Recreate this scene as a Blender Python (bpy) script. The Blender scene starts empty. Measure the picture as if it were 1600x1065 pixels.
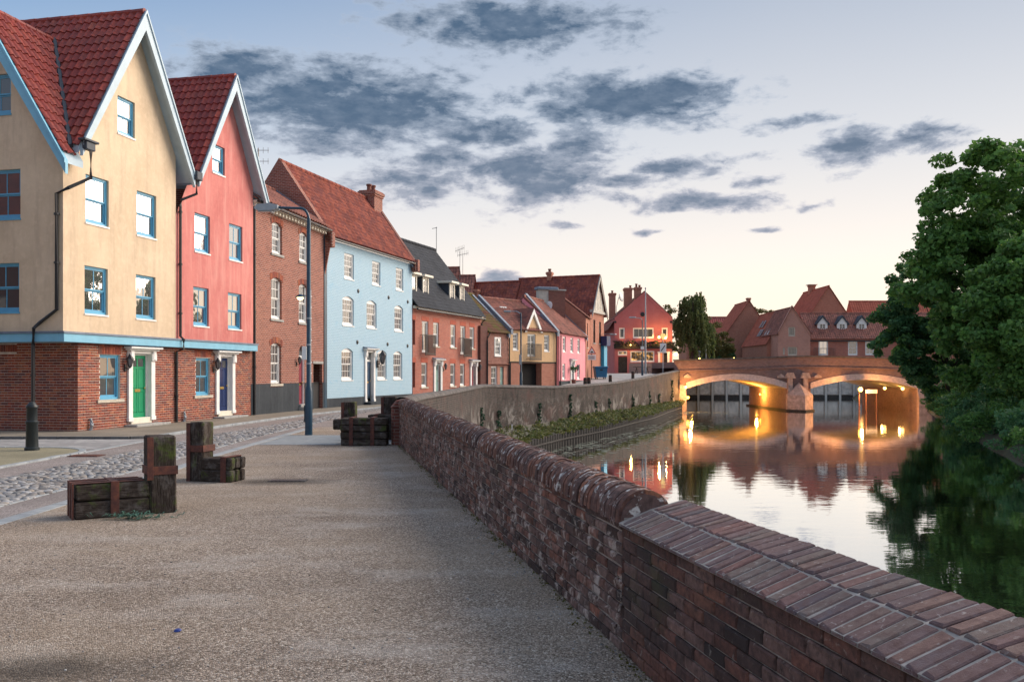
import bpy, bmesh, math, random
import numpy as np
R = math.radians
random.seed(7)
NPR = np.random.RandomState(11)
SC = bpy.context.scene
COL = SC.collection

# ------------------------------------------------------------------ camera
cam_data = bpy.data.cameras.new('camera')
cam = bpy.data.objects.new('camera', cam_data); COL.objects.link(cam)
cam.location = (0, 0, 1.65); cam.rotation_euler = (R(90), 0, 0)
cam_data.sensor_width = 36; cam_data.lens = 31.5
cam_data.shift_y = 50.5 / 1600
cam_data.clip_start = 0.05; cam_data.clip_end = 4000
SC.camera = cam
SC.view_settings.view_transform = 'Standard'; SC.view_settings.look = 'None'
SC.view_settings.exposure = 0.58; SC.view_settings.gamma = 1
SC.cycles.use_denoising = True
SC.cycles.max_bounces = 6
SC.cycles.diffuse_bounces = 3
SC.cycles.glossy_bounces = 3
SC.cycles.transparent_max_bounces = 6
SC.cycles.sample_clamp_indirect = 4

# ------------------------------------------------------------------ node helpers
class NT:
    def __init__(s, tree): s.t = tree; s.n = tree.nodes; s.l = tree.links
    def add(s, typ, **kw):
        nd = s.n.new(typ)
        for k, v in kw.items(): setattr(nd, k, v)
        return nd
    def put(s, nd, key, val):
        if val is None: return
        if isinstance(val, bpy.types.NodeSocket): s.l.new(val, nd.inputs[key])
        else:
            if isinstance(val, tuple) and len(val) == 3 and nd.inputs[key].type == 'RGBA': val = (*val, 1)
            nd.inputs[key].default_value = val
    def math(s, op, a, b=None, c=None, clamp=False):
        nd = s.add('ShaderNodeMath', operation=op); nd.use_clamp = clamp
        s.put(nd, 0, a); s.put(nd, 1, b); s.put(nd, 2, c)
        return nd.outputs[0]
    def mix(s, fac, a, b, blend='MIX'):
        nd = s.add('ShaderNodeMix', data_type='RGBA', blend_type=blend)
        s.put(nd, 0, fac); s.put(nd, 6, a); s.put(nd, 7, b)
        return nd.outputs[2]
    def ramp(s, fac, stops, interp='LINEAR'):
        nd = s.add('ShaderNodeValToRGB'); cr = nd.color_ramp; cr.interpolation = interp
        while len(cr.elements) < len(stops): cr.elements.new(0.5)
        for e, (p, c) in zip(cr.elements, stops):
            e.position = p; e.color = (*c, 1) if len(c) == 3 else c
        s.put(nd, 0, fac); return nd.outputs[0]
    def noise(s, vec, scale, detail=4, rough=0.55, dist=0.0, out=0):
        nd = s.add('ShaderNodeTexNoise'); s.put(nd, 'Vector', vec); s.put(nd, 'Scale', scale)
        s.put(nd, 'Detail', float(detail)); s.put(nd, 'Roughness', rough); s.put(nd, 'Distortion', dist)
        return nd.outputs[out]
    def voro(s, vec, scale, feature='F1', out='Color', rnd=1.0):
        nd = s.add('ShaderNodeTexVoronoi', feature=feature); s.put(nd, 'Vector', vec); s.put(nd, 'Scale', scale)
        s.put(nd, 'Randomness', rnd)
        return nd.outputs[out]
    def maprange(s, v, a, b, c=0.0, d=1.0):
        nd = s.add('ShaderNodeMapRange'); s.put(nd, 0, v)
        for i, x in enumerate((a, b, c, d)): nd.inputs[i + 1].default_value = x
        return nd.outputs[0]
    def scale(s, vec, sc):
        nd = s.add('ShaderNodeVectorMath', operation='MULTIPLY'); s.put(nd, 0, vec); s.put(nd, 1, sc); return nd.outputs[0]
    def bump(s, h, strength=0.3, dist=0.01, normal=None):
        nd = s.add('ShaderNodeBump'); s.put(nd, 'Height', h); s.put(nd, 'Strength', strength); s.put(nd, 'Distance', dist)
        if normal is not None: s.put(nd, 'Normal', normal)
        return nd.outputs[0]

# ------------------------------------------------------------------ sky
SUN_AZ, SUN_EL = 64.0, 27.0        # azimuth to the right of +Y, elevation
world = bpy.data.worlds.new('World'); SC.world = world; world.use_nodes = True
w = NT(world.node_tree); w.n.clear()
out = w.add('ShaderNodeOutputWorld'); bg = w.add('ShaderNodeBackground')
w.l.new(bg.outputs[0], out.inputs[0])
sky = w.add('ShaderNodeTexSky', sky_type='NISHITA'); sky.sun_disc = False
sky.sun_elevation = R(4); sky.sun_rotation = R(SUN_AZ); sky.air_density = 1.0; sky.dust_density = 1.5
dirn = w.add('ShaderNodeTexCoord').outputs['Generated']
sep = w.add('ShaderNodeSeparateXYZ'); w.l.new(dirn, sep.inputs[0])
az = w.math('ARCTAN2', sep.outputs[0], sep.outputs[1])        # radians, right positive
el = w.math('ARCSINE', sep.outputs[2])
eld = w.math('MULTIPLY', el, 180 / math.pi)
# clear sky: pale warm band at the horizon, lavender then blue overhead, bluer away from the sunset
fac = w.maprange(eld, 0, 60)
warm = w.ramp(fac, [(0.0, (0.98, 0.74, 0.52)), (0.05, (0.92, 0.76, 0.61)), (0.12, (0.76, 0.69, 0.64)), (0.23, (0.55, 0.555, 0.585)),
                    (0.37, (0.35, 0.395, 0.48)), (0.6, (0.36, 0.42, 0.54)), (1.0, (0.36, 0.44, 0.58))])
cool = w.ramp(fac, [(0.0, (0.86, 0.70, 0.57)), (0.07, (0.76, 0.68, 0.62)), (0.16, (0.56, 0.585, 0.63)), (0.26, (0.33, 0.43, 0.57)),
                    (0.37, (0.135, 0.26, 0.46)), (0.6, (0.28, 0.38, 0.56)), (1.0, (0.36, 0.44, 0.58))])
azw = w.maprange(w.math('COSINE', w.math('SUBTRACT', az, R(32))), 0.45, 0.97)
clear = w.mix(azw, cool, warm)
clear = w.mix(0.12, clear, w.scale(sky.outputs[0], (0.12, 0.12, 0.12)))
# clouds: banks at their own bearings (azimuth, elevation), edges torn by noise
def px_dir(x, y):
    dx, dz = (x - 800) / 1400, (583 - y) / 1400
    return math.atan2(dx, 1), math.atan2(dz, math.hypot(dx, 1))
banks = [(800, 40, 215, 55, 1.25), (640, 30, 80, 34, .7), (540, 165, 235, 75, 1.35), (390, 110, 150, 42, 1.1), (480, 215, 150, 36, 1.0), (985, 158, 190, 48, 1.35), (900, 140, 90, 26, .9),
         (745, 205, 105, 34, 1.2), (835, 275, 130, 60, 1.25), (640, 280, 130, 44, 1.0), (905, 228, 85, 36, 1.1), (700, 250, 100, 32, .9),
         (1340, 228, 72, 44, 1.05), (1450, 210, 75, 26, .9), (1245, 190, 95, 20, .75), (1060, 262, 95, 27, 1.05), (1090, 312, 140, 19, 1.05),
         (985, 280, 70, 16, 1.0), (1170, 276, 70, 14, .85), (940, 308, 70, 18, .85), (880, 356, 36, 7, .9), (1030, 356, 38, 6, .8), (1180, 358, 42, 7, .9), (1270, 315, 36, 10, .75),
         (1185, 243, 45, 11, .8), (775, 440, 40, 15, 1.3),
         (-500, 60, 420, 60, .9), (2400, 130, 400, 60, .8)]
comb = w.add('ShaderNodeCombineXYZ'); w.l.new(az, comb.inputs[0]); w.l.new(w.math('MULTIPLY', el, 2.3), comb.inputs[1])
warp = w.noise(comb.outputs[0], 9.0, 3, 0.6, out=1)
wsep = w.add('ShaderNodeSeparateXYZ'); w.l.new(warp, wsep.inputs[0])
az2 = w.math('ADD', az, w.math('MULTIPLY', w.math('SUBTRACT', wsep.outputs[0], 0.5), 0.09))
el2 = w.math('ADD', el, w.math('MULTIPLY', w.math('SUBTRACT', wsep.outputs[1], 0.5), 0.035))
total = None
for (x, y, rx, ry, st) in banks:
    a0, e0 = px_dir(x, y)
    a1, _ = px_dir(x + rx, y) ; _, e1 = px_dir(x, y - ry)
    ra, re = max(a1 - a0, .004), max(e1 - e0, .003)
    u = w.math('MULTIPLY', w.math('SUBTRACT', az2, a0), 1 / ra)
    v = w.math('MULTIPLY', w.math('SUBTRACT', el2, e0), 1 / re)
    d = w.math('ADD', w.math('MULTIPLY', u, u), w.math('MULTIPLY', v, v))
    b = w.math('MULTIPLY', w.math('POWER', 2.2, w.math('MULTIPLY', d, -1.1)), st)
    total = b if total is None else w.math('MAXIMUM', total, b)
n1 = w.noise(comb.outputs[0], 18.0, 9, 0.66, 0.3)
n2 = w.noise(comb.outputs[0], 42.0, 5, 0.6)
body = w.math('ADD', total, w.math('MULTIPLY', w.math('SUBTRACT', n1, 0.5), 1.9))
body = w.math('ADD', body, w.math('MULTIPLY', w.math('SUBTRACT', n2, 0.5), 0.85))
mask = w.maprange(body, 0.40, 0.80)
mask = w.math('MULTIPLY', mask, w.maprange(total, 0.10, 0.35))
dens = w.math('MULTIPLY', w.maprange(body, 0.45, 1.15), w.maprange(n2, 0.25, 0.62, 0.78, 1.0))
low = w.maprange(eld, 4, 16)
ccol = w.mix(dens, w.mix(low, (0.56, 0.50, 0.52), (0.33, 0.38, 0.46)), w.mix(low, (0.17, 0.21, 0.28), (0.045, 0.085, 0.145)))
final = w.mix(w.math('MULTIPLY', mask, 0.93), clear, ccol)
w.l.new(final, bg.inputs[0]); bg.inputs[1].default_value = 1.0

sun_d = bpy.data.lights.new('sun', 'SUN'); sun_d.energy = 3.9; sun_d.angle = R(55); sun_d.color = (1.0, 0.86, 0.72)
sun = bpy.data.objects.new('sun', sun_d); COL.objects.link(sun)
sun.rotation_euler = (R(90 - SUN_EL), 0, R(180 - SUN_AZ))
sun.location = (30, 40, 60)

# ------------------------------------------------------------------ mesh helpers
class MB:
    def __init__(s): s.v = []; s.f = []; s.uv = {}
    def vert(s, p): s.v.append(tuple(p)); return len(s.v) - 1
    def poly(s, pts, uv=None):
        i = len(s.v); s.v.extend(tuple(p) for p in pts); s.f.append(tuple(range(i, i + len(pts))))
        if uv: s.uv[len(s.f) - 1] = uv
    def box(s, x0, x1, y0, y1, z0, z1, skip=''):
        i = len(s.v)
        s.v += [(x0, y0, z0), (x1, y0, z0), (x1, y1, z0), (x0, y1, z0), (x0, y0, z1), (x1, y0, z1), (x1, y1, z1), (x0, y1, z1)]
        for k, q in (('b', (0, 3, 2, 1)), ('t', (4, 5, 6, 7)), ('f', (0, 1, 5, 4)), ('k', (2, 3, 7, 6)), ('l', (3, 0, 4, 7)), ('r', (1, 2, 6, 5))):
            if k not in skip: s.f.append(tuple(i + a for a in q))
        return s
    def cbox(s, x0, x1, y0, y1, z0, z1, c=0.01, jit=0.0):
        """chamfered box"""
        cx, cy, cz = (x0 + x1) / 2, (y0 + y1) / 2, (z0 + z1) / 2
        hx, hy, hz = (x1 - x0) / 2, (y1 - y0) / 2, (z1 - z0) / 2
        c = min(c, hx * .8, hy * .8, hz * .8)
        idx = {}
        for sx in (-1, 1):
            for sy in (-1, 1):
                for sz in (-1, 1):
                    jx, jy, jz = (random.uniform(-jit, jit) for _ in range(3))
                    for a in range(3):
                        p = [cx + sx * (hx - (0 if a == 0 else c)) + jx, cy + sy * (hy - (0 if a == 1 else c)) + jy, cz + sz * (hz - (0 if a == 2 else c)) + jz]
                        idx[sx, sy, sz, a] = s.vert(p)
        def q(l): s.f.append(tuple(idx[k] for k in l))
        for d in (-1, 1):
            o = [(-1, -1), (1, -1), (1, 1), (-1, 1)]
            if d < 0: o = o[::-1]
            q([(d, a, b, 0) for a, b in o]); q([(a, b, d, 2) for a, b in o]); q([(b, d, a, 1) for a, b in o])
        for a in (-1, 1):
            for b in (-1, 1):
                l = [(-1, a, b, 1), (1, a, b, 1), (1, a, b, 2), (-1, a, b, 2)]; q(l if a * b < 0 else l[::-1])
                l = [(a, b, -1, 0), (a, b, 1, 0), (a, b, 1, 1), (a, b, -1, 1)]; q(l if a * b < 0 else l[::-1])
                l = [(b, -1, a, 2), (b, 1, a, 2), (b, 1, a, 0), (b, -1, a, 0)]; q(l if a * b < 0 else l[::-1])
                for e in (-1, 1):
                    l = [(a, b, e, 0), (a, b, e, 1), (a, b, e, 2)]; q(l if a * b * e > 0 else l[::-1])
        return s
    def tube(s, pts, rad, seg=8, cap=True):
        pts = [np.array(p, float) for p in pts]
        if not hasattr(rad, '__len__'): rad = [rad] * len(pts)
        rings = []
        up = np.array((0, 0, 1.0))
        for i, p in enumerate(pts):
            t = pts[min(i + 1, len(pts) - 1)] - pts[max(i - 1, 0)]
            t = t / (np.linalg.norm(t) + 1e-9)
            a = np.cross(t, up)
            if np.linalg.norm(a) < .15: a = np.cross(t, (1.0, 0, 0))
            a /= np.linalg.norm(a); b = np.cross(t, a)
            base = len(s.v)
            for k in range(seg):
                an = 2 * math.pi * k / seg
                s.v.append(tuple(p + rad[i] * (math.cos(an) * a + math.sin(an) * b)))
            rings.append(base)
        for r0, r1 in zip(rings, rings[1:]):
            for k in range(seg):
                k2 = (k + 1) % seg
                s.f.append((r0 + k, r0 + k2, r1 + k2, r1 + k))
        if cap:
            s.f.append(tuple(rings[0] + k for k in range(seg))[::-1]); s.f.append(tuple(rings[-1] + k for k in range(seg)))
        return s
    def lathe(s, prof, seg=16, c=(0, 0, 0)):
        """prof: list of (r, z), bottom to top"""
        rings = []
        for r, z in prof:
            b = len(s.v)
            for k in range(seg):
                a = 2 * math.pi * k / seg
                s.v.append((c[0] + r * math.cos(a), c[1] + r * math.sin(a), c[2] + z))
            rings.append(b)
        for r0, r1 in zip(rings, rings[1:]):
            for k in range(seg):
                k2 = (k + 1) % seg
                s.f.append((r0 + k, r0 + k2, r1 + k2, r1 + k))
        s.f.append(tuple(rings[0] + k for k in range(seg))[::-1]); s.f.append(tuple(rings[-1] + k for k in range(seg)))
        return s
    def prism(s, pts, axis, a, b):
        """2D polygon pts extruded along axis ('x','y','z') from a to b"""
        def mk(p, t): return {'x': (t, p[0], p[1]), 'y': (p[0], t, p[1]), 'z': (p[0], p[1], t)}[axis]
        n = len(pts); i = len(s.v)
        s.v += [mk(p, a) for p in pts] + [mk(p, b) for p in pts]
        area = sum(pts[k][0] * pts[(k + 1) % n][1] - pts[(k + 1) % n][0] * pts[k][1] for k in range(n))
        flip = (area < 0) ^ (b < a) ^ (axis == 'y')
        A = tuple(range(i, i + n)); B = tuple(range(i + n, i + 2 * n))
        s.f.append(A if flip else A[::-1]); s.f.append(B[::-1] if flip else B)
        for k in range(n):
            k2 = (k + 1) % n; q = (i + k, i + k2, i + n + k2, i + n + k)
            s.f.append(q[::-1] if flip else q)
        return s
    def mesh(s, name, mat=None, smooth=False):
        me = bpy.data.meshes.new(name); me.from_pydata(s.v, [], s.f)
        if mat: me.materials.append(mat)
        if s.uv:
            ul = me.uv_layers.new(name='UVMap'); 
            for fi, uv in s.uv.items():
                for li, c in zip(me.polygons[fi].loop_indices, uv): ul.data[li].uv = c
        if smooth:
            me.polygons.foreach_set('use_smooth', [True] * len(me.polygons))
            try: me.set_sharp_from_angle(angle=R(40))
            except Exception: pass
        me.update(); return me
    def build(s, name, mat, parent=None, smooth=False, kind=None):
        return link(name, s.mesh(name, mat, smooth), parent, kind)

def link(name, me, parent=None, kind=None):
    o = bpy.data.objects.new(name, me); COL.objects.link(o)
    if parent is not None: o.parent = parent
    if kind: o['kind'] = kind
    return o
def tag(o, label, cat, group=None):
    o['label'] = label; o['category'] = cat
    if group: o['group'] = group
    return o
def thing(name, label, cat, loc=(0, 0, 0), rz=0.0, group=None):
    o = bpy.data.objects.new(name, None); COL.objects.link(o)
    o.location = loc; o.rotation_euler = (0, 0, rz); o.empty_display_size = .2
    return tag(o, label, cat, group)
def struct(o): o['kind'] = 'structure'; return o
def np_mesh(name, verts, faces_n, mat, smooth=False):
    """verts (N*k,3) array, each k consecutive verts one face"""
    k = faces_n; n = len(verts) // k
    me = bpy.data.meshes.new(name)
    me.vertices.add(len(verts)); me.vertices.foreach_set('co', np.asarray(verts, np.float32).ravel())
    me.loops.add(n * k); me.loops.foreach_set('vertex_index', np.arange(n * k, dtype=np.int32))
    me.polygons.add(n); me.polygons.foreach_set('loop_start', np.arange(0, n * k, k, dtype=np.int32))
    me.materials.append(mat); me.update(calc_edges=True); me.validate()
    return me

# ------------------------------------------------------------------ materials
MATS = {}
def newmat(name):
    m = bpy.data.materials.new(name); m.use_nodes = True
    t = NT(m.node_tree); p = m.node_tree.nodes['Principled BSDF']; MATS[name] = m
    return m, t, p
def obj_co(t): return t.add('ShaderNodeTexCoord').outputs['Object']
def plain(name, col, rough=.6, var=.12, scale=6, bump=.15, bdist=.004, metallic=0.0, spec=.4, fine=60):
    m, t, p = newmat(name); co = obj_co(t)
    n = t.noise(co, scale, 5); f = t.noise(co, fine, 3)
    dark = tuple(c * (1 - var * 1.6) for c in col); lite = tuple(min(1, c * (1 + var)) for c in col)
    c = t.mix(t.maprange(n, .3, .7), dark, lite)
    t.put(p, 'Base Color', c); t.put(p, 'Roughness', rough); t.put(p, 'Metallic', metallic); t.put(p, 'Specular IOR Level', spec)
    if bump: t.put(p, 'Normal', t.bump(t.math('ADD', t.math('MULTIPLY', n, .5), f), bump, bdist))
    return m
def stucco(name, col, dark, streak):
    m, t, p = newmat(name); co = obj_co(t)
    big = t.noise(co, .9, 5, .6); st = t.noise(t.scale(co, (3.0, 3.0, .35)), 1.6, 6, .65); fi = t.noise(co, 45, 4, .7); mid = t.noise(co, 6, 5, .65)
    c = t.mix(t.maprange(big, .35, .7), col, dark)
    c = t.mix(t.math('MULTIPLY', t.maprange(st, .48, .72), .6), c, streak)
    c = t.mix(t.math('MULTIPLY', t.maprange(mid, .48, .75), .45), c, tuple(min(1, x * 1.15) for x in col))
    t.put(p, 'Base Color', c); t.put(p, 'Roughness', .9); t.put(p, 'Specular IOR Level', .15)
    t.put(p, 'Normal', t.bump(t.math('ADD', t.math('MULTIPLY', mid, 1.2), fi), .35, .012))
    return m
def brickmat(name, cols, mortar, use_uv=False, bump=.6, grime=(.1, .08, .07), grime_amt=.4, bw=.225, rh=.075, ms=.011, patch=None):
    m, t, p = newmat(name)
    if use_uv: vec = t.add('ShaderNodeTexCoord').outputs['UV']
    else:
        s3 = t.add('ShaderNodeSeparateXYZ'); t.l.new(obj_co(t), s3.inputs[0]); cb = t.add('ShaderNodeCombineXYZ')
        t.l.new(t.math('ADD', s3.outputs[0], s3.outputs[1]), cb.inputs[0]); t.l.new(s3.outputs[2], cb.inputs[1]); vec = cb.outputs[0]
    co = vec if use_uv else obj_co(t)
    br = t.add('ShaderNodeTexBrick'); t.put(br, 'Vector', vec)
    br.inputs['Scale'].default_value = 1; br.inputs['Brick Width'].default_value = bw; br.inputs['Row Height'].default_value = rh
    br.inputs['Mortar Size'].default_value = ms; br.inputs['Mortar Smooth'].default_value = .2; br.inputs['Bias'].default_value = 0
    br.inputs['Color1'].default_value = (0, 0, 0, 1); br.inputs['Color2'].default_value = (1, 1, 1, 1); br.inputs['Mortar'].default_value = (.5, .5, .5, 1)
    k = len(cols); c = t.ramp(br.outputs[0], [(i / (k - 1), x) for i, x in enumerate(cols)])
    n = t.noise(co, 1.3, 6, .65); f = t.noise(co, 30, 4, .7)
    c = t.mix(br.outputs[1], c, mortar)
    c = t.mix(t.math('MULTIPLY', t.maprange(n, .48, .72), grime_amt), c, grime)
    if patch:
        n3 = t.noise(co, 2.2, 6, .7, .5); c = t.mix(t.math('MULTIPLY', t.maprange(n3, .55, .66), patch[1]), c, patch[0])
    c = t.mix(t.math('MULTIPLY', f, .35), c, tuple(x * .55 for x in cols[0]))
    t.put(p, 'Base Color', c); t.put(p, 'Roughness', .88); t.put(p, 'Specular IOR Level', .2)
    h = t.math('ADD', t.math('MULTIPLY', t.math('SUBTRACT', 1.0, br.outputs[1]), 1.0), t.math('MULTIPLY', f, .4))
    t.put(p, 'Normal', t.bump(h, bump, .008))
    return m
def piece(name, cols, rough=.85, lichen=None, moss=None, bump=.4, scale=14, spec=.25, grime=None):
    """loose pieces (bricks, tiles, cobbles): colour per object and per island"""
    m, t, p = newmat(name)
    rn = t.add('ShaderNodeObjectInfo').outputs['Random']; ri = t.add('ShaderNodeNewGeometry')
    r = t.math('FRACT', t.math('ADD', rn, ri.outputs['Random Per Island']))
    k = len(cols); c = t.ramp(r, [(i / (k - 1), x) for i, x in enumerate(cols)])
    gp = ri.outputs['Position']
    n = t.noise(gp, scale, 6, .65); f = t.noise(gp, scale * 7, 4, .7); b = t.noise(gp, 1.1, 5, .6)
    c = t.mix(t.maprange(n, .35, .75), c, tuple(x * .45 for x in cols[len(cols) // 2]))
    if grime: c = t.mix(t.math('MULTIPLY', t.maprange(b, .42, .68), grime[1]), c, grime[0])
    if lichen:
        l = t.noise(gp, lichen[2], 5, .7, .6); c = t.mix(t.math('MULTIPLY', t.maprange(l, lichen[3], lichen[3] + .08), lichen[1]), c, lichen[0])
    if moss:
        l = t.noise(gp, moss[2], 5, .65, .3); c = t.mix(t.math('MULTIPLY', t.maprange(l, moss[3], moss[3] + .15), moss[1]), c, moss[0])
    t.put(p, 'Base Color', c); t.put(p, 'Roughness', rough); t.put(p, 'Specular IOR Level', spec)
    t.put(p, 'Normal', t.bump(t.math('ADD', n, t.math('MULTIPLY', f, .6)), bump, .006))
    return m
def glassmat(name, base=(.02, .025, .03), refl=.42, rough=.02, emit=None, es=1.0):
    m, t, p = newmat(name)
    t.put(p, 'Base Color', base); t.put(p, 'Roughness', .35)
    if emit: t.put(p, 'Emission Color', emit); t.put(p, 'Emission Strength', es)
    gl = t.add('ShaderNodeBsdfGlossy'); gl.inputs['Color'].default_value = (1, 1, 1, 1); gl.inputs['Roughness'].default_value = rough
    co = obj_co(t)
    gl_n = t.bump(t.noise(co, 1.6, 2), .06, .05); t.put(gl, 'Normal', gl_n)
    fr = t.add('ShaderNodeFresnel'); fr.inputs[0].default_value = 1.5
    ms = t.add('ShaderNodeMixShader'); t.put(ms, 0, t.maprange(fr.outputs[0], 0, 1, refl, 1.0))
    t.l.new(p.outputs[0], ms.inputs[1]); t.l.new(gl.outputs[0], ms.inputs[2])
    o = m.node_tree.nodes['Material Output']; t.l.new(ms.outputs[0], o.inputs[0])
    return m
def leafmat(name, cols, trans=.38):
    m, t, p = newmat(name)
    g = t.add('ShaderNodeNewGeometry'); c = t.ramp(g.outputs['Random Per Island'], [(i / (len(cols) - 1), x) for i, x in enumerate(cols)])
    n = t.noise(g.outputs['Position'], .55, 3); c = t.mix(t.math('MULTIPLY', t.maprange(n, .4, .7), .5), c, tuple(x * .6 for x in cols[0]))
    t.put(p, 'Base Color', c); t.put(p, 'Roughness', .6); t.put(p, 'Specular IOR Level', .25)
    tr = t.add('ShaderNodeBsdfTranslucent'); t.l.new(c, tr.inputs[0])
    ms = t.add('ShaderNodeMixShader'); ms.inputs[0].default_value = trans
    t.l.new(p.outputs[0], ms.inputs[1]); t.l.new(tr.outputs[0], ms.inputs[2]); t.l.new(ms.outputs[0], m.node_tree.nodes['Material Output'].inputs[0])
    return m
def emitmat(name, col, st):
    m, t, p = newmat(name); t.put(p, 'Base Color', (.1, .1, .1)); t.put(p, 'Emission Color', col); t.put(p, 'Emission Strength', st); return m

stucco('cream_render', (.67, .53, .375), (.56, .43, .295), (.46, .35, .255))
stucco('coral_render', (.58, .215, .19), (.48, .155, .14), (.66, .35, .305))
stucco('buff_render', (.70, .46, .26), (.62, .40, .22), (.54, .36, .22))
stucco('pink_render', (.75, .30, .33), (.66, .24, .28), (.72, .36, .36))
stucco('pub_render', (.48, .15, .145), (.42, .125, .12), (.46, .18, .165))
stucco('black_plinth', (.055, .062, .07), (.04, .045, .052), (.085, .095, .10))
RB = [(.17, .035, .025), (.28, .06, .035), (.36, .09, .045), (.24, .05, .035), (.13, .05, .045)]
plain('mortar_back', (.62, .54, .47), .95, .15, 8, .2)
piece('red_brick', [(.17, .055, .045), (.34, .085, .05), (.46, .14, .07), (.40, .10, .055), (.27, .07, .05), (.16, .085, .08), (.48, .18, .085), (.30, .08, .06)], bump=.3, grime=((.16, .08, .065), .2))
brickmat('old_red_brick', [(.20, .055, .04), (.30, .09, .06), (.36, .12, .08), (.24, .07, .05)], (.40, .31, .26), ms=.012, grime=(.18, .09, .07), grime_amt=.35)
brickmat('terrace_brick', [(.36, .095, .065), (.44, .13, .085), (.48, .16, .105), (.36, .13, .105)], (.50, .34, .28), ms=.009, grime=(.30, .13, .10), grime_amt=.4)
brickmat('soft_brick', [(.46, .20, .145), (.54, .25, .18), (.44, .21, .165)], (.55, .38, .31), ms=.009, grime=(.25, .12, .10))
brickmat('brown_brick', [(.36, .13, .085), (.44, .17, .11), (.48, .20, .13)], (.48, .30, .23), ms=.010, grime=(.2, .10, .08), grime_amt=.3)
brickmat('dark_brick', [(.14, .05, .04), (.19, .065, .05), (.22, .08, .06)], (.22, .16, .14), ms=.010)
brickmat('blue_painted_brick', [(.40, .565, .66), (.46, .61, .70), (.43, .58, .68)], (.34, .50, .61), ms=.012, grime=(.42, .58, .66), grime_amt=.5, patch=((.30, .52, .68), .5))
qm = brickmat('quay_brick', [(.028, .021, .02), (.06, .04, .036), (.10, .063, .054), (.042, .034, .032)], (.10, .09, .082), use_uv=True, ms=.018, grime=(.03, .027, .026), grime_amt=.85)
_t = NT(qm.node_tree); _p = qm.node_tree.nodes['Principled BSDF']; _c = _p.inputs['Base Color'].links[0].from_socket; _uv = _t.add('ShaderNodeTexCoord').outputs['UV']
_sp = _t.add('ShaderNodeSeparateXYZ'); _t.l.new(_uv, _sp.inputs[0]); _lowf = _t.maprange(_sp.outputs[1], .35, -.6)
_c = _t.mix(_t.math('MULTIPLY', _t.math('MULTIPLY', _t.maprange(_t.noise(_uv, 1.1, 7, .72, .6), .50, .62), _lowf), .9), _c, (.27, .25, .23))
_c = _t.mix(_t.math('MULTIPLY', _t.maprange(_t.noise(_t.scale(_uv, (2.2, .32, 1)), 1.2, 5, .65), .55, .66), .8), _c, (.018, .018, .014))
_c = _t.mix(_t.math('MULTIPLY', _t.maprange(_t.noise(_uv, .6, 4, .6), .54, .68), .5), _c, (.12, .06, .052))
_t.put(_p, 'Base Color', _c)
brickmat('bridge_brick', [(0.173, 0.088, 0.076), (0.245, 0.124, 0.105), (0.302, 0.160, 0.130), (0.209, 0.116, 0.101)], (0.274, 0.216, 0.193), ms=.011, grime=(0.122, 0.096, 0.088), grime_amt=.5, patch=((0.302, 0.248, 0.227), .4))
piece('wall_brick', [(.040, .030, .030), (.15, .065, .05), (.23, .10, .075), (.10, .058, .052), (.27, .16, .135), (.06, .04, .038), (.19, .10, .085), (.028, .024, .025), (.25, .11, .075), (.13, .085, .08)],
      lichen=((.40, .35, .31), .45, 16, .62), grime=((.045, .038, .036), .5), bump=.9, scale=24, moss=((.08, .085, .03), .4, 2.2, .60))
piece('old_wall_brick', [(.042, .032, .031), (.19, .085, .065), (.28, .14, .11), (.11, .065, .058), (.33, .21, .18), (.07, .048, .045), (.24, .14, .12), (.03, .026, .026), (.30, .12, .08), (.30, .22, .20)],
      lichen=((.46, .39, .35), .75, 7, .545), grime=((.05, .04, .038), .45), bump=1.0, scale=20, moss=((.08, .085, .03), .3, 2.2, .62))
piece('coping_brick', [(.11, .085, .095), (.20, .125, .12), (.14, .105, .115), (.24, .12, .105), (.095, .085, .105), (.18, .15, .135), (.22, .13, .11)],
      lichen=((.40, .37, .35), .6, 30, .60), bump=.8, scale=26, grime=((.07, .055, .06), .4))
piece('old_coping', [(.11, .065, .06), (.20, .10, .08), (.30, .13, .085), (.08, .052, .05), (.20, .12, .105), (.14, .07, .06), (.36, .15, .085)],
      lichen=((.62, .60, .57), .85, 13, .565), bump=1.0, scale=20, grime=((.05, .04, .038), .4))
plain('wall_mortar', (.30, .26, .235), .95, .3, 9, .6, .01)
plain('pale_mortar', (.24, .225, .215), .95, .2, 14, .4, .006)
piece('red_tile', [(.25, .035, .025), (.34, .05, .033), (.41, .075, .045), (.30, .042, .032), (.22, .034, .03), (.36, .085, .05)], rough=.6, bump=.25, grime=((.15, .035, .03), .45), spec=.4)
def roofmat(name, cols, moss=None, rough=.85):
    m, t, p = newmat(name); co = obj_co(t)
    v = t.add('ShaderNodeSeparateColor'); t.l.new(t.voro(t.scale(co, (1, 1, 1)), 4.2, 'F1', 'Color'), v.inputs[0])
    k = len(cols); c = t.ramp(v.outputs[0], [(i / (k - 1), x) for i, x in enumerate(cols)])
    n = t.noise(co, 1.1, 6, .7); f = t.noise(co, 14, 5, .7)
    c = t.mix(t.math('MULTIPLY', t.maprange(n, .45, .68), .55), c, tuple(x * .45 for x in cols[0]))
    c = t.mix(t.math('MULTIPLY', t.maprange(f, .5, .75), .4), c, tuple(min(1, x * 1.5) for x in cols[-1]))
    if moss: c = t.mix(t.math('MULTIPLY', t.maprange(t.noise(co, moss[2], 5, .65, .3), moss[3], moss[3] + .15), moss[1]), c, moss[0])
    t.put(p, 'Base Color', c); t.put(p, 'Roughness', rough); t.put(p, 'Specular IOR Level', .15); t.put(p, 'Normal', t.bump(f, .4, .01))
    return m
roofmat('old_pantile', [(.17, .05, .04), (.26, .072, .05), (.33, .10, .065), (.16, .055, .05), (.24, .075, .06)])
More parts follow.
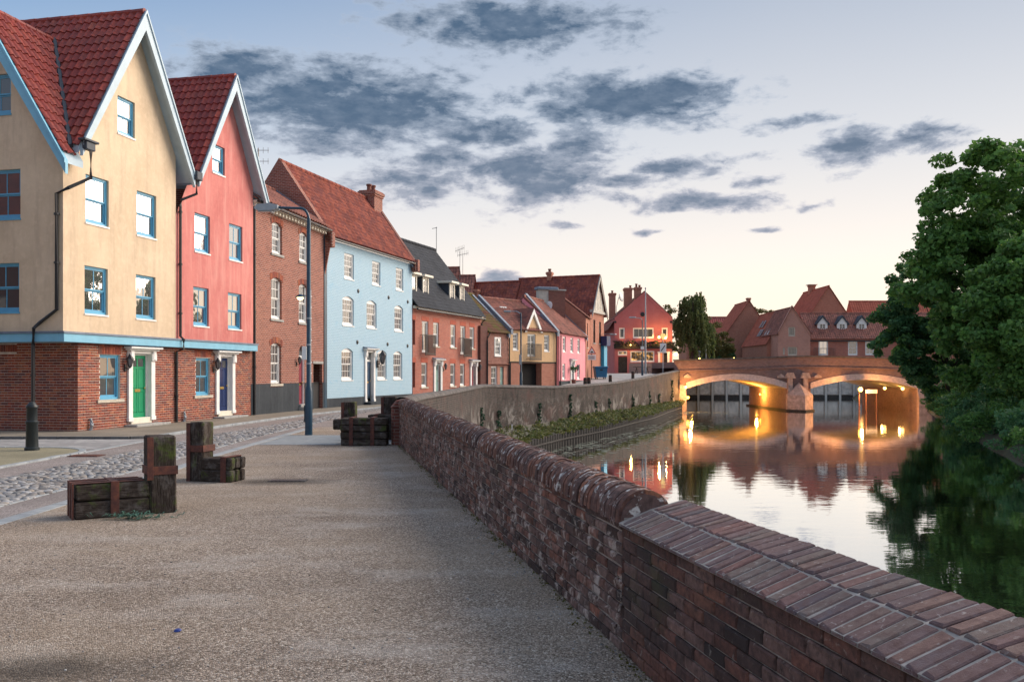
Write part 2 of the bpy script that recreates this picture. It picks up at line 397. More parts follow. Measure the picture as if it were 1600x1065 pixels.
roofmat('mossy_pantile', [(.16, .07, .05), (.20, .085, .06), (.14, .08, .05)], moss=((.13, .12, .035), .8, .9, .42))
roofmat('dull_pantile', [(.18, .08, .065), (.27, .11, .085), (.33, .135, .10), (.16, .08, .07)], moss=((.09, .08, .05), .35, 1.2, .55))
roofmat('brown_pantile', [(.33, .095, .062), (.40, .12, .08), (.36, .105, .068)])
roofmat('slate', [(.034, .038, .046), (.048, .052, .062), (.04, .044, .052)], rough=.9)
plain('lead', (.16, .20, .26), .55, .15, 5, .1)
plain('sky_blue_paint', (.19, .45, .60), .45, .06, 3, .05)
plain('pale_blue_paint', (.37, .48, .55), .45, .06, 3, .05)
plain('blue_frame_paint', (.11, .36, .54), .35, .06, 3, .03)
plain('white_paint', (.78, .77, .74), .45, .05, 4, .05)
plain('cream_paint', (.74, .68, .56), .5, .06, 4, .05)
plain('stone_sill', (.50, .45, .37), .85, .15, 9, .3)
plain('grey_stone', (.34, .33, .31), .9, .18, 7, .4)
plain('black_iron', (.018, .018, .02), .4, .1, 8, .05)
plain('black_green_iron', (.016, .022, .024), .4, .15, 8, .08)
plain('blue_pole_paint', (.02, .055, .09), .35, .15, 6, .05)
plain('grey_metal', (.30, .33, .36), .45, .1, 5, .05, metallic=.3)
plain('green_door', (.012, .26, .115), .3, .05, 3, .02)
plain('navy_door', (.012, .03, .11), .3, .05, 3, .02)
plain('crimson_door', (.26, .035, .055), .35, .05, 3, .02)
plain('dark_blue_door', (.03, .07, .13), .35, .05, 3, .02)
plain('sage_door', (.30, .45, .40), .45, .05, 3, .02)
plain('grey_door', (.42, .47, .50), .45, .05, 3, .02)
plain('brass', (.55, .38, .12), .3, .1, 8, .0, metallic=.8)
plain('slate_lead_dark', (.04, .05, .065), .6, .1, 5, .1)
plain('bin_blue', (.02, .13, .26), .45, .08, 5, .02)
plain('bin_royal', (.015, .04, .22), .45, .08, 5, .02)
plain('chimney_pot', (.18, .07, .05), .8, .15, 8, .1)
plain('aerial', (.20, .20, .20), .5, .05, 3, 0, metallic=.5)
plain('timber_grey', (.46, .43, .38), .85, .1, 4, .1)
plain('pier_stone', (.46, .31, .25), .9, .25, 3, .5, .02)
plain('arch_stone', (.60, .44, .38), .85, .15, 4, .3, .01)
plain('concrete_panel', (.52, .47, .41), .9, .2, 2.2, .4, .02)
plain('dark_timber', (.045, .038, .032), .9, .25, 5, .5, .02)
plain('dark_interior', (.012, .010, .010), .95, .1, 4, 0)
plain('garage_wall', (.16, .045, .04), .9, .15, 4, .1)
plain('kerb_stone', (.29, .31, .32), .85, .15, 6, .4, .006)
plain('dark_kerb', (.10, .10, .10), .8, .25, 9, .4, .006)  # darker tone for the front run of the pavement kerb
plain('slab', (.24, .26, .27), .85, .12, 4, .3, .004)
glassmat('glass', refl=.50)
glassmat('glass_dim', (.05, .055, .06), refl=.13)
glassmat('glass_far', (.03, .033, .036), refl=.03)
mlit = glassmat('lit_glass', (.03, .022, .018), refl=.04, emit=(1, .5, .14), es=.5)
_t = NT(mlit.node_tree); _p = mlit.node_tree.nodes['Principled BSDF']
_t.put(_p, 'Emission Strength', _t.maprange(_t.noise(_t.scale(obj_co(_t), (1, .2, 1)), 2.6, 2, .4), .52, .72, .03, 1.3))
glassmat('skylight_glass', (.5, .5, .5), refl=.8, rough=.15)
plain('curtain', (.70, .68, .62), .9, .1, 9, .2)

def woodmat():
    m, t, p = newmat('mossy_timber'); co = t.add('ShaderNodeNewGeometry').outputs['Position']; lo = obj_co(t)
    gr = t.noise(t.scale(lo, (2.2, 14, 14)), 3.2, 8, .7); cr = t.noise(t.scale(lo, (1.2, 22, 22)), 3, 4, .6); n = t.noise(co, 3.2, 5, .65); ms = t.noise(co, 3.4, 5, .65, .4); pa = t.noise(co, 5.5, 5, .7)
    c = t.ramp(gr, [(.25, (.012, .009, .008)), (.5, (.045, .034, .028)), (.75, (.11, .09, .078))])
    c = t.mix(t.math('MULTIPLY', t.maprange(pa, .5, .68), .6), c, (.17, .155, .145))
    c = t.mix(t.math('MULTIPLY', t.maprange(ms, .55, .68), .75), c, (.075, .11, .02))
    c = t.mix(t.maprange(cr, .36, .26), c, (.008, .006, .006))
    t.put(p, 'Base Color', c); t.put(p, 'Roughness', .92); t.put(p, 'Specular IOR Level', .15)
    t.put(p, 'Normal', t.bump(t.math('ADD', gr, t.math('MULTIPLY', t.maprange(cr, .25, .4), .8)), .8, .018))
    m, t, p = newmat('rusty_iron'); co = t.add('ShaderNodeNewGeometry').outputs['Position']
    n = t.noise(co, 9, 6, .7); f = t.noise(co, 60, 3)
    t.put(p, 'Base Color', t.ramp(n, [(.3, (.035, .016, .014)), (.5, (.095, .032, .024)), (.7, (.17, .055, .03))])); t.put(p, 'Roughness', .75); t.put(p, 'Metallic', .15)
    t.put(p, 'Normal', t.bump(f, .3, .004))
woodmat()
def groundmats():
    # resin bound gravel
    m, t, p = newmat('gravel'); co = obj_co(t)
    def cell(sc):
        v = t.add('ShaderNodeSeparateColor'); t.l.new(t.voro(co, sc, 'F1', 'Color'), v.inputs[0]); return v.outputs[0]
    v2 = t.voro(co, 95, 'F1', 'Distance'); f = t.noise(co, 40, 5, .8)
    st = [(0, (.05, .038, .03)), (.3, (.165, .124, .095)), (.58, (.34, .263, .205)), (.8, (.54, .435, .345)), (1, (.90, .81, .70))]
    c = t.mix(.3, t.ramp(cell(95), st), t.ramp(cell(170), st))
    b = t.noise(co, .55, 6, .65); b2 = t.noise(t.scale(co, (.6, 1.15, 1)), 1.1, 7, .72); b3 = t.noise(co, .22, 4, .6); b4 = t.noise(co, .8, 4, .6, .8)
    c = t.mix(t.maprange(b, .36, .64), c, (.74, .72, .71), 'MULTIPLY')
    c = t.mix(t.math('MULTIPLY', t.maprange(b2, .50, .70), .50), c, (.52, .47, .42))
    c = t.mix(t.math('MULTIPLY', t.maprange(b3, .45, .60), .28), c, (.46, .35, .24))
    c = t.mix(t.math('MULTIPLY', t.maprange(b4, .66, .78), .4), c, (.055, .048, .042))
    c = t.mix(t.math('MULTIPLY', t.maprange(f, .52, .78), .65), c, (.05, .04, .034))
    for (sx, sy, sr) in ((-3.5, 13.6, .55), (-2.55, 4.95, .42)):      # old oil stains
        vm = t.add('ShaderNodeVectorMath', operation='DISTANCE'); t.put(vm, 0, t.scale(co, (.55, 1, 1))); vm.inputs[1].default_value = (sx * .55, sy, .008)
        d = t.math('ADD', vm.outputs['Value'], t.math('MULTIPLY', t.math('SUBTRACT', b4, .5), .5))
        c = t.mix(t.math('MULTIPLY', t.maprange(d, sr, sr * .25), .7), c, (.03, .026, .023))
    t.put(p, 'Base Color', c); t.put(p, 'Roughness', .9); t.put(p, 'Specular IOR Level', .2)
    t.put(p, 'Normal', t.bump(t.math('ADD', t.math('MULTIPLY', v2, -1.0), t.math('MULTIPLY', f, .6)), .9, .012))
    def agg(name, cols, sc, rough=.85):
        m, t, p = newmat(name); co = obj_co(t)
        v = t.voro(co, sc, 'F1', 'Color'); v2 = t.voro(co, sc, 'F1', 'Distance'); s1 = t.add('ShaderNodeSeparateColor'); t.l.new(v, s1.inputs[0])
        c = t.ramp(s1.outputs[0], [(i / (len(cols) - 1), x) for i, x in enumerate(cols)])
        b = t.noise(co, .7, 5, .6); c = t.mix(t.math('MULTIPLY', t.maprange(b, .4, .65), .5), c, tuple(x * .5 for x in cols[len(cols) // 2]))
        t.put(p, 'Base Color', c); t.put(p, 'Roughness', rough); t.put(p, 'Specular IOR Level', .25); t.put(p, 'Normal', t.bump(t.math('MULTIPLY', v2, -1.0), .5, .006))
    agg('aggregate', [(.13, .11, .105), (.22, .185, .175), (.29, .25, .23), (.40, .36, .34)], 70)
    agg('pavement', [(.20, .175, .14), (.25, .215, .17), (.28, .24, .195)], 45)
    agg('green_tarmac', [(.20, .18, .12), (.26, .235, .155), (.30, .27, .19)], 60)
    agg('setts_far', [(.24, .235, .235), (.32, .31, .305), (.38, .37, .36)], 6)
    agg('bank_soil', [(.03, .035, .02), (.05, .05, .03), (.06, .07, .035)], 8)
    agg('ledge_soil', [(.10, .10, .06), (.17, .15, .11), (.20, .18, .15)], 10)
    agg('far_ground', [(.08, .09, .05), (.12, .11, .08), (.14, .12, .09)], 2)
    agg('cobble_bed', [(.05, .045, .04), (.08, .07, .065), (.11, .10, .09)], 60)
groundmats()
piece('cobble', [(.13, .135, .14), (.30, .29, .28), (.42, .41, .40), (.22, .20, .19), (.36, .31, .26), (.50, .49, .48), (.26, .27, .29)], rough=.6, bump=.25, scale=12)
def watermat():
    m, t, p = newmat('river_water'); co = obj_co(t)
    t.put(p, 'Base Color', (.006, .010, .007)); t.put(p, 'Roughness', .15)
    gl = t.add('ShaderNodeBsdfGlossy'); gl.inputs['Roughness'].default_value = .018
    gl.inputs['Color'].default_value = (.97, .98, .97, 1)
    n = t.noise(t.scale(co, (.5, 1.0, 1)), 1.6, 3, .5); n2 = t.noise(t.scale(co, (.35, 1.2, 1)), 5.5, 2, .5)
    nb = t.bump(t.math('ADD', n, t.math('MULTIPLY', n2, .25)), .06, .06); t.put(gl, 'Normal', nb)
    fr = t.add('ShaderNodeFresnel'); fr.inputs[0].default_value = 1.33
    ms = t.add('ShaderNodeMixShader'); t.put(ms, 0, t.maprange(fr.outputs[0], 0.02, .5, .55, .97))
    t.l.new(p.outputs[0], ms.inputs[1]); t.l.new(gl.outputs[0], ms.inputs[2]); t.l.new(ms.outputs[0], m.node_tree.nodes['Material Output'].inputs[0])
watermat()
leafmat('sycamore_leaf', [(0.059, 0.133, 0.037), (0.096, 0.220, 0.049), (0.148, 0.293, 0.060), (0.083, 0.176, 0.053)])
leafmat('dark_leaf', [(0.042, 0.114, 0.048), (0.067, 0.173, 0.067), (0.101, 0.222, 0.078)])
leafmat('bright_leaf', [(0.076, 0.193, 0.040), (0.129, 0.271, 0.054), (0.179, 0.316, 0.068)])
leafmat('willow_leaf', [(0.085, 0.118, 0.042), (0.131, 0.162, 0.053), (0.169, 0.198, 0.066)])
leafmat('olive_leaf', [(0.084, 0.084, 0.025), (0.126, 0.112, 0.031), (0.154, 0.140, 0.042)])
leafmat('weed_leaf', [(.08, .12, .035), (.14, .17, .04), (.24, .21, .08), (.09, .11, .05), (.20, .16, .09)])
leafmat('moss_leaf', [(.09, .10, .02), (.14, .14, .03), (.10, .12, .03)])
leafmat('ivy_leaf', [(.014, .05, .03), (.025, .08, .045), (.03, .09, .05)])
leafmat('teal_leaf', [(.08, .17, .13), (.12, .22, .17), (.05, .11, .08)])
leafmat('basket_leaf', [(.02, .05, .018), (.04, .09, .03), (.20, .05, .08), (.05, .10, .03)])
plain('bark', (.075, .06, .05), .95, .3, 6, .8, .03)
M = MATS

# ================================================================== the ground and the river
def gz(y):
    pts = [(-60, 0), (50, 0), (56, .06), (62, .35), (70, .78), (80, 1.2), (90, 1.5), (105, 1.65), (900, 1.65)]
    for (a, za), (b, zb) in zip(pts, pts[1:]):
        if y <= b: return za + (zb - za) * max(0, (y - a)) / (b - a)
    return 1.65
WATER = -2.03
def sheet(name, left, right, y0, y1, step, mat, dz=0.0, kind='structure'):
    """ground sheet between two edge functions x=left(y), x=right(y), following the street's level"""
    mb = MB(); n = max(1, int(math.ceil((y1 - y0) / step))); row = []
    for i in range(n + 1):
        y = y0 + (y1 - y0) * i / n
        row.append((mb.vert((left(y), y, gz(y) + dz)), mb.vert((right(y), y, gz(y) + dz))))
    for (a, b), (c, d) in zip(row, row[1:]): mb.f.append((a, b, d, c))
    o = mb.build(name, mat); o['kind'] = kind; return o
def pl(pts):
    """piecewise linear x(y)"""
    def f(y):
        if y <= pts[0][0]: return pts[0][1] + (y - pts[0][0]) * (pts[1][1] - pts[0][1]) / (pts[1][0] - pts[0][0])
        for (a, xa), (b, xb) in zip(pts, pts[1:]):
            if y <= b: return xa + (xb - xa) * (y - a) / (b - a)
        return pts[-1][1]
    return f
# line of the river wall (its street face near the camera), then along the quay
wall_x = pl([(-3, 2.41), (20.6, -2.59), (24.7, -2.75), (46, -1.6), (56, 2.65), (68, 7.77), (78, 12.0), (87, 15.9), (88.1, 16.4), (112, 24)])
QUAY = [(-2.75, 22.2, 1.06), (-2.62, 30, 1.05), (-1.85, 42, 1.08), (-1.35, 46.0, 1.09), (.2, 50, .98), (2.65, 55.5, .86), (5.2, 61.5, .90), (7.77, 68, 1.02), (10.7, 75, 1.30), (13.6, 82, 1.68), (15.9, 87.6, 1.98)]
C = lambda v: (lambda y: v)
base = MB(); base.poly([(-2500, -400, -3.2), (2500, -400, -3.2), (2500, 3000, -3.2), (-2500, 3000, -3.2)])
struct(base.build('ground', M['far_ground']))
rw = MB(); rw.poly([(-3.5, -40, WATER), (140, -40, WATER), (140, 133, WATER), (-3.5, 133, WATER)]); struct(rw.build('river', M['river_water']))
sheet('street', C(-90), lambda y: wall_x(y) + .1, -40, 122, 2, M['aggregate'])
far = MB(); far.poly([(-90, 122, 1.645), (30, 122, 1.645), (30, 133.2, 1.645), (220, 133.2, 1.645), (220, 900, 1.645), (-500, 900, 1.645), (-500, 122, 1.645)]); struct(far.build('far_bank', M['far_ground']))
# right bank, sloping into the water
rb_edge = [(13, 10), (18.6, 30), (22, 40), (28, 56), (34.5, 72), (40.6, 87.9), (40.9, 103), (46, 120), (50, 132)]
mb = MB(); rows = []
for x, y in rb_edge:
    rows.append([mb.vert((x - .6, y, WATER - .5)), mb.vert((x + .5, y, WATER + .35)), mb.vert((x + 2.5, y, -.6)), mb.vert((x + 6, y, .3)), mb.vert((x + 150, y, .9))])
for a, b in zip(rows, rows[1:]):
    for i in range(4): mb.f.append((a[i], a[i + 1], b[i + 1], b[i]))
struct(mb.build('river_bank', M['bank_soil']))

# ---- surfaces of the near street: gravel walk, edgings, cobbles, side street, pavements
edge1 = pl([(5, -5.5), (9.75, -5.55), (14, -5.62), (17.6, -5.85), (23.8, -5.97), (30, -6.0), (45, -5.0)])
edge2 = pl([(5, -6.28), (11, -6.34), (15.4, -6.38), (19.2, -6.5), (23.3, -6.66), (30, -6.5), (40, -6.1), (50, -4.9)])
edge3 = pl([(5, -8.0), (14, -8.0), (19, -7.97), (24, -8.0), (27, -7.75), (33.5, -7.35), (40, -6.6), (50, -5.2)])
sheet('gravel_walk', lambda y: edge1(y) + .0, lambda y: wall_x(y) + .05, -12, 20.6, 1, M['gravel'], .008)
sheet('gravel_patch', lambda y: edge1(y) + .05, lambda y: wall_x(y) + .05, 23.8, 27.5, 1, M['gravel'], .008)
def kerb_line(name, fx, y0, y1, width, h, length, mat, joint=.012):
    """a line of separate edging stones"""
    k = MB(); k.box(-.01, .01, y0, y1, -.06, -.05); root = k.build(name, mat); root['kind'] = 'structure'
    y = y0
    while y < y1 - .05:
        ye = min(y1, y + length * random.uniform(.92, 1.08))
        xa, xb = fx(y), fx(ye); b = MB()
        dy = ye - y - joint; ang = math.atan2(xb - xa, ye - y)
        b.cbox(-width / 2, width / 2, -dy / 2, dy / 2, -.08, h + random.uniform(-.002, .002), .006)
        o = b.build('kerb_stone', mat, root); o.location = ((xa + xb) / 2, (y + ye) / 2, gz(y)); o.rotation_euler = (0, 0, -ang); y = ye
    return root
kerb_line('edging', lambda y: edge1(y) - .09, 6, 27, .2, .016, .9, M['kerb_stone'])
kerb_line('cobble_edging', lambda y: edge2(y) - .02, 8, 30, .09, .012, .9, M['kerb_stone'])
sheet('cobble_bed', edge3, edge2, 6, 46, 1, M['cobble_bed'], .006)
# crossing slabs
sl = MB(); sl.box(-4, -3.98, 22, 22.02, -.05, -.04); slabs = sl.build('crossing', M['slab']); struct(slabs)
for j in range(5):
    y0 = 20.62 + j * .635; x = edge1(y0) + .06
    while x < -2.9:
        ln = random.choice((.6, .75, .9)); b = MB(); b.cbox(x, min(x + ln, -2.72) - .012, y0, y0 + .622, -.06, .012 + random.uniform(0, .003), .005); b.build('slab', M['slab'], slabs); x += ln
# cobbles
def cobble_mesh(mb, c, a, b, h, rot, seg=8):
    ca, sa = math.cos(rot), math.sin(rot); rings = []
    jit = [random.uniform(.8, 1.15) for _ in range(seg)]
    for rr, zz in ((1.0, -.2), (1.0, .35), (.82, .78), (.45, 1.0)):
        r0 = len(mb.v)
        for k in range(seg):
            t = 2 * math.pi * k / seg; px, py = a * rr * math.cos(t) * jit[k], b * rr * math.sin(t) * jit[k]
            mb.v.append((c[0] + ca * px - sa * py, c[1] + sa * px + ca * py, c[2] + h * zz))
        rings.append(r0)
    for r0, r1 in zip(rings, rings[1:]):
        for k in range(seg): mb.f.append((r0 + k, r0 + (k + 1) % seg, r1 + (k + 1) % seg, r1 + k))
    mb.f.append(tuple(rings[-1] + k for k in range(seg)))
bed = MB(); bed.box(-7.2, -7.18, 14, 14.02, -.06, -.05); cob_root = bed.build('cobble_strip', M['cobble_bed']); struct(cob_root)
spots = []; y = 6.1
while y < 44:
    dy = .115; x = edge3(y) + random.uniform(.03, .10)
    while x < edge2(y) - .07:
        dx = random.uniform(.10, .17)
        spots.append((x + dx / 2, y + random.uniform(-.02, .02), dx * .54, dy * random.uniform(.44, .56), random.uniform(.018, .036), random.uniform(-.4, .4))); x += dx
    y += dy
vis = sorted([s for s in spots if s[1] > 10.9], key=lambda s: s[1])
near_set = set(id(s) for s in vis[:300]); rest = MB()
for s in spots:
    if id(s) in near_set:
        b = MB(); cobble_mesh(b, (0, 0, .004), s[2], s[3], s[4], s[5]); o = b.build('cobble', M['cobble'], cob_root, True); o.location = (s[0], s[1], 0)
    else: cobble_mesh(rest, (s[0], s[1], .004), s[2], s[3], s[4], s[5], 6)
rest.build('cobbles', M['cobble'], cob_root, True, 'stuff')
# raised pavement in front of the houses, with its kerb
pave_edge = [(-30, 22.45), (-9.6, 22.5), (-9.25, 22.75), (-9.1, 23.6), (-9.05, 25.4), (-8.75, 29), (-7.95, 35.5), (-7.4, 38), (-5.9, 44), (-4.3, 51.5), (-.4, 60.0)]
back = [(-2.5, 63), (-8, 53), (-11, 42), (-13, 30), (-30, 30)]
mb = MB(); pv = pave_edge + back
mb.prism([(x, y) for x, y in pv], 'z', -.2, .055); struct(mb.build('pavement', M['pavement']))
k = MB(); k.box(-9.5, -9.48, 24, 24.02, -.1, -.09); kr = k.build('pavement_kerb', M['dark_kerb']); struct(kr)
for (x0, y0), (x1, y1) in zip(pave_edge[:-1], pave_edge[1:]):
    L = math.hypot(x1 - x0, y1 - y0); n = max(1, round(L / .9)); ang = math.atan2(y1 - y0, x1 - x0)
    for i in range(n):
        t = (i + .5) / n
        if x0 + (x1 - x0) * t < -15: continue
        b = MB(); b.cbox(-L / n / 2 + .005, L / n / 2 - .005, -.065, .065, -.2, .066 + random.uniform(-.003, .003), .012)
        o = b.build('kerb_stone', M['dark_kerb'] if y0 < 22.6 else M['kerb_stone'], kr); o.location = (x0 + (x1 - x0) * t, y0 + (y1 - y0) * t, 0); o.rotation_euler = (0, 0, ang)
# corner island with the bollard, side street setts
isl = [(-30, 12.0), (-8.95, 12.0), (-8.92, 17.2)] + [(-10.3 + 1.4 * math.cos(a), 18.2 + 1.55 * math.sin(a)) for a in [R(-20 + 11 * i) for i in range(11)]] + [(-12, 19.85), (-30, 20.1)]
mb = MB(); mb.prism(isl, 'z', -.1, .02); struct(mb.build('corner_island', M['green_tarmac']))
k = MB(); k.box(-9.5, -9.48, 14, 14.02, -.1, -.09); kr2 = k.build('island_kerb', M['kerb_stone']); struct(kr2)
ip = isl[1:-1]
for (x0, y0), (x1, y1) in zip(ip[:-1], ip[1:]):
    L = math.hypot(x1 - x0, y1 - y0); n = max(1, round(L / .8)); ang = math.atan2(y1 - y0, x1 - x0)
    for i in range(n):
        t = (i + .5) / n; b = MB(); b.cbox(-L / n / 2 + .003, L / n / 2 - .003, -.07, .07, -.1, .032, .008); o = b.build('kerb_stone', M['kerb_stone'], kr2)
        o.location = (x0 + (x1 - x0) * t, y0 + (y1 - y0) * t, 0); o.rotation_euler = (0, 0, ang)
kerb_line('side_street_edging', C(-8.92), 18.6, 22.3, .12, .014, .8, M['kerb_stone'])
sheet('side_street', C(-40), C(-9.0), 19.4, 22.4, 3, M['setts_far'], .005)
sheet('quay_road', lambda y: wall_x(y) - 9, lambda y: wall_x(y) - .05, 62, 112, 2, M['setts_far'], .006)
mb = MB(); mb.cbox(-.28, .28, -.13, .13, 0, .014, .004)
for i in range(8): mb.box(-.24 + i * .06, -.21 + i * .06, -.1, .1, .014, .017)
o = mb.build('drain_cover', M['black_iron']); o.location = (-3.42, 13.7, .006); tag(o, 'dark iron drain cover let into the gravel walk', 'drain cover')
mb = MB(); mb.cbox(-.3, .3, -.2, .2, 0, .014, .004)
for i in range(8): mb.box(-.26 + i * .066, -.23 + i * .066, -.16, .16, .014, .017)
o = mb.build('gully_grate', M['rusty_iron']); o.location = (-8.5, 17.9, .004); tag(o, 'rusty gully grate in the road beside the corner island', 'drain cover')

# ================================================================== house helpers
def frame_of(A, B):
    L = math.hypot(B[0] - A[0], B[1] - A[1]); return math.atan2(B[1] - A[1], B[0] - A[0]), L
def house(name, label, A, B, cat='house', group=None):
    a, L = frame_of(A, B); return thing(name, label, cat, (A[0], A[1], 0), a, group), L
def clip(poly, fn):
    """keep the part of a 2D polygon where fn(p) >= 0 (fn linear)"""
    outp = []
    for i in range(len(poly)):
        p, q = poly[i], poly[(i + 1) % len(poly)]; fp, fq = fn(p), fn(q)
        if fp >= 0: outp.append(p)
        if (fp >= 0) != (fq >= 0):
            t = fp / (fp - fq); outp.append((p[0] + t * (q[0] - p[0]), p[1] + t * (q[1] - p[1])))
    return outp
def face_with_holes(mb, x0, x1, z0, z1, holes, put, clips=(), reveal=.13):
    """holes: (x0,x1,z0,z1[,arch rise]); put(a, z, depth) -> point"""
    xs = sorted({x0, x1, *[h[0] for h in holes], *[h[1] for h in holes]}); zs = sorted({z0, z1, *[h[2] for h in holes], *[h[3] for h in holes]})
    xs = [x for x in xs if x0 <= x <= x1]; zs = [z for z in zs if z0 <= z <= z1]
    for a, b in zip(xs, xs[1:]):
        for c, d in zip(zs, zs[1:]):
            mx, mz = (a + b) / 2, (c + d) / 2
            if any(h[0] < mx < h[1] and h[2] < mz < h[3] for h in holes): continue
            q = [(a, c), (b, c), (b, d), (a, d)]
            for fn in clips: q = clip(q, fn) if q else q
            if len(q) > 2: mb.poly([put(p[0], p[1], 0) for p in q])
    for h in holes:
        a, b, c, d = h[:4]
        for (p, q) in (((a, c), (a, d)), ((a, d), (b, d)), ((b, d), (b, c)), ((b, c), (a, c))):
            mb.poly([put(p[0], p[1], 0), put(q[0], q[1], 0), put(q[0], q[1], reveal), put(p[0], p[1], reveal)])
        if len(h) > 4 and h[4]:
            n = 8; r = h[4]; arc = [(a + (b - a) * i / n, d - r + r * (1 - ((i / n) * 2 - 1) ** 2)) for i in range(n + 1)]
            for p, q in zip(arc, arc[1:]):
                mb.poly([put(p[0], p[1], 0), put(q[0], q[1], 0), put(q[0], d, 0), put(p[0], d, 0)])
                mb.poly([put(q[0], q[1], 0), put(p[0], p[1], 0), put(p[0], p[1], reveal), put(q[0], q[1], reveal)])
def front(x, z, d): return (x, d, z)

def window(h, x0, x1, z0, z1, mat, cols=2, rows=1, y=0.0, rec=.085, glass='glass', sill=None, fw=.055, split=True, side=None, each_pane=True, case=False, sillx=.1, curtain=0.0):
    """sash window: frame with rails and bars, panes, sill"""
    put = side or (lambda x, d, z: (x, y + d, z))
    def bx(mb, a, b, d0, d1, c, e):
        p = [put(a, d0, c), put(b, d1, e)]
        xs, ys, zs = zip(*p); mb.box(min(xs), max(xs), min(ys), max(ys), min(zs), max(zs))
    m = MB(); f = fw
    bx(m, x0, x0 + f, rec - .02, rec + .07, z0, z1); bx(m, x1 - f, x1, rec - .02, rec + .07, z0, z1)
    bx(m, x0 + f, x1 - f, rec - .02, rec + .07, z1 - f, z1); bx(m, x0 + f, x1 - f, rec - .02, rec + .075, z0, z0 + f * 1.3)
    o = m.build('window', mat, h)
    zm = (z0 + z1) / 2
    ranges = [(z0 + f * 1.3, zm, rec + .035), (zm, z1 - f, rec + .0)] if split else [(z0 + f * 1.3, z1 - f, rec + .02)]
    for ri, (a, b, d) in enumerate(ranges):
        sb = MB(); s = .038
        bx(sb, x0 + f, x0 + f + s, d, d + .035, a, b); bx(sb, x1 - f - s, x1 - f, d, d + .035, a, b)
        bx(sb, x0 + f + s, x1 - f - s, d, d + .035, b - s, b); bx(sb, x0 + f + s, x1 - f - s, d, d + .035, a, a + s * (1.6 if ri == 0 else 1))
        xa, xb, za, zb = x0 + f + s, x1 - f - s, a + s, b - s; bw = .022
        for i in range(1, cols):
            cx = xa + (xb - xa) * i / cols; ww = bw * (2.6 if case and i == cols // 2 else 1); bx(sb, cx - ww / 2, cx + ww / 2, d + .004, d + .03, za, zb)
        for i in range(1, rows):
            cz = za + (zb - za) * i / rows; bx(sb, xa, xb, d + .005, d + .029, cz - bw / 2, cz + bw / 2)
        sb.build('sash', mat, o)
        gl = M[glass]
        if each_pane:
            for i in range(cols):
                pm = MB(); u0, u1 = xa + (xb - xa) * i / cols, xa + (xb - xa) * (i + 1) / cols
                bx(pm, u0 - .002, u1 + .002, d + .014, d + .02, za - .01, zb + .01); pm.build('pane', gl, o)
        else:
            pm = MB(); bx(pm, xa, xb, d + .014, d + .02, za - .01, zb + .01); pm.build('pane', gl, o)
    if curtain:
        cm = MB(); bx(cm, x0 + f, x1 - f, rec + .1, rec + .11, z1 - f - (z1 - z0) * curtain, z1 - f); cm.build('blind', M['curtain'], o)
    if sill:
        sm = MB(); th_ = .085 if sillx > .08 else .045; bx(sm, x0 - sillx, x1 + sillx, -.05 if sillx > .08 else -.025, rec, z0 - th_, z0 + .002); sm.build('sill', M[sill], o)
    return o
def door(h, x0, x1, z0, z1, mat, y=.1, glazed=True, letter=True, side_handle=1, rows=3):
    m = MB(); m.box(x0, x1, y, y + .05, z0, z1); o = m.build('door', M[mat], h)
    W, Hh = x1 - x0, z1 - z0; st = .1
    zs = [z0 + .16, z0 + Hh * .40, z0 + Hh * .47, z0 + Hh * .78, z0 + Hh * .82, z1 - .1]
    pm = MB()
    for i, (a, b) in enumerate(((zs[0], zs[1]), (zs[2], zs[3]), (zs[4], zs[5]))):
        for (u0, u1) in ((x0 + st, (x0 + x1) / 2 - .04), ((x0 + x1) / 2 + .04, x1 - st)):
            if i == 2 and glazed:
                g = MB(); g.box(u0, u1, y - .006, y + .004, a, b); g.build('pane', M['glass_dim'], o)
            else:
                q = MB(); q.cbox(u0, u1, y - .018, y + .01, a, b, .014); q.build('panel', M[mat], o)
    # raised stiles and rails
    r = MB()
    for (a, b) in ((x0, x0 + st - .015), (x1 - st + .015, x1), ((x0 + x1) / 2 - .028, (x0 + x1) / 2 + .028)): r.box(a, b, y - .014, y + .002, z0, z1)
    for (a, b) in ((z0, zs[0] - .015), (zs[1] + .012, zs[2] - .012), (zs[3] + .01, zs[4] - .01), (zs[5] + .012, z1)): r.box(x0, x1, y - .012, y + .003, a, b)
    r.build('rails', M[mat], o)
    if letter:
        l = MB(); l.cbox((x0 + x1) / 2 - .13, (x0 + x1) / 2 + .13, y - .028, y - .01, zs[1] + .02, zs[1] + .11, .006); l.build('letter_plate', M['brass'], o)
    k = MB(); kx = x1 - .07 if side_handle > 0 else x0 + .07
    k.lathe([(.012, 0), (.028, .02), (.03, .04), (.012, .055)], 8); kn = k.build('door_knob', M['brass'], o, True); kn.location = (kx, y - .015, z0 + Hh * .47); kn.rotation_euler = (R(90), 0, 0)
    return o
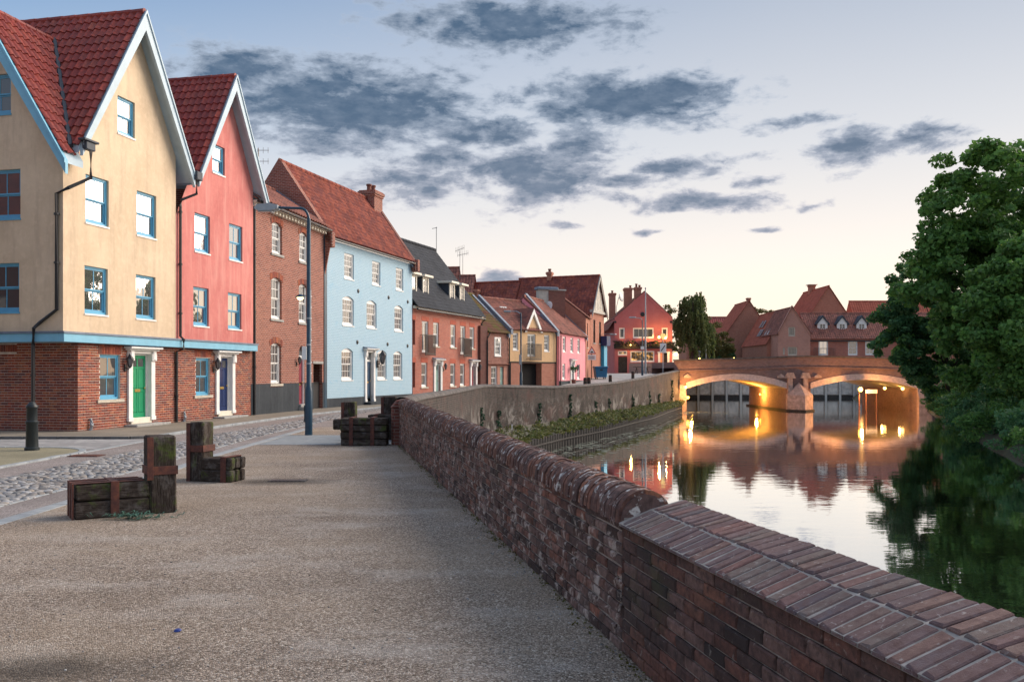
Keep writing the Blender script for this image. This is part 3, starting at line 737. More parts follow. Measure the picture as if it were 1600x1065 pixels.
def surround(h, x0, x1, z0, z1, w, mat='white_paint', hood=True, y=0):
    """door case: two pilasters, frieze, hood"""
    for a in (x0, x1 - w):
        p = MB(); p.cbox(a, a + w, y - .07, y + .12, z0, z1 - .2, .008); p.cbox(a - .02, a + w + .02, y - .09, y + .1, z0, z0 + .12, .008)
        p.cbox(a - .02, a + w + .02, y - .12, y + .1, z1 - .42, z1 - .2, .012); p.cbox(a + .02, a + w - .02, y - .14, y + .1, z1 - .40, z1 - .12, .02); p.build('pilaster', M[mat], h)
    f = MB(); f.cbox(x0, x1, y - .05, y + .12, z1 - .2, z1 - .06, .006); f.build('frieze', M[mat], h)
    if hood:
        f = MB(); f.cbox(x0 - .14, x1 + .14, y - .26, y + .02, z1 - .06, z1, .012); f.cbox(x0 - .08, x1 + .08, y - .17, y + .02, z1 - .11, z1 - .058, .012); f.build('door_hood', M[mat], h)
        f = MB(); f.prism([(-.27 + y, z1 + .002), (y + .02, z1 + .002), (y + .02, z1 + .09)], 'x', x0 - .15, x1 + .15); f.build('hood_lead', M['lead'], h)
def lantern(label, loc, rz, scale=1.0, lit=False):
    t = thing('wall_lantern', label, 'lantern', loc, rz)
    b = MB(); b.cbox(-.04, .04, -.03, .0, -.16, .04, .006); b.tube([(0, -.02, -.05), (0, -.12, -.1), (0, -.16, -.02)], .012, 6); b.build('bracket', M['black_iron'], t)
    g = MB(); g.lathe([(.045, .0), (.085, .2)], 6, (0, -.16, -.02)); g.build('glazing', M['lit_glass' if lit else 'glass_dim'], t)
    c = MB(); c.lathe([(.1, 0), (.09, .02), (.03, .1), (.012, .14)], 6, (0, -.16, .18)); c.lathe([(.02, -.05), (.05, .0)], 6, (0, -.16, -.02))
    for k in range(6):
        a = math.pi / 3 * k; c.tube([(.046 * math.cos(a), -.16 + .046 * math.sin(a), -.02), (.087 * math.cos(a), -.16 + .087 * math.sin(a), .18)], .006, 4)
    c.build('cage', M['black_iron'], t)
    t.scale = (scale,) * 3
    return t
def local_to_world(A, B, x, y, z):
    a, L = frame_of(A, B); c, s = math.cos(a), math.sin(a); return (A[0] + c * x - s * y, A[1] + s * x + c * y, z)
def pantile_sheet(name, h, mat, P, U, V, nu, nv, amp=.045, seg=4, lift=.02, kind=None):
    """wavy tiled slope: P eave corner, U along the eave, V up the slope (vectors); nu tiles x nv courses"""
    P, U, V = (np.array(a, float) for a in (P, U, V)); N = np.cross(U, V); N /= np.linalg.norm(N)
    cols = nu * seg; mb = MB()
    for j in range(nv):
        r0 = len(mb.v)
        for (t, lf) in ((j / nv - .012, lift), ((j + 1) / nv, 0.0)):
            for i in range(cols + 1):
                ph = 2 * math.pi * i / seg
                mb.v.append(tuple(P + U * (i / cols) + V * t + N * (amp * (.5 + .5 * math.sin(ph)) + lf)))
        for i in range(cols): mb.f.append((r0 + i, r0 + i + 1, r0 + cols + 2 + i, r0 + cols + 1 + i))
        b0 = len(mb.v)
        for i in range(cols + 1):
            ph = 2 * math.pi * i / seg; mb.v.append(tuple(P + U * (i / cols) + V * (j / nv - .012) + N * (amp * (.5 + .5 * math.sin(ph)) - .01)))
        for i in range(cols): mb.f.append((b0 + i, b0 + i + 1, r0 + i + 1, r0 + i))
    return mb.build(name, mat, h)
def slate_sheet(name, h, mat, P, U, V, nu, nv, lift=.018, gap=.004):
    """flat tiles, each its own face, half-lapped"""
    P, U, V = (np.array(a, float) for a in (P, U, V)); N = np.cross(U, V); N /= np.linalg.norm(N); mb = MB()
    for j in range(nv):
        off = .5 if j % 2 else 0
        for i in range(-1, nu + 1):
            a, b = max(0, (i + off) / nu), min(1, (i + 1 + off) / nu)
            if b - a < .001: continue
            b -= gap / np.linalg.norm(U); l = lift * random.uniform(.7, 1.25); t0, t1 = j / nv - .02, (j + 1) / nv + .01
            q = [P + U * a + V * t0 + N * l, P + U * b + V * t0 + N * l, P + U * b + V * t1, P + U * a + V * t1]
            mb.poly(q); mb.poly([q[0] - N * (l + .005), q[1] - N * (l + .005), q[1], q[0]])
    return mb.build(name, mat, h)
def roof_solid(name, h, mat, L0, L1, prof):
    """closed roof body below the tiles; prof: (y, z) polygon, along x"""
    mb = MB(); mb.prism(prof, 'x', L0, L1); return mb.build(name, mat, h)
def ridge_line(h, mat, p, q, n, r=.12):
    p, q = np.array(p, float), np.array(q, float); mb = MB(); d = (q - p) / n
    for i in range(n):
        a, b = p + d * i, p + d * (i + 1.04); mb.tube([a, b], [r, r * .9], 8)
    return mb.build('ridge_tiles', mat, h)
def pipe(h, pts, r=.045, mat='black_iron', name='drainpipe', brackets=()):
    m = MB(); m.tube(pts, r, 8); o = m.build(name, M[mat], h, True)
    for p in brackets:
        b = MB(); b.lathe([(r * 1.45, -.03), (r * 1.45, .03)], 8, p); b.build('pipe_bracket', M[mat], o)
    return o
def chimney(h, x0, x1, y0, y1, z0, z1, mat, pots, potmat='chimney_pot'):
    c = MB(); c.box(x0, x1, y0, y1, z0, z1 - .34); c.box(x0 - .05, x1 + .05, y0 - .05, y1 + .05, z1 - .34, z1 - .22); c.box(x0 - .1, x1 + .1, y0 - .1, y1 + .1, z1 - .22, z1 - .06); c.box(x0 - .04, x1 + .04, y0 - .04, y1 + .04, z1 - .06, z1)
    o = c.build('chimney', mat, h)
    for (px, py, hh) in pots:
        p = MB(); p.lathe([(.15, 0), (.13, .05), (.12, hh - .12), (.16, hh - .1), (.16, hh), (.1, hh)], 10, (px, py, z1 - .01)); p.build('chimney_pot', M[potmat], o, True)
    return o
def brick_list(x0, x1, z0, z1, holes, bw=.225, rh=.075, joint=.0135, soldiers=()):
    """rectangles of a stretcher-bond face"""
    L = []; n = int(round((z1 - z0) / rh))
    for j in range(n):
        a = z0 + j * rh; b = a + rh - joint; x = x0 - (bw / 2 if j % 2 else 0)
        while x < x1:
            segs = [(max(x, x0), min(x + bw - joint, x1))]
            for h in list(holes) + list(soldiers):
                if b > h[2] and a < h[3]:
                    ns = []
                    for (p, q) in segs:
                        if h[0] - .004 > p: ns.append((p, min(q, h[0] - .004)))
                        if h[1] + .004 < q: ns.append((max(p, h[1] + .004), q))
                    segs = ns
            L += [(p, q, a, b) for (p, q) in segs if q - p > .03]; x += bw
    for h in soldiers:
        x = h[0]
        while x < h[1] - .03: L.append((x, x + .065, h[2], h[3])); x += .075
    return L
def brick_mesh(mb, put, p, q, a, b, proud, c=.004, jit=0.0):
    """chamfered brick face standing proud of its bed; put(a, z, depth)"""
    r = [random.uniform(-jit, jit) for _ in range(9)]
    o = [put(p, a, .004), put(q, a, .004), put(q, b, .004), put(p, b, .004)]
    m = [put(p + r[0], a + r[1], -proud + c), put(q + r[2], a + r[3], -proud + c), put(q + r[4], b + r[5], -proud + c), put(p + r[6], b + r[7], -proud + c)]
    f = [put(p + c + r[0], a + c + r[1], -proud + r[8]), put(q - c + r[2], a + c + r[3], -proud - r[8]), put(q - c + r[4], b - c + r[5], -proud + r[8] * .5), put(p + c + r[6], b - c + r[7], -proud)]
    i = len(mb.v); mb.v += o + m + f
    for k in range(4):
        k2 = (k + 1) % 4; mb.f.append((i + k, i + k2, i + 4 + k2, i + 4 + k)); mb.f.append((i + 4 + k, i + 4 + k2, i + 8 + k2, i + 8 + k))
    mb.f.append((i + 8, i + 9, i + 10, i + 11))
def lay_bricks(h, entries, limit, mat, proud=.007, c=.003, jit=.0, name='brick', rest='bricks'):
    """entries: (put, p, q, a, b, key); the ones with the lowest key become parts, the rest one mesh"""
    entries = sorted(entries, key=lambda e: e[5]); rb = MB()
    for i, (put, p, q, a, b, _) in enumerate(entries):
        pr = proud * random.uniform(.7, 1.3)
        if i < limit:
            m = MB(); brick_mesh(m, put, p, q, a, b, pr, c, jit); m.build(name, M[mat], h)
        else: brick_mesh(rb, put, p, q, a, b, pr, c, jit)
    if rb.f: rb.build(rest, M[mat], h, False, 'stuff')

# ================================================================== cream corner house and coral house
G0 = (-11.97, 24.7); GU = (.2095, .9778)
GR = (G0[0] + GU[0] * 9.65, G0[1] + GU[1] * 9.65)
def tiles_on(h, slopes, limit, mat='red_tile', tw=.245, tl=.34):
    """pantiles laid one by one; slopes: (P, U, V, keep(p)) ; parts share one mesh"""
    def tile(mb, P, u, v, n, w, l):
        prof = [(0, .0), (.16, .045), (.34, .055), (.52, .03), (.72, .0), (.9, -.006), (1.04, .014)]
        r0 = len(mb.v)
        for (t, lf) in ((-.02, .042), (1.06, .006)):
            for (s, z) in prof: mb.v.append(tuple(P + u * (s * w) + v * (t * l) + n * (z + lf)))
        k = len(prof)
        for (s, z) in prof: mb.v.append(tuple(P + u * (s * w) + v * (-.02 * l) + n * (z + .016)))
        for i in range(k - 1):
            mb.f.append((r0 + i, r0 + i + 1, r0 + k + i + 1, r0 + k + i)); mb.f.append((r0 + 2 * k + i, r0 + 2 * k + i + 1, r0 + i + 1, r0 + i))
    todo = []
    for si, (P, U, V, keep) in enumerate(slopes):
        P, U, V = (np.array(a, float) for a in (P, U, V)); lu, lv = np.linalg.norm(U), np.linalg.norm(V); u, v = U / lu, V / lv; n = np.cross(u, v)
        if n[2] < 0: n = -n
        nu, nv = int(round(lu / tw)), int(round(lv / tl)); w_, l_ = lu / nu, lv / nv
        m = MB(); tile(m, np.zeros(3), u, v, n, w_, l_); me = m.mesh('pantile', M[mat], True)
        for j in range(nv):
            for i in range(nu):
                p = P + u * (i * w_) + v * (j * l_)
                if keep(p + u * w_ / 2 + v * l_ / 2): todo.append((i, p, me, (u, v, n, w_, l_)))
    todo.sort(key=lambda a: a[0]); rb = MB()
    for k, (_, p, me, a) in enumerate(todo):
        if k < limit:
            o = link('pantile', me, h); o.location = p + a[2] * random.uniform(-.003, .004)
        else: tile(rb, p, *a)
    if rb.f: rb.build('pantiles', M[mat], h, True, 'stuff')
def barge(h, apex, ends, y0, y1, height, mat, axis='y', name='bargeboard'):
    """two boards along the gable verge; apex/ends: (a, z)"""
    for e in ends:
        dx, dz = e[0] - apex[0], e[1] - apex[1]; L = math.hypot(dx, dz)
        p = [apex, e, (e[0], e[1] - height * L / abs(dx) * .62), (apex[0], apex[1] - height * L / abs(dx))]
        m = MB(); m.prism(p, axis, y0, y1); m.build(name, M[mat], h)
        q = [(apex[0], apex[1] + .03), (e[0] * 1.0, e[1] + .03), (e[0], e[1] - .075), (apex[0], apex[1] - .075)]
        m = MB(); m.prism(q, axis, y0 - .035 if y0 < y1 else y0 + .035, y0 - .001); m.build('verge_trim', M[mat], h)

cr, _ = house('corner_house', 'tall cream rendered corner house with blue sash windows and green door', G0, GR)
# --- render storeys
def gable_clips(ax, az, sl): return (lambda p: az - sl * (p[0] - ax) - p[1], lambda p: az + sl * (p[0] - ax) - p[1])
WF = [(.12, 1.11, 3.31, 4.64), (2.42, 3.40, 3.31, 4.64), (.16, 1.15, 5.84, 7.18), (2.46, 3.44, 5.84, 7.18), (1.55, 2.36, 8.69, 9.78)]
WL = [(1.24, 2.24, 3.31, 4.64), (1.20, 2.20, 5.84, 7.18), (1.5, 2.35, 8.69, 9.78)]
mb = MB()
face_with_holes(mb, -.73, 4.5, 2.7, 12.4, WF, lambda x, z, d: (x, -.12 + d, z), gable_clips(2.3, 12.3, 1.65))
face_with_holes(mb, -.12, 5.4, 2.7, 11.5, WL, lambda y, z, d: (-.73 + d, y, z), gable_clips(2.2, 11.4, 1.62))
mb.poly([(-.73, -.12, 2.72), (4.5, -.12, 2.72), (4.5, 5.4, 2.72), (-.73, 5.4, 2.72)]); mb.poly([(4.5, -.12, 2.7), (4.5, 9, 2.7), (4.5, 9, 8.5), (4.5, -.12, 8.5)]); mb.poly([(-.73, 5.4, 2.7), (-.73, 5.4, 7), (-.73, 9, 7), (-.73, 9, 2.7)])
mb.build('rendered_wall', M['cream_render'], cr)
# --- brick ground storey
BF = [(.93, 1.83, .89, 2.19), (2.33, 3.30, .12, 2.30)]
mb = MB(); face_with_holes(mb, 0, 4.6, -.1, 2.72, BF, lambda x, z, d: (x, .004 + d, z)); face_with_holes(mb, 0, 6, -.1, 2.72, [], lambda y, z, d: (.004 + d, y, z)); mb.build('ground_storey_wall', M['mortar_back'], cr)
ents = [(lambda x, z, d: (x, d, z), p, q, a, b, p + 3.2 + a * .01) for (p, q, a, b) in brick_list(0, 4.58, 0.02, 2.5, BF, soldiers=[(.86, 1.92, 2.2, 2.42)])]
ents += [(lambda y, z, d: (d, y, z), p, q, a, b, max(0, p - 1.2) * 4 + a * .01) for (p, q, a, b) in brick_list(0, 6, 0.02, 2.5, [], soldiers=[(1.95, 2.9, 2.25, 2.45)])]
lay_bricks(cr, ents, 300, 'red_brick')
# --- jetty cornice
for (x0, x1, y0, y1) in ((-.86, 4.6, -.25, -.1), (-.86, -.71, -.1, 6)):
    m = MB(); m.cbox(x0, x1, y0, y1, 2.49, 2.72, .008); m.build('cornice', M['sky_blue_paint'], cr)
    m = MB(); m.box(x0 - .03, x1, y0 - .03, y1 + .01, 2.72, 2.775); m.build('cornice_lead', M['lead'], cr)
m = MB(); m.box(-.71, 4.6, -.1, .003, 2.49, 2.53); m.build('jetty_soffit', M['pale_blue_paint'], cr)
m = MB(); m.box(-.71, .003, .01, 6, 2.49, 2.53); m.build('jetty_soffit', M['pale_blue_paint'], cr)
for (a, b, c, d) in WF: window(cr, a, b, c, d, M['blue_frame_paint'], y=-.12, sill='white_paint', sillx=.02, curtain=.22 if c > 5 and a < 1 else 0)
for (a, b, c, d) in WL: window(cr, a, b, c, d, M['blue_frame_paint'], sill='blue_frame_paint', sillx=.02, glass='glass_far', side=lambda y, dd, z: (-.73 + dd, y, z))
window(cr, .93, 1.83, .89, 2.19, M['blue_frame_paint'], sill='stone_sill', sillx=.14, curtain=.0, glass='glass_dim')
door(cr, 2.42, 3.22, .30, 2.20, 'green_door', y=.13)
m = MB(); m.box(2.33, 2.42, .09, .2, .2, 2.3); m.box(3.22, 3.30, .09, .2, .2, 2.3); m.box(2.42, 3.22, .09, .2, 2.2, 2.3); m.build('door_frame', M['white_paint'], cr)
surround(cr, 2.15, 3.47, .2, 2.45, .2)
m = MB(); m.cbox(2.3, 3.32, -.05, .2, .12, .3, .01); m.build('threshold', M['cream_paint'], cr)
m = MB(); m.cbox(2.0, 3.75, -.45, .0, .02, .12, .02); m.build('doorstep', M['grey_stone'], cr)
m = MB(); m.tube([(.46, -.05, .06), (.46, -.09, .2), (.46, -.05, .38)], [.05, .055, .04], 8); m.build('air_vent', M['grey_metal'], cr, True)
# --- roofs
rz_main = lambda x: 12.48 - 1.65 * abs(x - 2.3); rz_left = lambda y: 11.62 - 1.62 * abs(y - 2.2)
ex0, ex1 = -.55, 4.95
keep_m = lambda p: rz_left(p[1]) < p[2] + .12 or p[1] < -.1
keep_l = lambda p: rz_main(p[0]) < p[2] + .12
tiles_on(cr, [((ex0, 6.0, rz_main(ex0)), (0, -6.5, 0), (2.3 - ex0, 0, 12.48 - rz_main(ex0)), keep_m),
              ((-1.05, -.35, rz_left(-.35)), (3.4, 0, 0), (0, 2.55, 11.62 - rz_left(-.35)), keep_l)], 300)
pantile_sheet('roof_slope', cr, M['red_tile'], (ex1, -.5, rz_main(ex1)), (0, 7.5, 0), (2.3 - ex1, 0, 12.48 - rz_main(ex1)), 30, 15)
m = MB(); m.prism([(ex0, rz_main(ex0) - .02), (2.3, 12.46), (2.3, 12.30), (ex0, rz_main(ex0) - .2)], 'y', -.46, 7); m.prism([(ex1, rz_main(ex1) - .02), (2.3, 12.46), (2.3, 12.30), (ex1, rz_main(ex1) - .2)], 'y', -.46, 7)
m.build('soffit', M['pale_blue_paint'], cr)
m = MB(); m.prism([(-.4, rz_left(-.4) - .02), (2.2, 11.60), (2.2, 11.42), (-.4, rz_left(-.4) - .2)], 'x', -1.02, -.3); m.prism([(2.2, 11.60), (4.9, rz_left(4.9) - .02), (4.9, rz_left(4.9) - .2), (2.2, 11.42)], 'x', -1.02, 2.0)
m.build('side_soffit', M['pale_blue_paint'], cr)
m = MB(); m.poly([(-.75, 2.2, 11.55), (1.9, 2.2, 11.55), (-.3, -.3, 7.55), (-.75, -.3, 7.55)]); m.build('roof_felt', M['red_tile'], cr)
barge(cr, (2.3, 12.5), ((ex0 + .05, rz_main(ex0 + .05)), (ex1, rz_main(ex1))), -.55, -.46, .30, 'pale_blue_paint')  # front boards: same blue as the side ones, sunlit tone put into the colour
barge(cr, (2.2, 11.64), ((-.5, rz_left(-.5)), (4.9, rz_left(4.9))), -1.12, -1.02, .30, 'sky_blue_paint', axis='x')  # side boards: same paint as the front, shade put into the colour
pantile_sheet('roof_slope', cr, M['red_tile'], (1.9, 4.95, rz_left(4.95)), (-2.95, 0, 0), (0, 2.2 - 4.95, 11.62 - rz_left(4.95)), 12, 14)
ridge_line(cr, M['red_tile'], (2.3, -.5, 12.47), (2.3, 7, 12.47), 16, .11)
ridge_line(cr, M['red_tile'], (-1.05, 2.2, 11.60), (1.75, 2.2, 11.60), 7, .11)
v = MB(); v.tube([(x, .388 + 1.0185 * x, rz_main(x) + .07) for x in (-.62, .2, 1.0, 1.75)], .085, 6); v.build('valley_lead', M['slate_lead_dark'], cr)
hp = MB(); hp.cbox(-.5, -.12, -.66, -.5, 7.68, 7.9, .02); hp.cbox(-.62, -.02, -.7, -.48, 7.9, 7.96, .012); hp.build('rain_hopper', M['slate_lead_dark'], cr)
pipe(cr, [(-.25, -.6, 7.7), (-.25, -.6, 6.95), (-.74, -.3, 6.6), (-.80, .02, 6.45), (-.80, .02, 3.35), (-.83, .75, 2.98), (-1.0, .8, 2.75), (-1.0, .8, 2.45), (-.06, .8, 2.25), (-.06, .8, .05)][:5] + [(-.80, .55, 3.0), (-.93, .62, 2.85), (-.95, .62, 2.4), (-.95, .62, .0)], .05,
     brackets=[(-.80, .02, 5.9), (-.80, .02, 4.6), (-.95, .62, 1.6)])
wl = lambda x, y, z: local_to_world(G0, GR, x, y, z)
gang = frame_of(G0, GR)[0]
lantern('black wall lantern beside the green door of the cream house', wl(2.05, -.0, 1.88), gang, 1.1)

A2 = wl(4.6, 0, 0)[:2]
rh, _ = house('gabled_house', 'coral red rendered gabled house with blue sash windows and navy door', A2, GR)
X = lambda s: s - 4.6
WR = [(X(a), X(b), c, d) for (a, b, c, d) in ((5.52, 6.48, 3.26, 4.57), (7.76, 8.72, 3.26, 4.57), (5.60, 6.56, 5.77, 7.07), (7.84, 8.79, 5.77, 7.07), (6.72, 7.54, 8.68, 9.68))]
mb = MB(); ax = X(7.62)
face_with_holes(mb, -.1, 5.0, 2.7, 12.2, WR, lambda x, z, d: (x, -.12 + d, z), gable_clips(ax, 12.1, 1.70))
mb.poly([(5.0, -.12, 2.7), (5.0, 8, 2.7), (5.0, 8, 8.1), (5.0, -.12, 8.1)]); mb.poly([(-.09, -.12, 2.7), (-.09, 8, 2.7), (-.09, 8, 8.1), (-.09, -.12, 8.1)]); mb.build('rendered_wall', M['coral_render'], rh)
BR_ = [(X(5.87), X(6.75), .89, 2.18), (X(7.27), X(8.2), .12, 2.3)]
mb = MB(); face_with_holes(mb, 0, 5.05, -.1, 2.72, BR_, lambda x, z, d: (x, .004 + d, z)); mb.poly([(5.05, 0, -.1), (5.05, 6, -.1), (5.05, 6, 2.72), (5.05, 0, 2.72)]); mb.build('ground_storey_wall', M['mortar_back'], rh)
lay_bricks(rh, [(front, p, q, a, b, p + a * .01) for (p, q, a, b) in brick_list(0.0, 5.05, .02, 2.5, BR_, soldiers=[(X(5.8), X(6.84), 2.2, 2.42)])], 300, 'red_brick')
m = MB(); m.cbox(.0, 5.12, -.25, -.1, 2.49, 2.72, .008); m.build('cornice', M['sky_blue_paint'], rh)
m = MB(); m.box(.0, 5.15, -.28, -.09, 2.72, 2.775); m.build('cornice_lead', M['lead'], rh)
m = MB(); m.box(0, 5.05, -.1, .003, 2.49, 2.53); m.build('jetty_soffit', M['pale_blue_paint'], rh)
for (a, b, c, d) in WR: window(rh, a, b, c, d, M['blue_frame_paint'], y=-.12, sill='white_paint', sillx=.02, curtain=.2 if a > 3 else 0)
window(rh, *BR_[0], M['blue_frame_paint'], sill='stone_sill', sillx=.14, glass='glass_dim')
door(rh, X(7.36), X(8.12), .30, 2.20, 'navy_door', y=.13)
m = MB(); m.box(X(7.27), X(7.36), .09, .2, .2, 2.3); m.box(X(8.12), X(8.2), .09, .2, .2, 2.3); m.box(X(7.36), X(8.12), .09, .2, 2.2, 2.3); m.build('door_frame', M['white_paint'], rh)
surround(rh, X(7.08), X(8.38), .2, 2.45, .2)
m = MB(); m.cbox(X(7.25), X(8.22), -.05, .2, .12, .3, .01); m.build('threshold', M['cream_paint'], rh)
m = MB(); m.cbox(X(6.95), X(8.65), -.45, .0, .02, .12, .02); m.build('doorstep', M['grey_stone'], rh)
m = MB(); m.tube([(X(5.08), -.05, .06), (X(5.08), -.09, .2), (X(5.08), -.05, .38)], [.05, .055, .04], 8); m.build('air_vent', M['grey_metal'], rh, True)
rzr = lambda x: 12.28 - 1.70 * abs(x - ax)
e0, e1 = X(5.15), X(10.0)
tiles_on(rh, [((e0, 6.5, rzr(e0)), (0, -7.0, 0), (ax - e0, 0, 12.28 - rzr(e0)), lambda p: True)], 300)
pantile_sheet('roof_slope', rh, M['red_tile'], (e1, -.5, rzr(e1)), (0, 7.5, 0), (ax - e1, 0, 12.28 - rzr(e1)), 30, 15)
m = MB(); m.prism([(e0, rzr(e0) - .02), (ax, 12.26), (ax, 12.1), (e0, rzr(e0) - .2)], 'y', -.46, 7); m.prism([(e1, rzr(e1) - .02), (ax, 12.26), (ax, 12.1), (e1, rzr(e1) - .2)], 'y', -.46, 7); m.build('soffit', M['pale_blue_paint'], rh)
barge(rh, (ax, 12.3), ((e0 + .05, rzr(e0 + .05)), (e1, rzr(e1))), -.55, -.46, .28, 'pale_blue_paint')
ridge_line(rh, M['red_tile'], (ax, -.5, 12.27), (ax, 7, 12.27), 16, .11)
hp = MB(); hp.cbox(.28, .62, -.66, -.36, 8.0, 8.28, .02); hp.build('rain_hopper', M['slate_lead_dark'], rh)
pipe(rh, [(.42, -.55, 8.1), (.42, -.55, 7.55), (.06, -.22, 7.3), (.04, -.2, 7.1), (.04, -.2, 2.85), (.04, -.32, 2.75), (.04, -.32, 2.45), (.04, -.06, 2.35), (.04, -.06, .05)], .045,
     brackets=[(.04, -.2, 6.9), (.04, -.2, 5.2), (.04, -.2, 3.6), (.04, -.06, 2.0), (.04, -.06, .9)])
lantern('black wall lantern beside the navy door of the coral house', wl(6.98, -.0, 1.85), gang, 1.1)

# ================================================================== row houses
def row_house(name, label, A, B, eave, rw_, rz_, wall, roof, holes, z0=-.3, depth=None, nv=14, tw=.26, style='pantile', ends=True, eave_out=.28, lift_left=False, cat='house'):
    h, L = house(name, label, A, B, cat)
    depth = depth or rw_ * 2
    sl = (rz_ - eave) / rw_
    mb = MB(); face_with_holes(mb, 0, L, z0, eave, holes, front)
    for x in (0, L): mb.poly([(x, 0, z0), (x, depth, z0), (x, depth, max(z0 + .1, rz_ - sl * abs(depth - rw_))), (x, rw_, rz_ - .03), (x, 0, eave)])
    mb.poly([(0, depth, z0), (L, depth, z0), (L, depth, eave - .2), (0, depth, eave - .2)])
    # near-black sheet behind the panes, darkness of unlit rooms put in as colour
    mb.build('wall', M[wall], h)
    r = MB(); r.box(.05, L - .05, .5, .55, z0, eave - .1); r.build('dark_backing', M['dark_interior'], h)
    P = (-.02, -eave_out, eave + .03); V = (0, rw_ + eave_out, rz_ - eave - .03 + .06)
    n = int((L + .04) / tw)
    if style == 'pantile': pantile_sheet('roof_slope', h, M[roof], P, (L + .04, 0, 0), V, n, nv)
    else: slate_sheet('roof_slope', h, M[roof], P, (L + .04, 0, 0), V, n, nv)
    b = MB(); b.prism([(-eave_out + .03, eave + .01), (rw_, rz_ + .03), (depth + .1, rz_ - sl * (depth + .1 - rw_) + .03), (depth + .1, rz_ - sl * (depth + .1 - rw_) - .1), (rw_, rz_ - .12), (-eave_out + .05, eave - .03)], 'x', 0, L); b.build('roof_body', M[roof], h)
    ridge_line(h, M[roof], (0, rw_, rz_ + .08), (L, rw_, rz_ + .08), max(4, int(L / .45)), .13)
    return h, L, sl
def upstand(h, x0, x1, pts, th, mat='lead', name='parapet_gable'):
    """raised party-wall gable along a slope; pts: (y,z) line"""
    m = MB(); m.prism([(y, z + th) for y, z in pts] + [(y, z - .25) for y, z in pts[::-1]], 'x', x0, x1); return m.build(name, M[mat], h)

BL = (-8.64, 41.3); BRt = (-5.73, 51.4)
WB = [(1.70, 2.68, 1.22, 2.88, .14), (1.74, 2.72, 3.84, 5.52, .14), (4.42, 5.38, 3.84, 5.52, .14), (1.80, 2.76, 6.48, 7.76, .14), (4.47, 5.42, 6.48, 7.76, .14), (4.42, 5.02, .30, 2.85, .25), (5.98, 7.0, -.2, 2.08)]
bh, L3, sl3 = row_house('brick_house', 'tall old red brick house with white sash windows and black plinth', GR, BL, 8.32, 2.45, 10.05, 'old_red_brick', 'dull_pantile', WB, nv=8)
m = MB(); face_with_holes(m, -.02, L3, -.2, 1.24, [(1.6, 2.8, 1.1, 1.24), (4.40, 5.04, -.2, 1.24), (5.96, 7.02, -.2, 1.24)], lambda x, z, d: (x, -.02 + d, z)); m.build('plinth', M['black_plinth'], bh)
for (a, b, c, d, _) in WB[:5]:
    window(bh, a, b, c, d, M['white_paint'], cols=3, rows=2, sill='stone_sill' if c < 3 else 'grey_stone', each_pane=False, glass='glass_dim', rec=.11, fw=.07)
    n = 11
    for i in range(n):
        t0, t1 = i / n, (i + .86) / n; f = lambda t: d - .14 + .14 * (1 - (2 * t - 1) ** 2)
        w0, x0, x1 = b - a, a - .08 + (b - a + .16) * t0, a - .08 + (b - a + .16) * t1
        q = MB(); q.prism([(x0, f(t0) + .005), (x1, f(t1) + .005), (x1 + (t1 - .5) * .1, f(t1) + .23), (x0 + (t0 - .5) * .1, f(t0) + .23)], 'y', -.018, .01); q.build('arch_brick', M['red_brick'], bh)
door(bh, 4.42, 5.0, .32, 2.3, 'crimson_door', y=.12, glazed=False)
m = MB(); m.box(4.4, 5.04, .1, .16, 2.3, 2.42); m.box(4.98, 5.06, .02, .18, .3, 2.6); m.build('door_frame', M['white_paint'], bh)
m = MB(); m.box(4.46, 4.98, .12, .13, 2.42, 2.82); m.build('fanlight', M['glass_dim'], bh)
m = MB(); m.cbox(4.35, 5.15, -.3, .1, .02, .2, .02); m.cbox(4.4, 5.1, -.12, .1, .2, .32, .02); m.build('doorstep', M['grey_stone'], bh)
m = MB(); m.box(5.98, 7.0, .13, .18, -.2, 1.25); m.build('alley_gate', M['black_iron'], bh)
m = MB(); m.box(5.98, 7.0, .6, .65, 1.2, 2.1); m.build('alley_wall', M['pale_blue_paint'], bh)
m = MB(); m.box(5.9, 7.08, -.03, .1, 2.08, 2.2); m.build('alley_lintel', M['grey_stone'], bh)
i = 0
m = MB(); m.box(-.05, L3, -.26, .0, 8.16, 8.24); m.build('eaves_board', M['cream_paint'], bh)
while i * .3 < L3 - .2:
    m = MB(); m.cbox(i * .3, i * .3 + .13, -.2, .0, 8.02, 8.16, .01); m.build('eaves_bracket', M['cream_paint'], bh); i += 1
m = MB(); m.tube([(-.05, -.34, 8.2), (L3, -.34, 8.2)], .06, 8); m.build('gutter', M['black_iron'], bh, True)
pipe(bh, [(.18, -.06, 8.2), (.18, -.06, .05)], .05, brackets=[(.18, -.06, 6.2), (.18, -.06, 4.0), (.18, -.06, 1.9)])
# abutment flashing against the blue house
upstand(bh, L3 - .12, L3 - .02, [(-.1, 8.4), (2.4, 10.12)], .09)
lantern('small black lantern by the crimson door of the brick house', local_to_world(GR, BL, 4.18, 0, 2.1), frame_of(GR, BL)[0], .9)

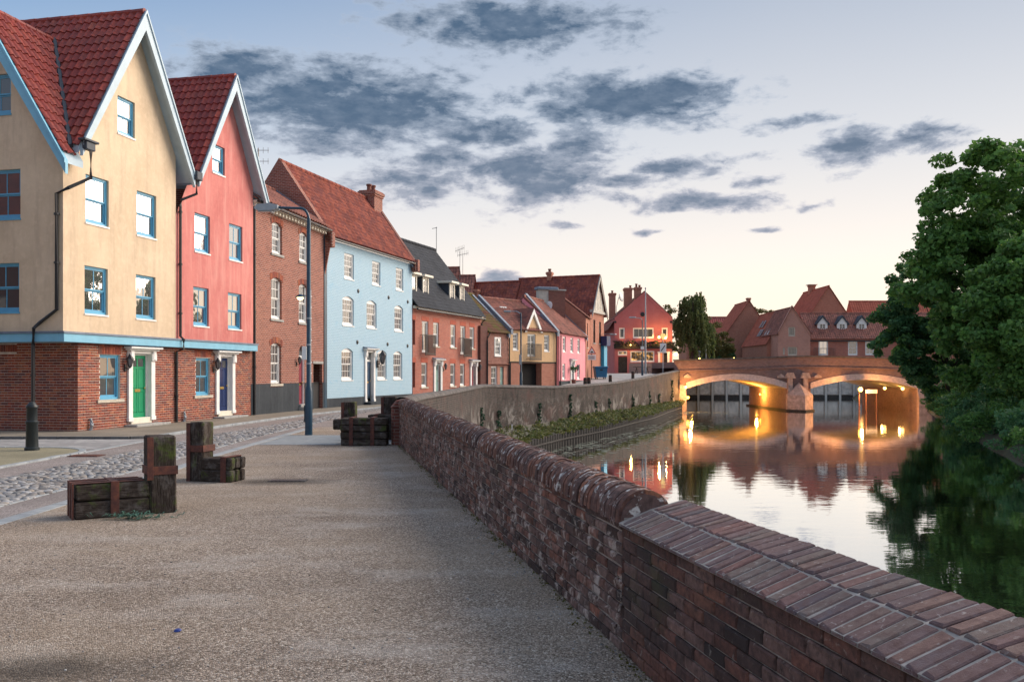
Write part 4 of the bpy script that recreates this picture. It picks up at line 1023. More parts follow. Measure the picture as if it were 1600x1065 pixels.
WBL = [(1.99, 3.03, 6.24, 7.47), (5.14, 6.16, 6.24, 7.47), (8.20, 9.22, 6.24, 7.47), (1.80, 3.02, 3.97, 5.40, .16), (4.48, 5.68, 3.97, 5.40, .16), (8.0, 9.2, 3.97, 5.40, .16),
       (1.70, 2.92, 1.32, 2.87, .16), (5.78, 6.95, 1.32, 2.87, .16), (7.86, 9.08, 1.32, 2.87, .16), (4.36, 5.22, .2, 2.85)]
bl, L4, sl4 = row_house('blue_house', 'pale blue painted brick house with three floors of white sash windows', BL, BRt, 8.02, 2.33, 11.5, 'blue_painted_brick', 'old_pantile', WBL, nv=17, tw=.25, eave_out=.2)
for wi, hh in enumerate(WBL[:9]): window(bl, *hh[:4], M['white_paint'], cols=3 if wi < 3 else 4, rows=2, sill='white_paint', sillx=.03, each_pane=False, glass='glass_dim', rec=.08, fw=.075, curtain=.3 if wi == 2 else 0)
for wi, hh in enumerate(WBL[3:9]):
    m = MB(); m.box(hh[0], hh[1], .07, .1, hh[3] - .2, hh[3] - .001); m.build('head_board', M['white_paint'], bl)
m = MB(); face_with_holes(m, .1, L4, -.2, .48, [(4.3, 5.3, -.2, .48)], lambda x, z, d: (x, -.02 + d, z)); m.build('plinth', M['black_plinth'], bl)
m = MB(); m.box(-.1, .16, -.045, .05, -.2, 8.0); m.build('painted_quoin', M['blue_pole_paint'], bl)
m = MB(); m.box(0, L4, -.06, .02, 7.86, 8.04); m.build('fascia', M['white_paint'], bl)
m = MB(); m.tube([(0, -.3, 7.88), (L4, -.3, 7.88)], .055, 8); m.build('gutter', M['black_iron'], bl, True)
door(bl, 4.46, 5.14, .38, 2.25, 'dark_blue_door', y=.13, glazed=False); surround(bl, 4.2, 5.4, .2, 2.92, .2)
m = MB(); m.box(4.4, 5.2, .1, .18, 2.25, 2.33); m.box(4.4, 5.2, .15, .16, 2.33, 2.85); m.build('door_frame', M['white_paint'], bl)
m = MB(); m.box(4.46, 5.14, .135, .145, 2.36, 2.74); fan = m.build('fanlight', M['glass_dim'], bl)
m = MB(); m.tube([(4.46, .13, 2.36), (5.14, .13, 2.74)], .015, 4); m.tube([(4.46, .13, 2.74), (5.14, .13, 2.36)], .015, 4); m.lathe([(.07, -.07), (.07, .07)], 8, (4.8, .13, 2.55)); m.build('glazing_bars', M['white_paint'], fan)
m = MB(); m.cbox(4.15, 5.45, -.4, .1, 0, .2, .02); m.build('doorstep', M['black_plinth'], bl)
for (x, z) in ((3.5, 5.75), (7.2, 5.73), (9.85, 5.7), (3.4, 3.2), (7.06, 3.21), (9.82, 3.2)):
    m = MB(); m.lathe([(.11, 0), (.10, .03), (.04, .06)], 10); o = m.build('tie_plate', M['black_iron'], bl, True); o.location = (x, .0, z); o.rotation_euler = (R(90), 0, 0)
upstand(bl, -.06, .28, [(-.32, 7.75), (2.33, 11.52), (4.9, 7.9)], .2, 'old_red_brick')
m = MB(); m.prism([(-.32, 7.6), (2.33, 11.36), (4.9, 7.7), (4.9, 6), (0, 6)], 'x', -.05, .02); m.build('gable_wall', M['old_red_brick'], bl)
upstand(bl, L4 - .3, L4 + .05, [(-.32, 7.75), (2.33, 11.52), (4.9, 7.9)], .2, 'dark_brick')
upstand(bl, L4 - .42, L4 - .3, [(-.2, 7.92), (2.33, 11.52)], .12, 'lead', 'flashing')
for x in (.0, L4 - .1):
    m = MB(); m.cbox(x - .06, x + .26, -.42, -.02, 7.45, 8.15, .03); m.build('kneeler', M['old_red_brick'], bl)
chimney(bl, L4 - 1.2, L4 - .1, 1.8, 2.7, 10.2, 12.05, M['old_red_brick'], [(L4 - .95, 2.25, .38), (L4 - .4, 2.25, .42)])
lantern('large black lantern on a bracket by the door of the pale blue house', local_to_world(BL, BRt, 5.72, -.02, 2.25), frame_of(BL, BRt)[0], 1.9)

# terrace of two new brick houses with slate roof
TL = (-5.71, 51.6); TRt = (-2.11, 61.6)
FR = [(1.21, 2.1, 2.88, 4.74), (6.97, 7.82, 2.88, 4.74)]
UP = [(.0, .31, 3.3, 4.74), (2.79, 3.62, 3.3, 4.74), (5.38, 6.19, 3.3, 4.74), (8.55, 9.36, 3.3, 4.74)]
GD = [(.0, .31, .84, 2.28), (1.14, 1.94, .84, 2.28), (5.35, 6.13, .84, 2.28), (6.92, 7.70, .84, 2.28)]
DR = [(3.0, 3.8, .1, 2.3), (8.75, 9.55, .1, 2.3)]
te, L5, sl5 = row_house('terrace_houses', 'red brick terrace with slate roof, white dormers and iron balconies', TL, TRt, 5.55, 3.5, 10.2, 'terrace_brick', 'slate', FR + UP + GD + DR, nv=22, tw=.32, style='slate', depth=7)
for (a, b, c, d) in UP + GD:
    if b - a > .5: window(te, a, b, c, d, M['white_paint'], cols=1, rows=1, sill='stone_sill', each_pane=False, glass='glass_dim', rec=.08, fw=.07)
    q = MB(); q.box(a - .06, b + .06, -.012, .02, d, d + .28); q.build('soldier_arch', M['terrace_soldier'] if 'terrace_soldier' in M else plain('terrace_soldier', (.40, .09, .05), .85, .15, 9, .2), te)
for (a, b, c, d) in FR:
    window(te, a, b, c, d, M['white_paint'], cols=2, rows=1, split=False, case=True, each_pane=True, glass='glass_dim', rec=.08, fw=.07)
    q = MB(); q.box(a - .06, b + .06, -.012, .02, d, d + .28); q.build('soldier_arch', M['terrace_soldier'], te)
    bal = MB(); x0, x1 = a - .15, b + .35
    for z in (2.8, 3.9): bal.box(x0, x1, -.32, -.28, z, z + .035); bal.box(x0, x0 + .03, -.3, .0, z, z + .035); bal.box(x1 - .03, x1, -.3, .0, z, z + .035)
    for x in (x0, x1 - .03): bal.box(x, x + .03, -.32, -.29, 2.7, 3.94)
    rail = bal.build('balcony', M['black_iron'], te)
    n = 13
    for i in range(n + 1):
        bb = MB(); x = x0 + (x1 - x0) * i / n; bb.box(x - .014, x + .014, -.314, -.286, 2.72, 3.93); bb.build('baluster', M['black_iron'], rail)
for (a, b, c, d), mt in zip(DR, ('sage_door', 'crimson_door')):
    door(te, a + .08, b - .08, .3, 2.2, mt, y=.12, glazed=True, letter=False); surround(te, a - .2, b + .2, .1, 2.52, .2)
    m = MB(); m.box(a, a + .08, .09, .16, .1, 2.3); m.box(b - .08, b, .09, .16, .1, 2.3); m.box(a, b, .09, .16, 2.2, 2.3); m.build('door_frame', M['white_paint'], te)
m = MB(); m.box(0, L5 + .02, -.14, .02, 5.40, 5.55); m.build('fascia', M['cream_paint'], te)
m = MB(); m.tube([(0, -.3, 5.36), (L5, -.3, 5.36)], .06, 8); m.build('gutter', M['black_iron'], te, True)
pipe(te, [(L5 - .05, -.3, 5.35), (L5 - .05, -.06, 5.1), (L5 - .05, -.06, .1)], .05)
def dormer(h, x0, x1, z0, z1, eave, sl, depth=2.2, flat=True, cols=2):
    y = (z0 - .1 - eave) / sl
    mt = MB(); yb = (z1 - eave) / sl
    mt.box(x0, x1, y, yb + .2, z0 - .2, z1); d = mt.build('dormer', M['slate_lead_dark'], h)
    window(d, x0 + .02, x1 - .02, z0, z1, M['cream_paint'], cols=cols, rows=2, split=False, each_pane=False, glass='glass_dim', y=y - .1, rec=.05, fw=.09)
    r = MB(); r.cbox(x0 - .18, x1 + .18, y - .3, yb + .3, z1, z1 + .14, .02); r.build('dormer_roof', M['cream_paint'], d)
    s = MB(); s.prism([(y - .45, z0 - .42), (y + .02, z0 - .02), (y + .02, z0 - .1), (y - .42, z0 - .48)], 'x', x0 - .1, x1 + .1); s.build('apron_lead', M['lead'], d)
    return d
for (x0, x1) in ((-.05 + .25, .95), (1.75, 2.6), (5.75, 6.6), (7.4, 8.2)): dormer(te, x0 + .55, x1 + .55, 6.35, 7.45, 5.55, sl5)
lantern('black lantern beside the sage green door of the terrace', local_to_world(TL, TRt, 4.25, 0, 1.95), frame_of(TL, TRt)[0], 1.1)
lantern('black lantern beside the crimson door of the terrace', local_to_world(TL, TRt, 10.0, 0, 1.95), frame_of(TL, TRt)[0], 1.1)

# small tile-hung cottage
S0 = (-1.75, 61.8); S1 = (-.23, 64.0)
sm, L6, sl6 = row_house('tile_hung_cottage', 'narrow tile hung cottage with mossy green roof between terrace and cream arch house', S0, S1, 4.48, 3.2, 7.35, 'soft_brick', 'mossy_pantile', [(.87, 1.62, 2.86, 4.18), (.53, 1.26, .5, 2.15), (1.6, 2.05, .3, 2.12)], nv=14, depth=6, eave_out=.2)
hang = MB()
for j in range(12):
    for i in range(18):
        x = .02 + i * .148 + (.074 if j % 2 else 0); z = 2.36 + j * .175
        if .80 < x + .07 < 1.70 and 2.8 < z + .1 < 4.25: continue
        if x + .14 > L6: continue
        hang.poly([(x, -.05, z), (x + .142, -.05, z), (x + .142, -.02, z + .19), (x, -.02, z + .19)]); hang.poly([(x, -.02, z), (x + .142, -.02, z), (x + .142, -.05, z), (x, -.05, z)])
hang.build('hung_tiles', M['hung_tile'] if 'hung_tile' in M else piece('hung_tile', [(.36, .16, .12), (.44, .22, .17), (.30, .15, .12), (.40, .18, .13)]), sm, False, 'stuff')
m = MB(); m.prism([(-.2, 2.28), (.02, 2.38), (.02, 2.22)], 'x', 0, L6 - .1); m.build('tile_course', M['dull_pantile'], sm)
window(sm, .87, 1.62, 2.86, 4.18, M['white_paint'], cols=3, rows=2, y=-.06, rec=.02, each_pane=False, glass='glass_dim', sill='white_paint', sillx=.03, fw=.08)
window(sm, .53, 1.26, .5, 2.15, M['white_paint'], cols=2, rows=2, each_pane=False, glass='glass_dim', fw=.08)
door(sm, 1.65, 2.03, .4, 2.08, 'sage_door', y=.1, glazed=False, letter=False)
pipe(sm, [(L6 - .05, -.1, 4.35), (L6 - .05, -.08, .2)], .045)
st = MB(); st.box(-.9, -.1, -.15, 3.5, -.2, 4.9); st.build('chimney_breast', M['dark_brick'], sm)
pipe(sm, [(.1, -.22, 4.4), (-.1, -.2, 4.15), (-.16, -.2, 3.9), (-.16, -.2, .2)], .045)
upstand(sm, L6 - .28, L6 - .05, [(-.2, 4.42), (3.2, 7.42)], .10)

# cream house over the cart arch
C1 = (3.37, 68.4)
HC = [(.47, 1.08, 3.32, 4.55), (4.18, 4.82, 3.30, 4.53), (2.15, 3.12, 2.88, 4.54), (1.38, 3.82, .2, 2.38)]
ch, L7, sl7 = row_house('cart_arch_house', 'cream rendered house with small gable, balcony and cart arch below', S1, C1, 4.78, 2.9, 7.15, 'buff_render', 'dull_pantile', HC, nv=13, eave_out=.2, depth=5.8)
m = MB(); face_with_holes(m, 0, L7, -.2, 2.42, [(1.38, 3.82, -.2, 2.38)], lambda x, z, d: (x, -.03 + d, z), reveal=.5); m.build('ground_storey_wall', M['brown_brick'], ch)
m = MB(); m.box(0, L7, -.06, .02, 2.40, 2.50); m.build('string_board', M['dark_timber'], ch)
m = MB(); m.box(1.3, 1.38, .3, 3.5, 0, 2.6); m.box(3.82, 3.9, .3, 3.5, 0, 2.6); m.box(1.3, 3.9, 3.5, 3.6, 0, 2.6); m.box(1.3, 3.9, .3, 3.5, 2.42, 2.5); m.build('cart_passage', M['garage_wall'], ch)
m = MB(); m.prism([(1.85, 4.7), (3.72, 4.7), (2.78, 6.25)], 'y', -.02, 1.9); m.build('gablet', M['buff_render'], ch)
for sx in (-1, 1):
    m = MB(); m.prism([(2.785, 6.42), (2.785 + sx * 1.08, 4.66), (2.785 + sx * .84, 4.66), (2.785, 6.02)], 'y', -.14, -.022); m.build('bargeboard', M['white_paint'], ch)
    m = MB(); m.prism([(2.785, 6.48), (2.785 + sx * 1.1, 4.70), (2.785 + sx * 1.1, 4.60), (2.785, 6.36)], 'y', -.12, 2.1); m.build('gablet_roof', M['dull_pantile'], ch)
for hh in HC[:2]: window(ch, *hh, M['white_paint'], cols=3, rows=2, sill='white_paint', sillx=.02, each_pane=False, glass='glass_dim', fw=.08)
window(ch, *HC[2], M['white_paint'], cols=4, rows=3, split=False, case=True, each_pane=False, glass='glass_dim', fw=.09)
bal = MB()
for z in (2.68, 3.78): bal.box(2.02, 3.42, -.34, -.30, z, z + .035); bal.box(2.02, 2.05, -.3, 0, z, z + .035); bal.box(3.39, 3.42, -.3, 0, z, z + .035)
bal.box(2.02, 2.05, -.34, -.31, 2.6, 3.8); bal.box(3.39, 3.42, -.34, -.31, 2.6, 3.8)
rail = bal.build('balcony', M['black_iron'], ch)
for i in range(14):
    bb = MB(); x = 2.03 + i * .1065; bb.box(x - .014, x + .014, -.334, -.306, 2.6, 3.8); bb.build('baluster', M['black_iron'], rail)
sk = MB(); sk.cbox(1.3, 2.2, 1.95, 2.3, 6.42, 6.6, .04); sk.build('rooflight', M['grey_metal'], ch)
upstand(ch, -.05, .2, [(-.25, 4.68), (2.9, 7.3)], .14); upstand(ch, L7 - .15, L7 + .12, [(-.25, 4.72), (2.9, 7.75), (5.5, 5.4)], .16)
pipe(ch, [(L7 - .12, -.1, 4.6), (L7 - .12, -.08, .3)], .045); pipe(ch, [(.06, -.1, 2.4), (.06, -.1, .3)], .045)
b = thing('wheelie_bin', 'tall royal blue wheelie bin inside the dark cart arch', 'bin', (*local_to_world(S1, C1, 3.35, 1.0, 0)[:2], gz(67)), frame_of(S1, C1)[0])
m = MB(); m.prism([(-.25, 0), (.25, 0), (.30, 1.1), (-.30, 1.1)], 'y', -.3, .3); m.build('bin_body', M['bin_royal'], b); m = MB(); m.cbox(-.33, .33, -.36, .34, 1.1, 1.2, .03); m.build('lid', M['bin_royal'], b)
for sx in (-1, 1):
    m = MB(); m.tube([(sx * .3 - .03, .28, .1), (sx * .3 + .03, .28, .1)], .1, 12); m.build('wheel', M['black_iron'], b)

# pink cottage
PK0 = (3.62, 68.7); PK1 = (6.28, 76.7)
HP = [(1.05, 1.97, 3.32, 4.52), (3.39, 4.30, 3.32, 4.52), (5.68, 6.58, 3.32, 4.52), (.93, 1.80, 1.18, 2.40), (5.61, 6.52, 1.18, 2.40), (3.45, 4.35, .7, 2.62)]
pk, L8, sl8 = row_house('pink_cottage', 'bright pink cottage with three upper windows and pale front door', PK0, PK1, 4.72, 2.9, 7.6, 'pink_render', 'dull_pantile', HP, nv=13, eave_out=.2, depth=5.8)
for hh in HP[:5]: window(pk, *hh, M['white_paint'], cols=2, rows=2, sill='white_paint', sillx=.02, each_pane=False, glass='glass_dim', fw=.1)
m = MB(); m.box(0, L8, -.03, .02, .3, 1.06); m.build('plinth', M['black_plinth'], pk)
door(pk, 3.55, 4.25, .85, 2.5, 'grey_door', y=.08, glazed=True, letter=False); surround(pk, 3.25, 4.5, .7, 2.75, .2)
pipe(pk, [(.15, -.1, 4.55), (.15, -.08, .5)], .045)
upstand(pk, L8 - .15, L8 + .1, [(-.2, 4.68), (2.9, 7.7), (5.5, 5.2)], .14)
lantern('black lantern by the pale door of the pink cottage', local_to_world(PK0, PK1, 4.95, 0, 1.95), frame_of(PK0, PK1)[0], 1.4)

# house on the other side of the side street, beyond the frame, mirrored in the corner house windows
oh, LO, _ = row_house('side_street_house', 'red brick house across the side street, reflected in the corner house windows', (-17.0, 15.5), (-38.0, 15.5), 7.6, 4.0, 11.8, 'dark_brick', 'old_pantile', [(2, 3, 3.6, 5.0), (9, 10, 3.6, 5.0)], nv=14, depth=8)
for hh in ((2, 3, 3.6, 5.0), (9, 10, 3.6, 5.0)): window(oh, *hh, M['white_paint'], each_pane=False, sill='stone_sill')

# ================================================================== tall gabled brick building and the roofs behind the row
def gable_house(name, label, A, B, depth, eave, ridge, wall, roof, holes=(), z0=0.0, nv=12, over=.25, style='pantile', tw=.28, apex=None, cat='house'):
    """gable end on A-B, ridge running back"""
    h, L = house(name, label, A, B, cat); ax = L / 2 if apex is None else apex
    s0, s1 = (ridge - eave) / ax, (ridge - eave) / (L - ax)
    mb = MB(); face_with_holes(mb, 0, L, z0, ridge, list(holes), front, (lambda p: eave + s0 * p[0] - p[1], lambda p: ridge - s1 * (p[0] - ax) - p[1]))
    for x in (0, L): mb.poly([(x, 0, z0), (x, depth, z0), (x, depth, eave), (x, 0, eave)])
    mb.poly([(0, depth, z0), (L, depth, z0), (L, depth, eave), (ax, depth, ridge), (0, depth, eave)]); mb.build('wall', M[wall], h)
    if holes: r = MB(); r.box(.1, L - .1, .5, .55, z0, eave - .1); r.build('dark_backing', M['dark_interior'], h)  # near-black sheet stands in for the dark of unlit rooms
    fn = pantile_sheet if style == 'pantile' else slate_sheet
    n = int((depth + over) / tw)
    fn('roof_slope', h, M[roof], (-over * .6, depth, eave - s0 * over * .6 + .06), (0, -depth - over, 0), (ax + over * .6, 0, ridge - eave + s0 * over * .6), n, nv)
    fn('roof_slope', h, M[roof], (L + over * .6, -over, eave - s1 * over * .6 + .06), (0, depth + over, 0), (ax - L - over * .6, 0, ridge - eave + s1 * over * .6), n, nv)
    ridge_line(h, M[roof], (ax, -over, ridge + .08), (ax, depth, ridge + .08), max(4, int(depth / .5)), .13)
    return h, L, ax
GA = (6.98, 80.0); GB = (8.62, 84.0)
HG = [(.95, 1.55, 4.4, 6.5), (2.75, 3.35, 4.4, 6.4)]
gb, LG, axg = gable_house('gabled_building', 'tall brown brick building with pale timbered gable above the blue shopfront', GA, GB, 7.7, 7.1, 10.5, 'brown_brick', 'old_pantile', HG, z0=.8, nv=16)
for hh in HG: window(gb, *hh, M['dark_timber'], cols=2, rows=2, each_pane=False, glass='glass_far', sill='grey_stone')
m = MB(); m.prism([(.25, 7.35), (LG - .25, 7.35), (axg, 10.15)], 'y', -.1, -.005); m.build('gable_boarding', M['timber_grey'], gb)
for i in range(5):
    x = .7 + i * .73; zt = 7.35 + (10.05 - 7.35) * (1 - abs(x - axg) / (axg - .2)); q = MB(); q.box(x - .05, x + .05, -.13, -.09, 7.35, zt); q.build('gable_stud', M['cream_paint'], gb)
m = MB(); m.box(-.1, LG + .1, -.2, .0, 7.1, 7.33); m.build('gable_beam', M['timber_grey'], gb)
barge(gb, (axg, 10.62), ((-.25, 6.9), (LG + .25, 6.9)), -.32, -.25, .22, 'timber_grey')
m = MB(); m.box(3.35, LG + .05, -.3, .02, .9, 4.2); m.build('shopfront', M['shop_blue'] if 'shop_blue' in M else plain('shop_blue', (.03, .30, .48), .5, .1, 4, .05), gb)
m = MB(); m.cbox(3.2, LG + .15, -.6, .0, 4.2, 5.1, .03); m.build('shop_sign_board', M['navy_door'], gb)
m = MB(); m.tube([(3.9, -.1, 5.3), (3.9, -.9, 5.35)], .03, 6); m.cbox(3.7, 4.1, -1.3, -.7, 5.2, 5.32, .04); m.build('shop_lamp', M['grey_metal'], gb)
m = MB(); m.box(1.2, 1.6, 1.05, 1.35, 8.5, 8.9); m.build('roof_vent', M['lead'], gb)
chimney(gb, 1.9, 2.3, 4.4, 4.8, 10.3, 11.1, M['brown_brick'], [(2.1, 4.6, .3)])
gw, LW, _ = row_house('brick_wing', 'brown brick wing with lean roof between the pink cottage and the gabled building', (6.33, 76.85), (6.95, 79.9), 6.45, 2.6, 8.6, 'brown_brick', 'dull_pantile', [(.9, 1.5, 3.9, 6.0)], z0=.5, nv=10, depth=5.2, eave_out=.15)
window(gw, .9, 1.5, 3.9, 6.0, M['dark_timber'], cols=1, rows=2, each_pane=False, glass='glass_far', sill='stone_sill')
ang = math.atan2(.38, -.925)
b2 = (7.8 - .925 * 7.7 + .38 * 0 , 82 + .38 * 7.7)
lr, LL, _ = gable_house('long_roof_house', 'long low house with patchy dark red pantile roof behind the cart arch house', (b2[0] - .95, b2[1] - 2.35), (b2[0] + .75, b2[1] + 1.9), 7.0, 6.9, 10.25, 'dark_brick', 'old_pantile', z0=0, nv=14)
chimney(lr, .9, 1.4, 3.6, 4.1, 8.0, 9.6, M['brown_brick'], [])
st = thing('chimney_stack', 'broad weathered brick chimney stack rising behind the pink cottage roof', 'chimney', (3.6, 75.5, 0), R(20))
m = MB(); m.box(-.75, .75, -.5, .5, 4, 8.55); m.build('stack', M['dark_brick'], st); m = MB(); m.cbox(-.82, .82, -.57, .57, 8.55, 8.68, .03); m.build('capping', M['grey_stone'], st)
m = MB(); m.box(-1.6, -.4, -.45, .2, 7.0, 8.6); m.build('flue_housing', M['timber_grey'], st); m = MB(); m.cbox(-1.75, .1, -.6, .3, 8.6, 8.85, .05); m.build('cowl', M['lead'], st)
d = thing('satellite_dish', 'white satellite dish mounted on the broad chimney stack', 'satellite dish', (3.15, 74.75, 7.2), R(-40))
m = MB(); m.lathe([(.02, 0), (.2, .03), (.33, .10), (.42, .2), (.40, .2)], 16); o = m.build('reflector', M['white_paint'], d, True); o.rotation_euler = (R(75), 0, 0)
m = MB(); m.tube([(0, .35, 0), (0, 0, -.1), (0, -.35, .05)], .02, 6); m.build('arm', M['grey_metal'], d)
gable_house('back_house', 'small dark roofed house peeping over the slate terrace roof', (-5.6, 84.5), (-5.0, 89), 6, 8.8, 11.8, 'stone_gable' if False else 'brown_brick', 'dull_pantile', z0=0, nv=8)
k2, _, _ = gable_house('back_house', 'dark roofed brick house with one red chimney pot behind the slate terrace', (-4.0, 84.0), (-3.5, 88.2), 6, 8.4, 10.95, 'brown_brick', 'dull_pantile', z0=0, nv=8)
chimney(k2, 1.5, 2.4, 3.4, 4.3, 9.6, 11.0, M['dark_brick'], [(1.9, 3.8, .9)])
def aerial(label, loc, h, style=0, rz=0):
    t = thing('roof_aerial', label, 'aerial', loc, rz); m = MB(); m.tube([(0, 0, 0), (0, 0, h)], .022, 6); m.build('mast', M['aerial'], t)
    b = MB()
    if style == 0:
        for z in (h - .08, h - .55):
            b.tube([(-.45, 0, z), (.45, 0, z)], .012, 5)
            for i in range(5): x = -.42 + i * .21; b.tube([(x, 0, z - .13), (x, 0, z + .13)], .009, 4)
        b.tube([(0, 0, h - .6), (0, 0, h)], .03, 5)
    elif style == 1:
        b.tube([(-.45, .3, h - .2), (.45, -.3, h + .05)], .02, 5)
        for i in range(7):
            x = -.42 + i * .14; b.tube([(x, -x * .66, h - .35 + i * .03), (x, -x * .66, h + .15 + i * .03)], .012, 4)
    else: b.tube([(-.3, 0, h - .12), (.05, 0, h - .05)], .02, 5)
    b.build('array', M['aerial'], t); return t
aerial('tall thin television aerial behind the coral house roof', (-10.9, 38.5, 9.2), 2.1, 0)
aerial('bare thin aerial mast above the slate terrace ridge', (-5.25, 62.2, 9.6), 2.2, 2)
aerial('television aerial with a slanted boom beside the red chimney pot', (-5.0, 86, 9.6), 4.0, 1)
aerial('twin television aerial with a tilted boom beside the red chimney pot', (-4.75, 86.5, 9.6), 3.6, 1, R(40))

# ================================================================== the pub
PY = 108.0
px = lambda x: (x - 800) * PY / 1400; pz = lambda y: 1.65 + (583 - y) * PY / 1400
PA = (px(960.3), PY); PB = (px(1050.5), PY)
q = lambda x0, x1, y0, y1: (px(x0) - PA[0], px(x1) - PA[0], pz(y1), pz(y0))
UPW = [q(967.5, 976.2, 512, 529), q(989, 1021.5, 512, 528.5), q(1034, 1043.2, 512, 527.5)]
LOW = [q(985, 1022.5, 548, 565.5), q(965.5, 980, 548, 555)]
DW = [q(1030, 1044, 551, 582.5), q(966, 980, 557, 582.5)]
pub, LP, axp = gable_house('pub', 'dark red riverside pub with gable, flower boxes and lit windows', PA, PB, 13, 8.2, 11.3, 'pub_render', 'dull_pantile', UPW + LOW + DW, z0=.5, nv=12, over=.0, apex=px(1006.9) - PA[0], cat='pub')
upstand_pts = [(0, 8.25), (px(1006.9) - PA[0], 11.4), (LP, 8.25)]
m = MB(); m.prism([(x, z + .1) for x, z in upstand_pts] + [(x, z - .35) for x, z in upstand_pts[::-1]], 'y', -.06, .3); m.build('gable_parapet', M['pub_render'], pub)
m = MB(); m.prism([(x, z + .2) for x, z in upstand_pts] + [(x, z + .1) for x, z in upstand_pts[::-1]], 'y', -.1, .34); m.build('parapet_coping', M['dark_brick'], pub)
for hh, c in zip(UPW, (1, 4, 1)): window(pub, *hh, M['white_paint'], cols=c, rows=1, split=False, fw=.11, glass='glass_far')
window(pub, *LOW[0], M['white_paint'], cols=5, rows=1, split=False, fw=.11, glass='lit_glass'); window(pub, *LOW[1], M['white_paint'], cols=2, rows=1, split=False, fw=.09, glass='lit_glass')
a, b, c, dd = DW[0]; m = MB(); m.box(a - .15, a + .1, -.08, .1, c, dd + .1); m.box(b - .1, b + .15, -.08, .1, c, dd + .1); m.box(a - .2, b + .2, -.1, .1, dd, dd + .15); m.build('door_case', M['white_paint'], pub)
m = MB(); m.box(a + .1, a + .55, .08, .12, c, dd); m.build('door', M['orange_glow'] if 'orange_glow' in M else emitmat('orange_glow', (1, .22, .04), .55), pub); m = MB(); m.box(a + .55, b - .1, .1, .14, c, dd); m.build('door', M['dark_timber'], pub)  # first leaf is a glowing slab, doorway light put in as emission
m = MB(); m.box(DW[1][0], DW[1][1], .1, .14, DW[1][2], DW[1][3]); m.build('cellar_door', M['dark_timber'], pub)
m = MB(); face_with_holes(m, px(983) - PA[0], LP, .5, pz(567), [(DW[0][0] - .15, DW[0][1] + .15, .5, pz(567))], lambda x, z, d: (x, -.03 + d, z)); m.build('plinth', M['plinth_grey'] if 'plinth_grey' in M else plain('plinth_grey', (.22, .17, .17), .9, .1, 4, .1), pub)
m = MB(); m.box(-.1, LP + .1, -.32, .0, pz(544.5), pz(541)); m.build('canopy_shelf', M['dark_timber'], pub)
m = MB(); m.lathe([(.28, 0), (.26, .05), (.1, .08)], 10); o = m.build('tie_plate', M['black_iron'], pub); o.location = (px(1004) - PA[0], 0, pz(491)); o.rotation_euler = (R(90), 0, 0)
for x in (961.5, 1048.5):
    m = MB(); m.lathe([(.16, 0), (.14, .05), (.05, .08)], 8); o = m.build('tie_plate', M['black_iron'], pub); o.location = (px(x) - PA[0], 0, pz(503)); o.rotation_euler = (R(90), 0, 0)
chimney(pub, px(982) - PA[0], px(994) - PA[0], 3.6, 4.8, 9.0, 12.3, M['brown_brick'], [(px(992) - PA[0], 4.2, .35)]); chimney(pub, px(995) - PA[0], px(1005) - PA[0], 1.6, 2.6, 10.4, 12.2, M['brown_brick'], [(px(998) - PA[0], 2.1, .45), (px(1003) - PA[0], 2.1, .3)])
chimney(pub, .2, 1.0, 7.5, 8.3, 7.5, 12.0, M['brown_brick'], [(.6, 7.9, .35)])
m = MB(); m.box(-.04, .0, .5, 13, .5, 6.6); m.build('side_wall', M['pub_render'], pub)
# low slope on the pub's yard side
pantile_sheet('side_roof', pub, M['dull_pantile'], (-.75, 13, 6.9), (0, -12.6, 0), (.75, 0, 1.1), 40, 5)
d = thing('satellite_dish', 'dark satellite dish on the pub roof beside the chimneys', 'satellite dish', (px(975.5), PY + 5, 11.2), R(60)); m = MB(); m.lathe([(.02, 0), (.25, .05), (.45, .14), (.6, .28), (.58, .28)], 16); o = m.build('reflector', M['grey_metal'], d, True); o.rotation_euler = (R(80), 0, 0); m = MB(); m.tube([(0, .1, 0), (0, .4, -1.2), (0, .4, -2.6)], .04, 6); m.build('pole', M['grey_metal'], d)

def leaf_cloud(centers, radii, n, size, flat=.35, rs=NPR, elong=1.0, droop=0.0):
    centers = np.asarray(centers, float); radii = np.asarray(radii, float)
    idx = rs.choice(len(centers), n, p=radii ** 2 / (radii ** 2).sum())
    d = rs.normal(size=(n, 3)); d /= np.linalg.norm(d, axis=1)[:, None]
    r = radii[idx] * rs.uniform(.25, 1.0, n) ** .5
    off = d * r[:, None]; off[:, 2] *= .62
    p = centers[idx] + off
    nrm = d * .6 + rs.normal(size=(n, 3)) * .6 + np.array((0, 0, flat)); nrm /= np.linalg.norm(nrm, axis=1)[:, None]
    t = np.cross(nrm, rs.normal(size=(n, 3))); t /= np.linalg.norm(t, axis=1)[:, None]
    if droop: t = t * (1 - droop) + np.array((0, 0, -1.0)) * droop; t /= np.linalg.norm(t, axis=1)[:, None]; nrm = np.cross(t, rs.normal(size=(n, 3))); nrm /= np.linalg.norm(nrm, axis=1)[:, None]
    b = np.cross(nrm, t); s = size * rs.uniform(.6, 1.3, n)[:, None]
    v = np.stack([p + t * s * elong, p + b * s * .62, p - t * s * elong * .8, p - b * s * .62], 1)
    return v.reshape(-1, 3)
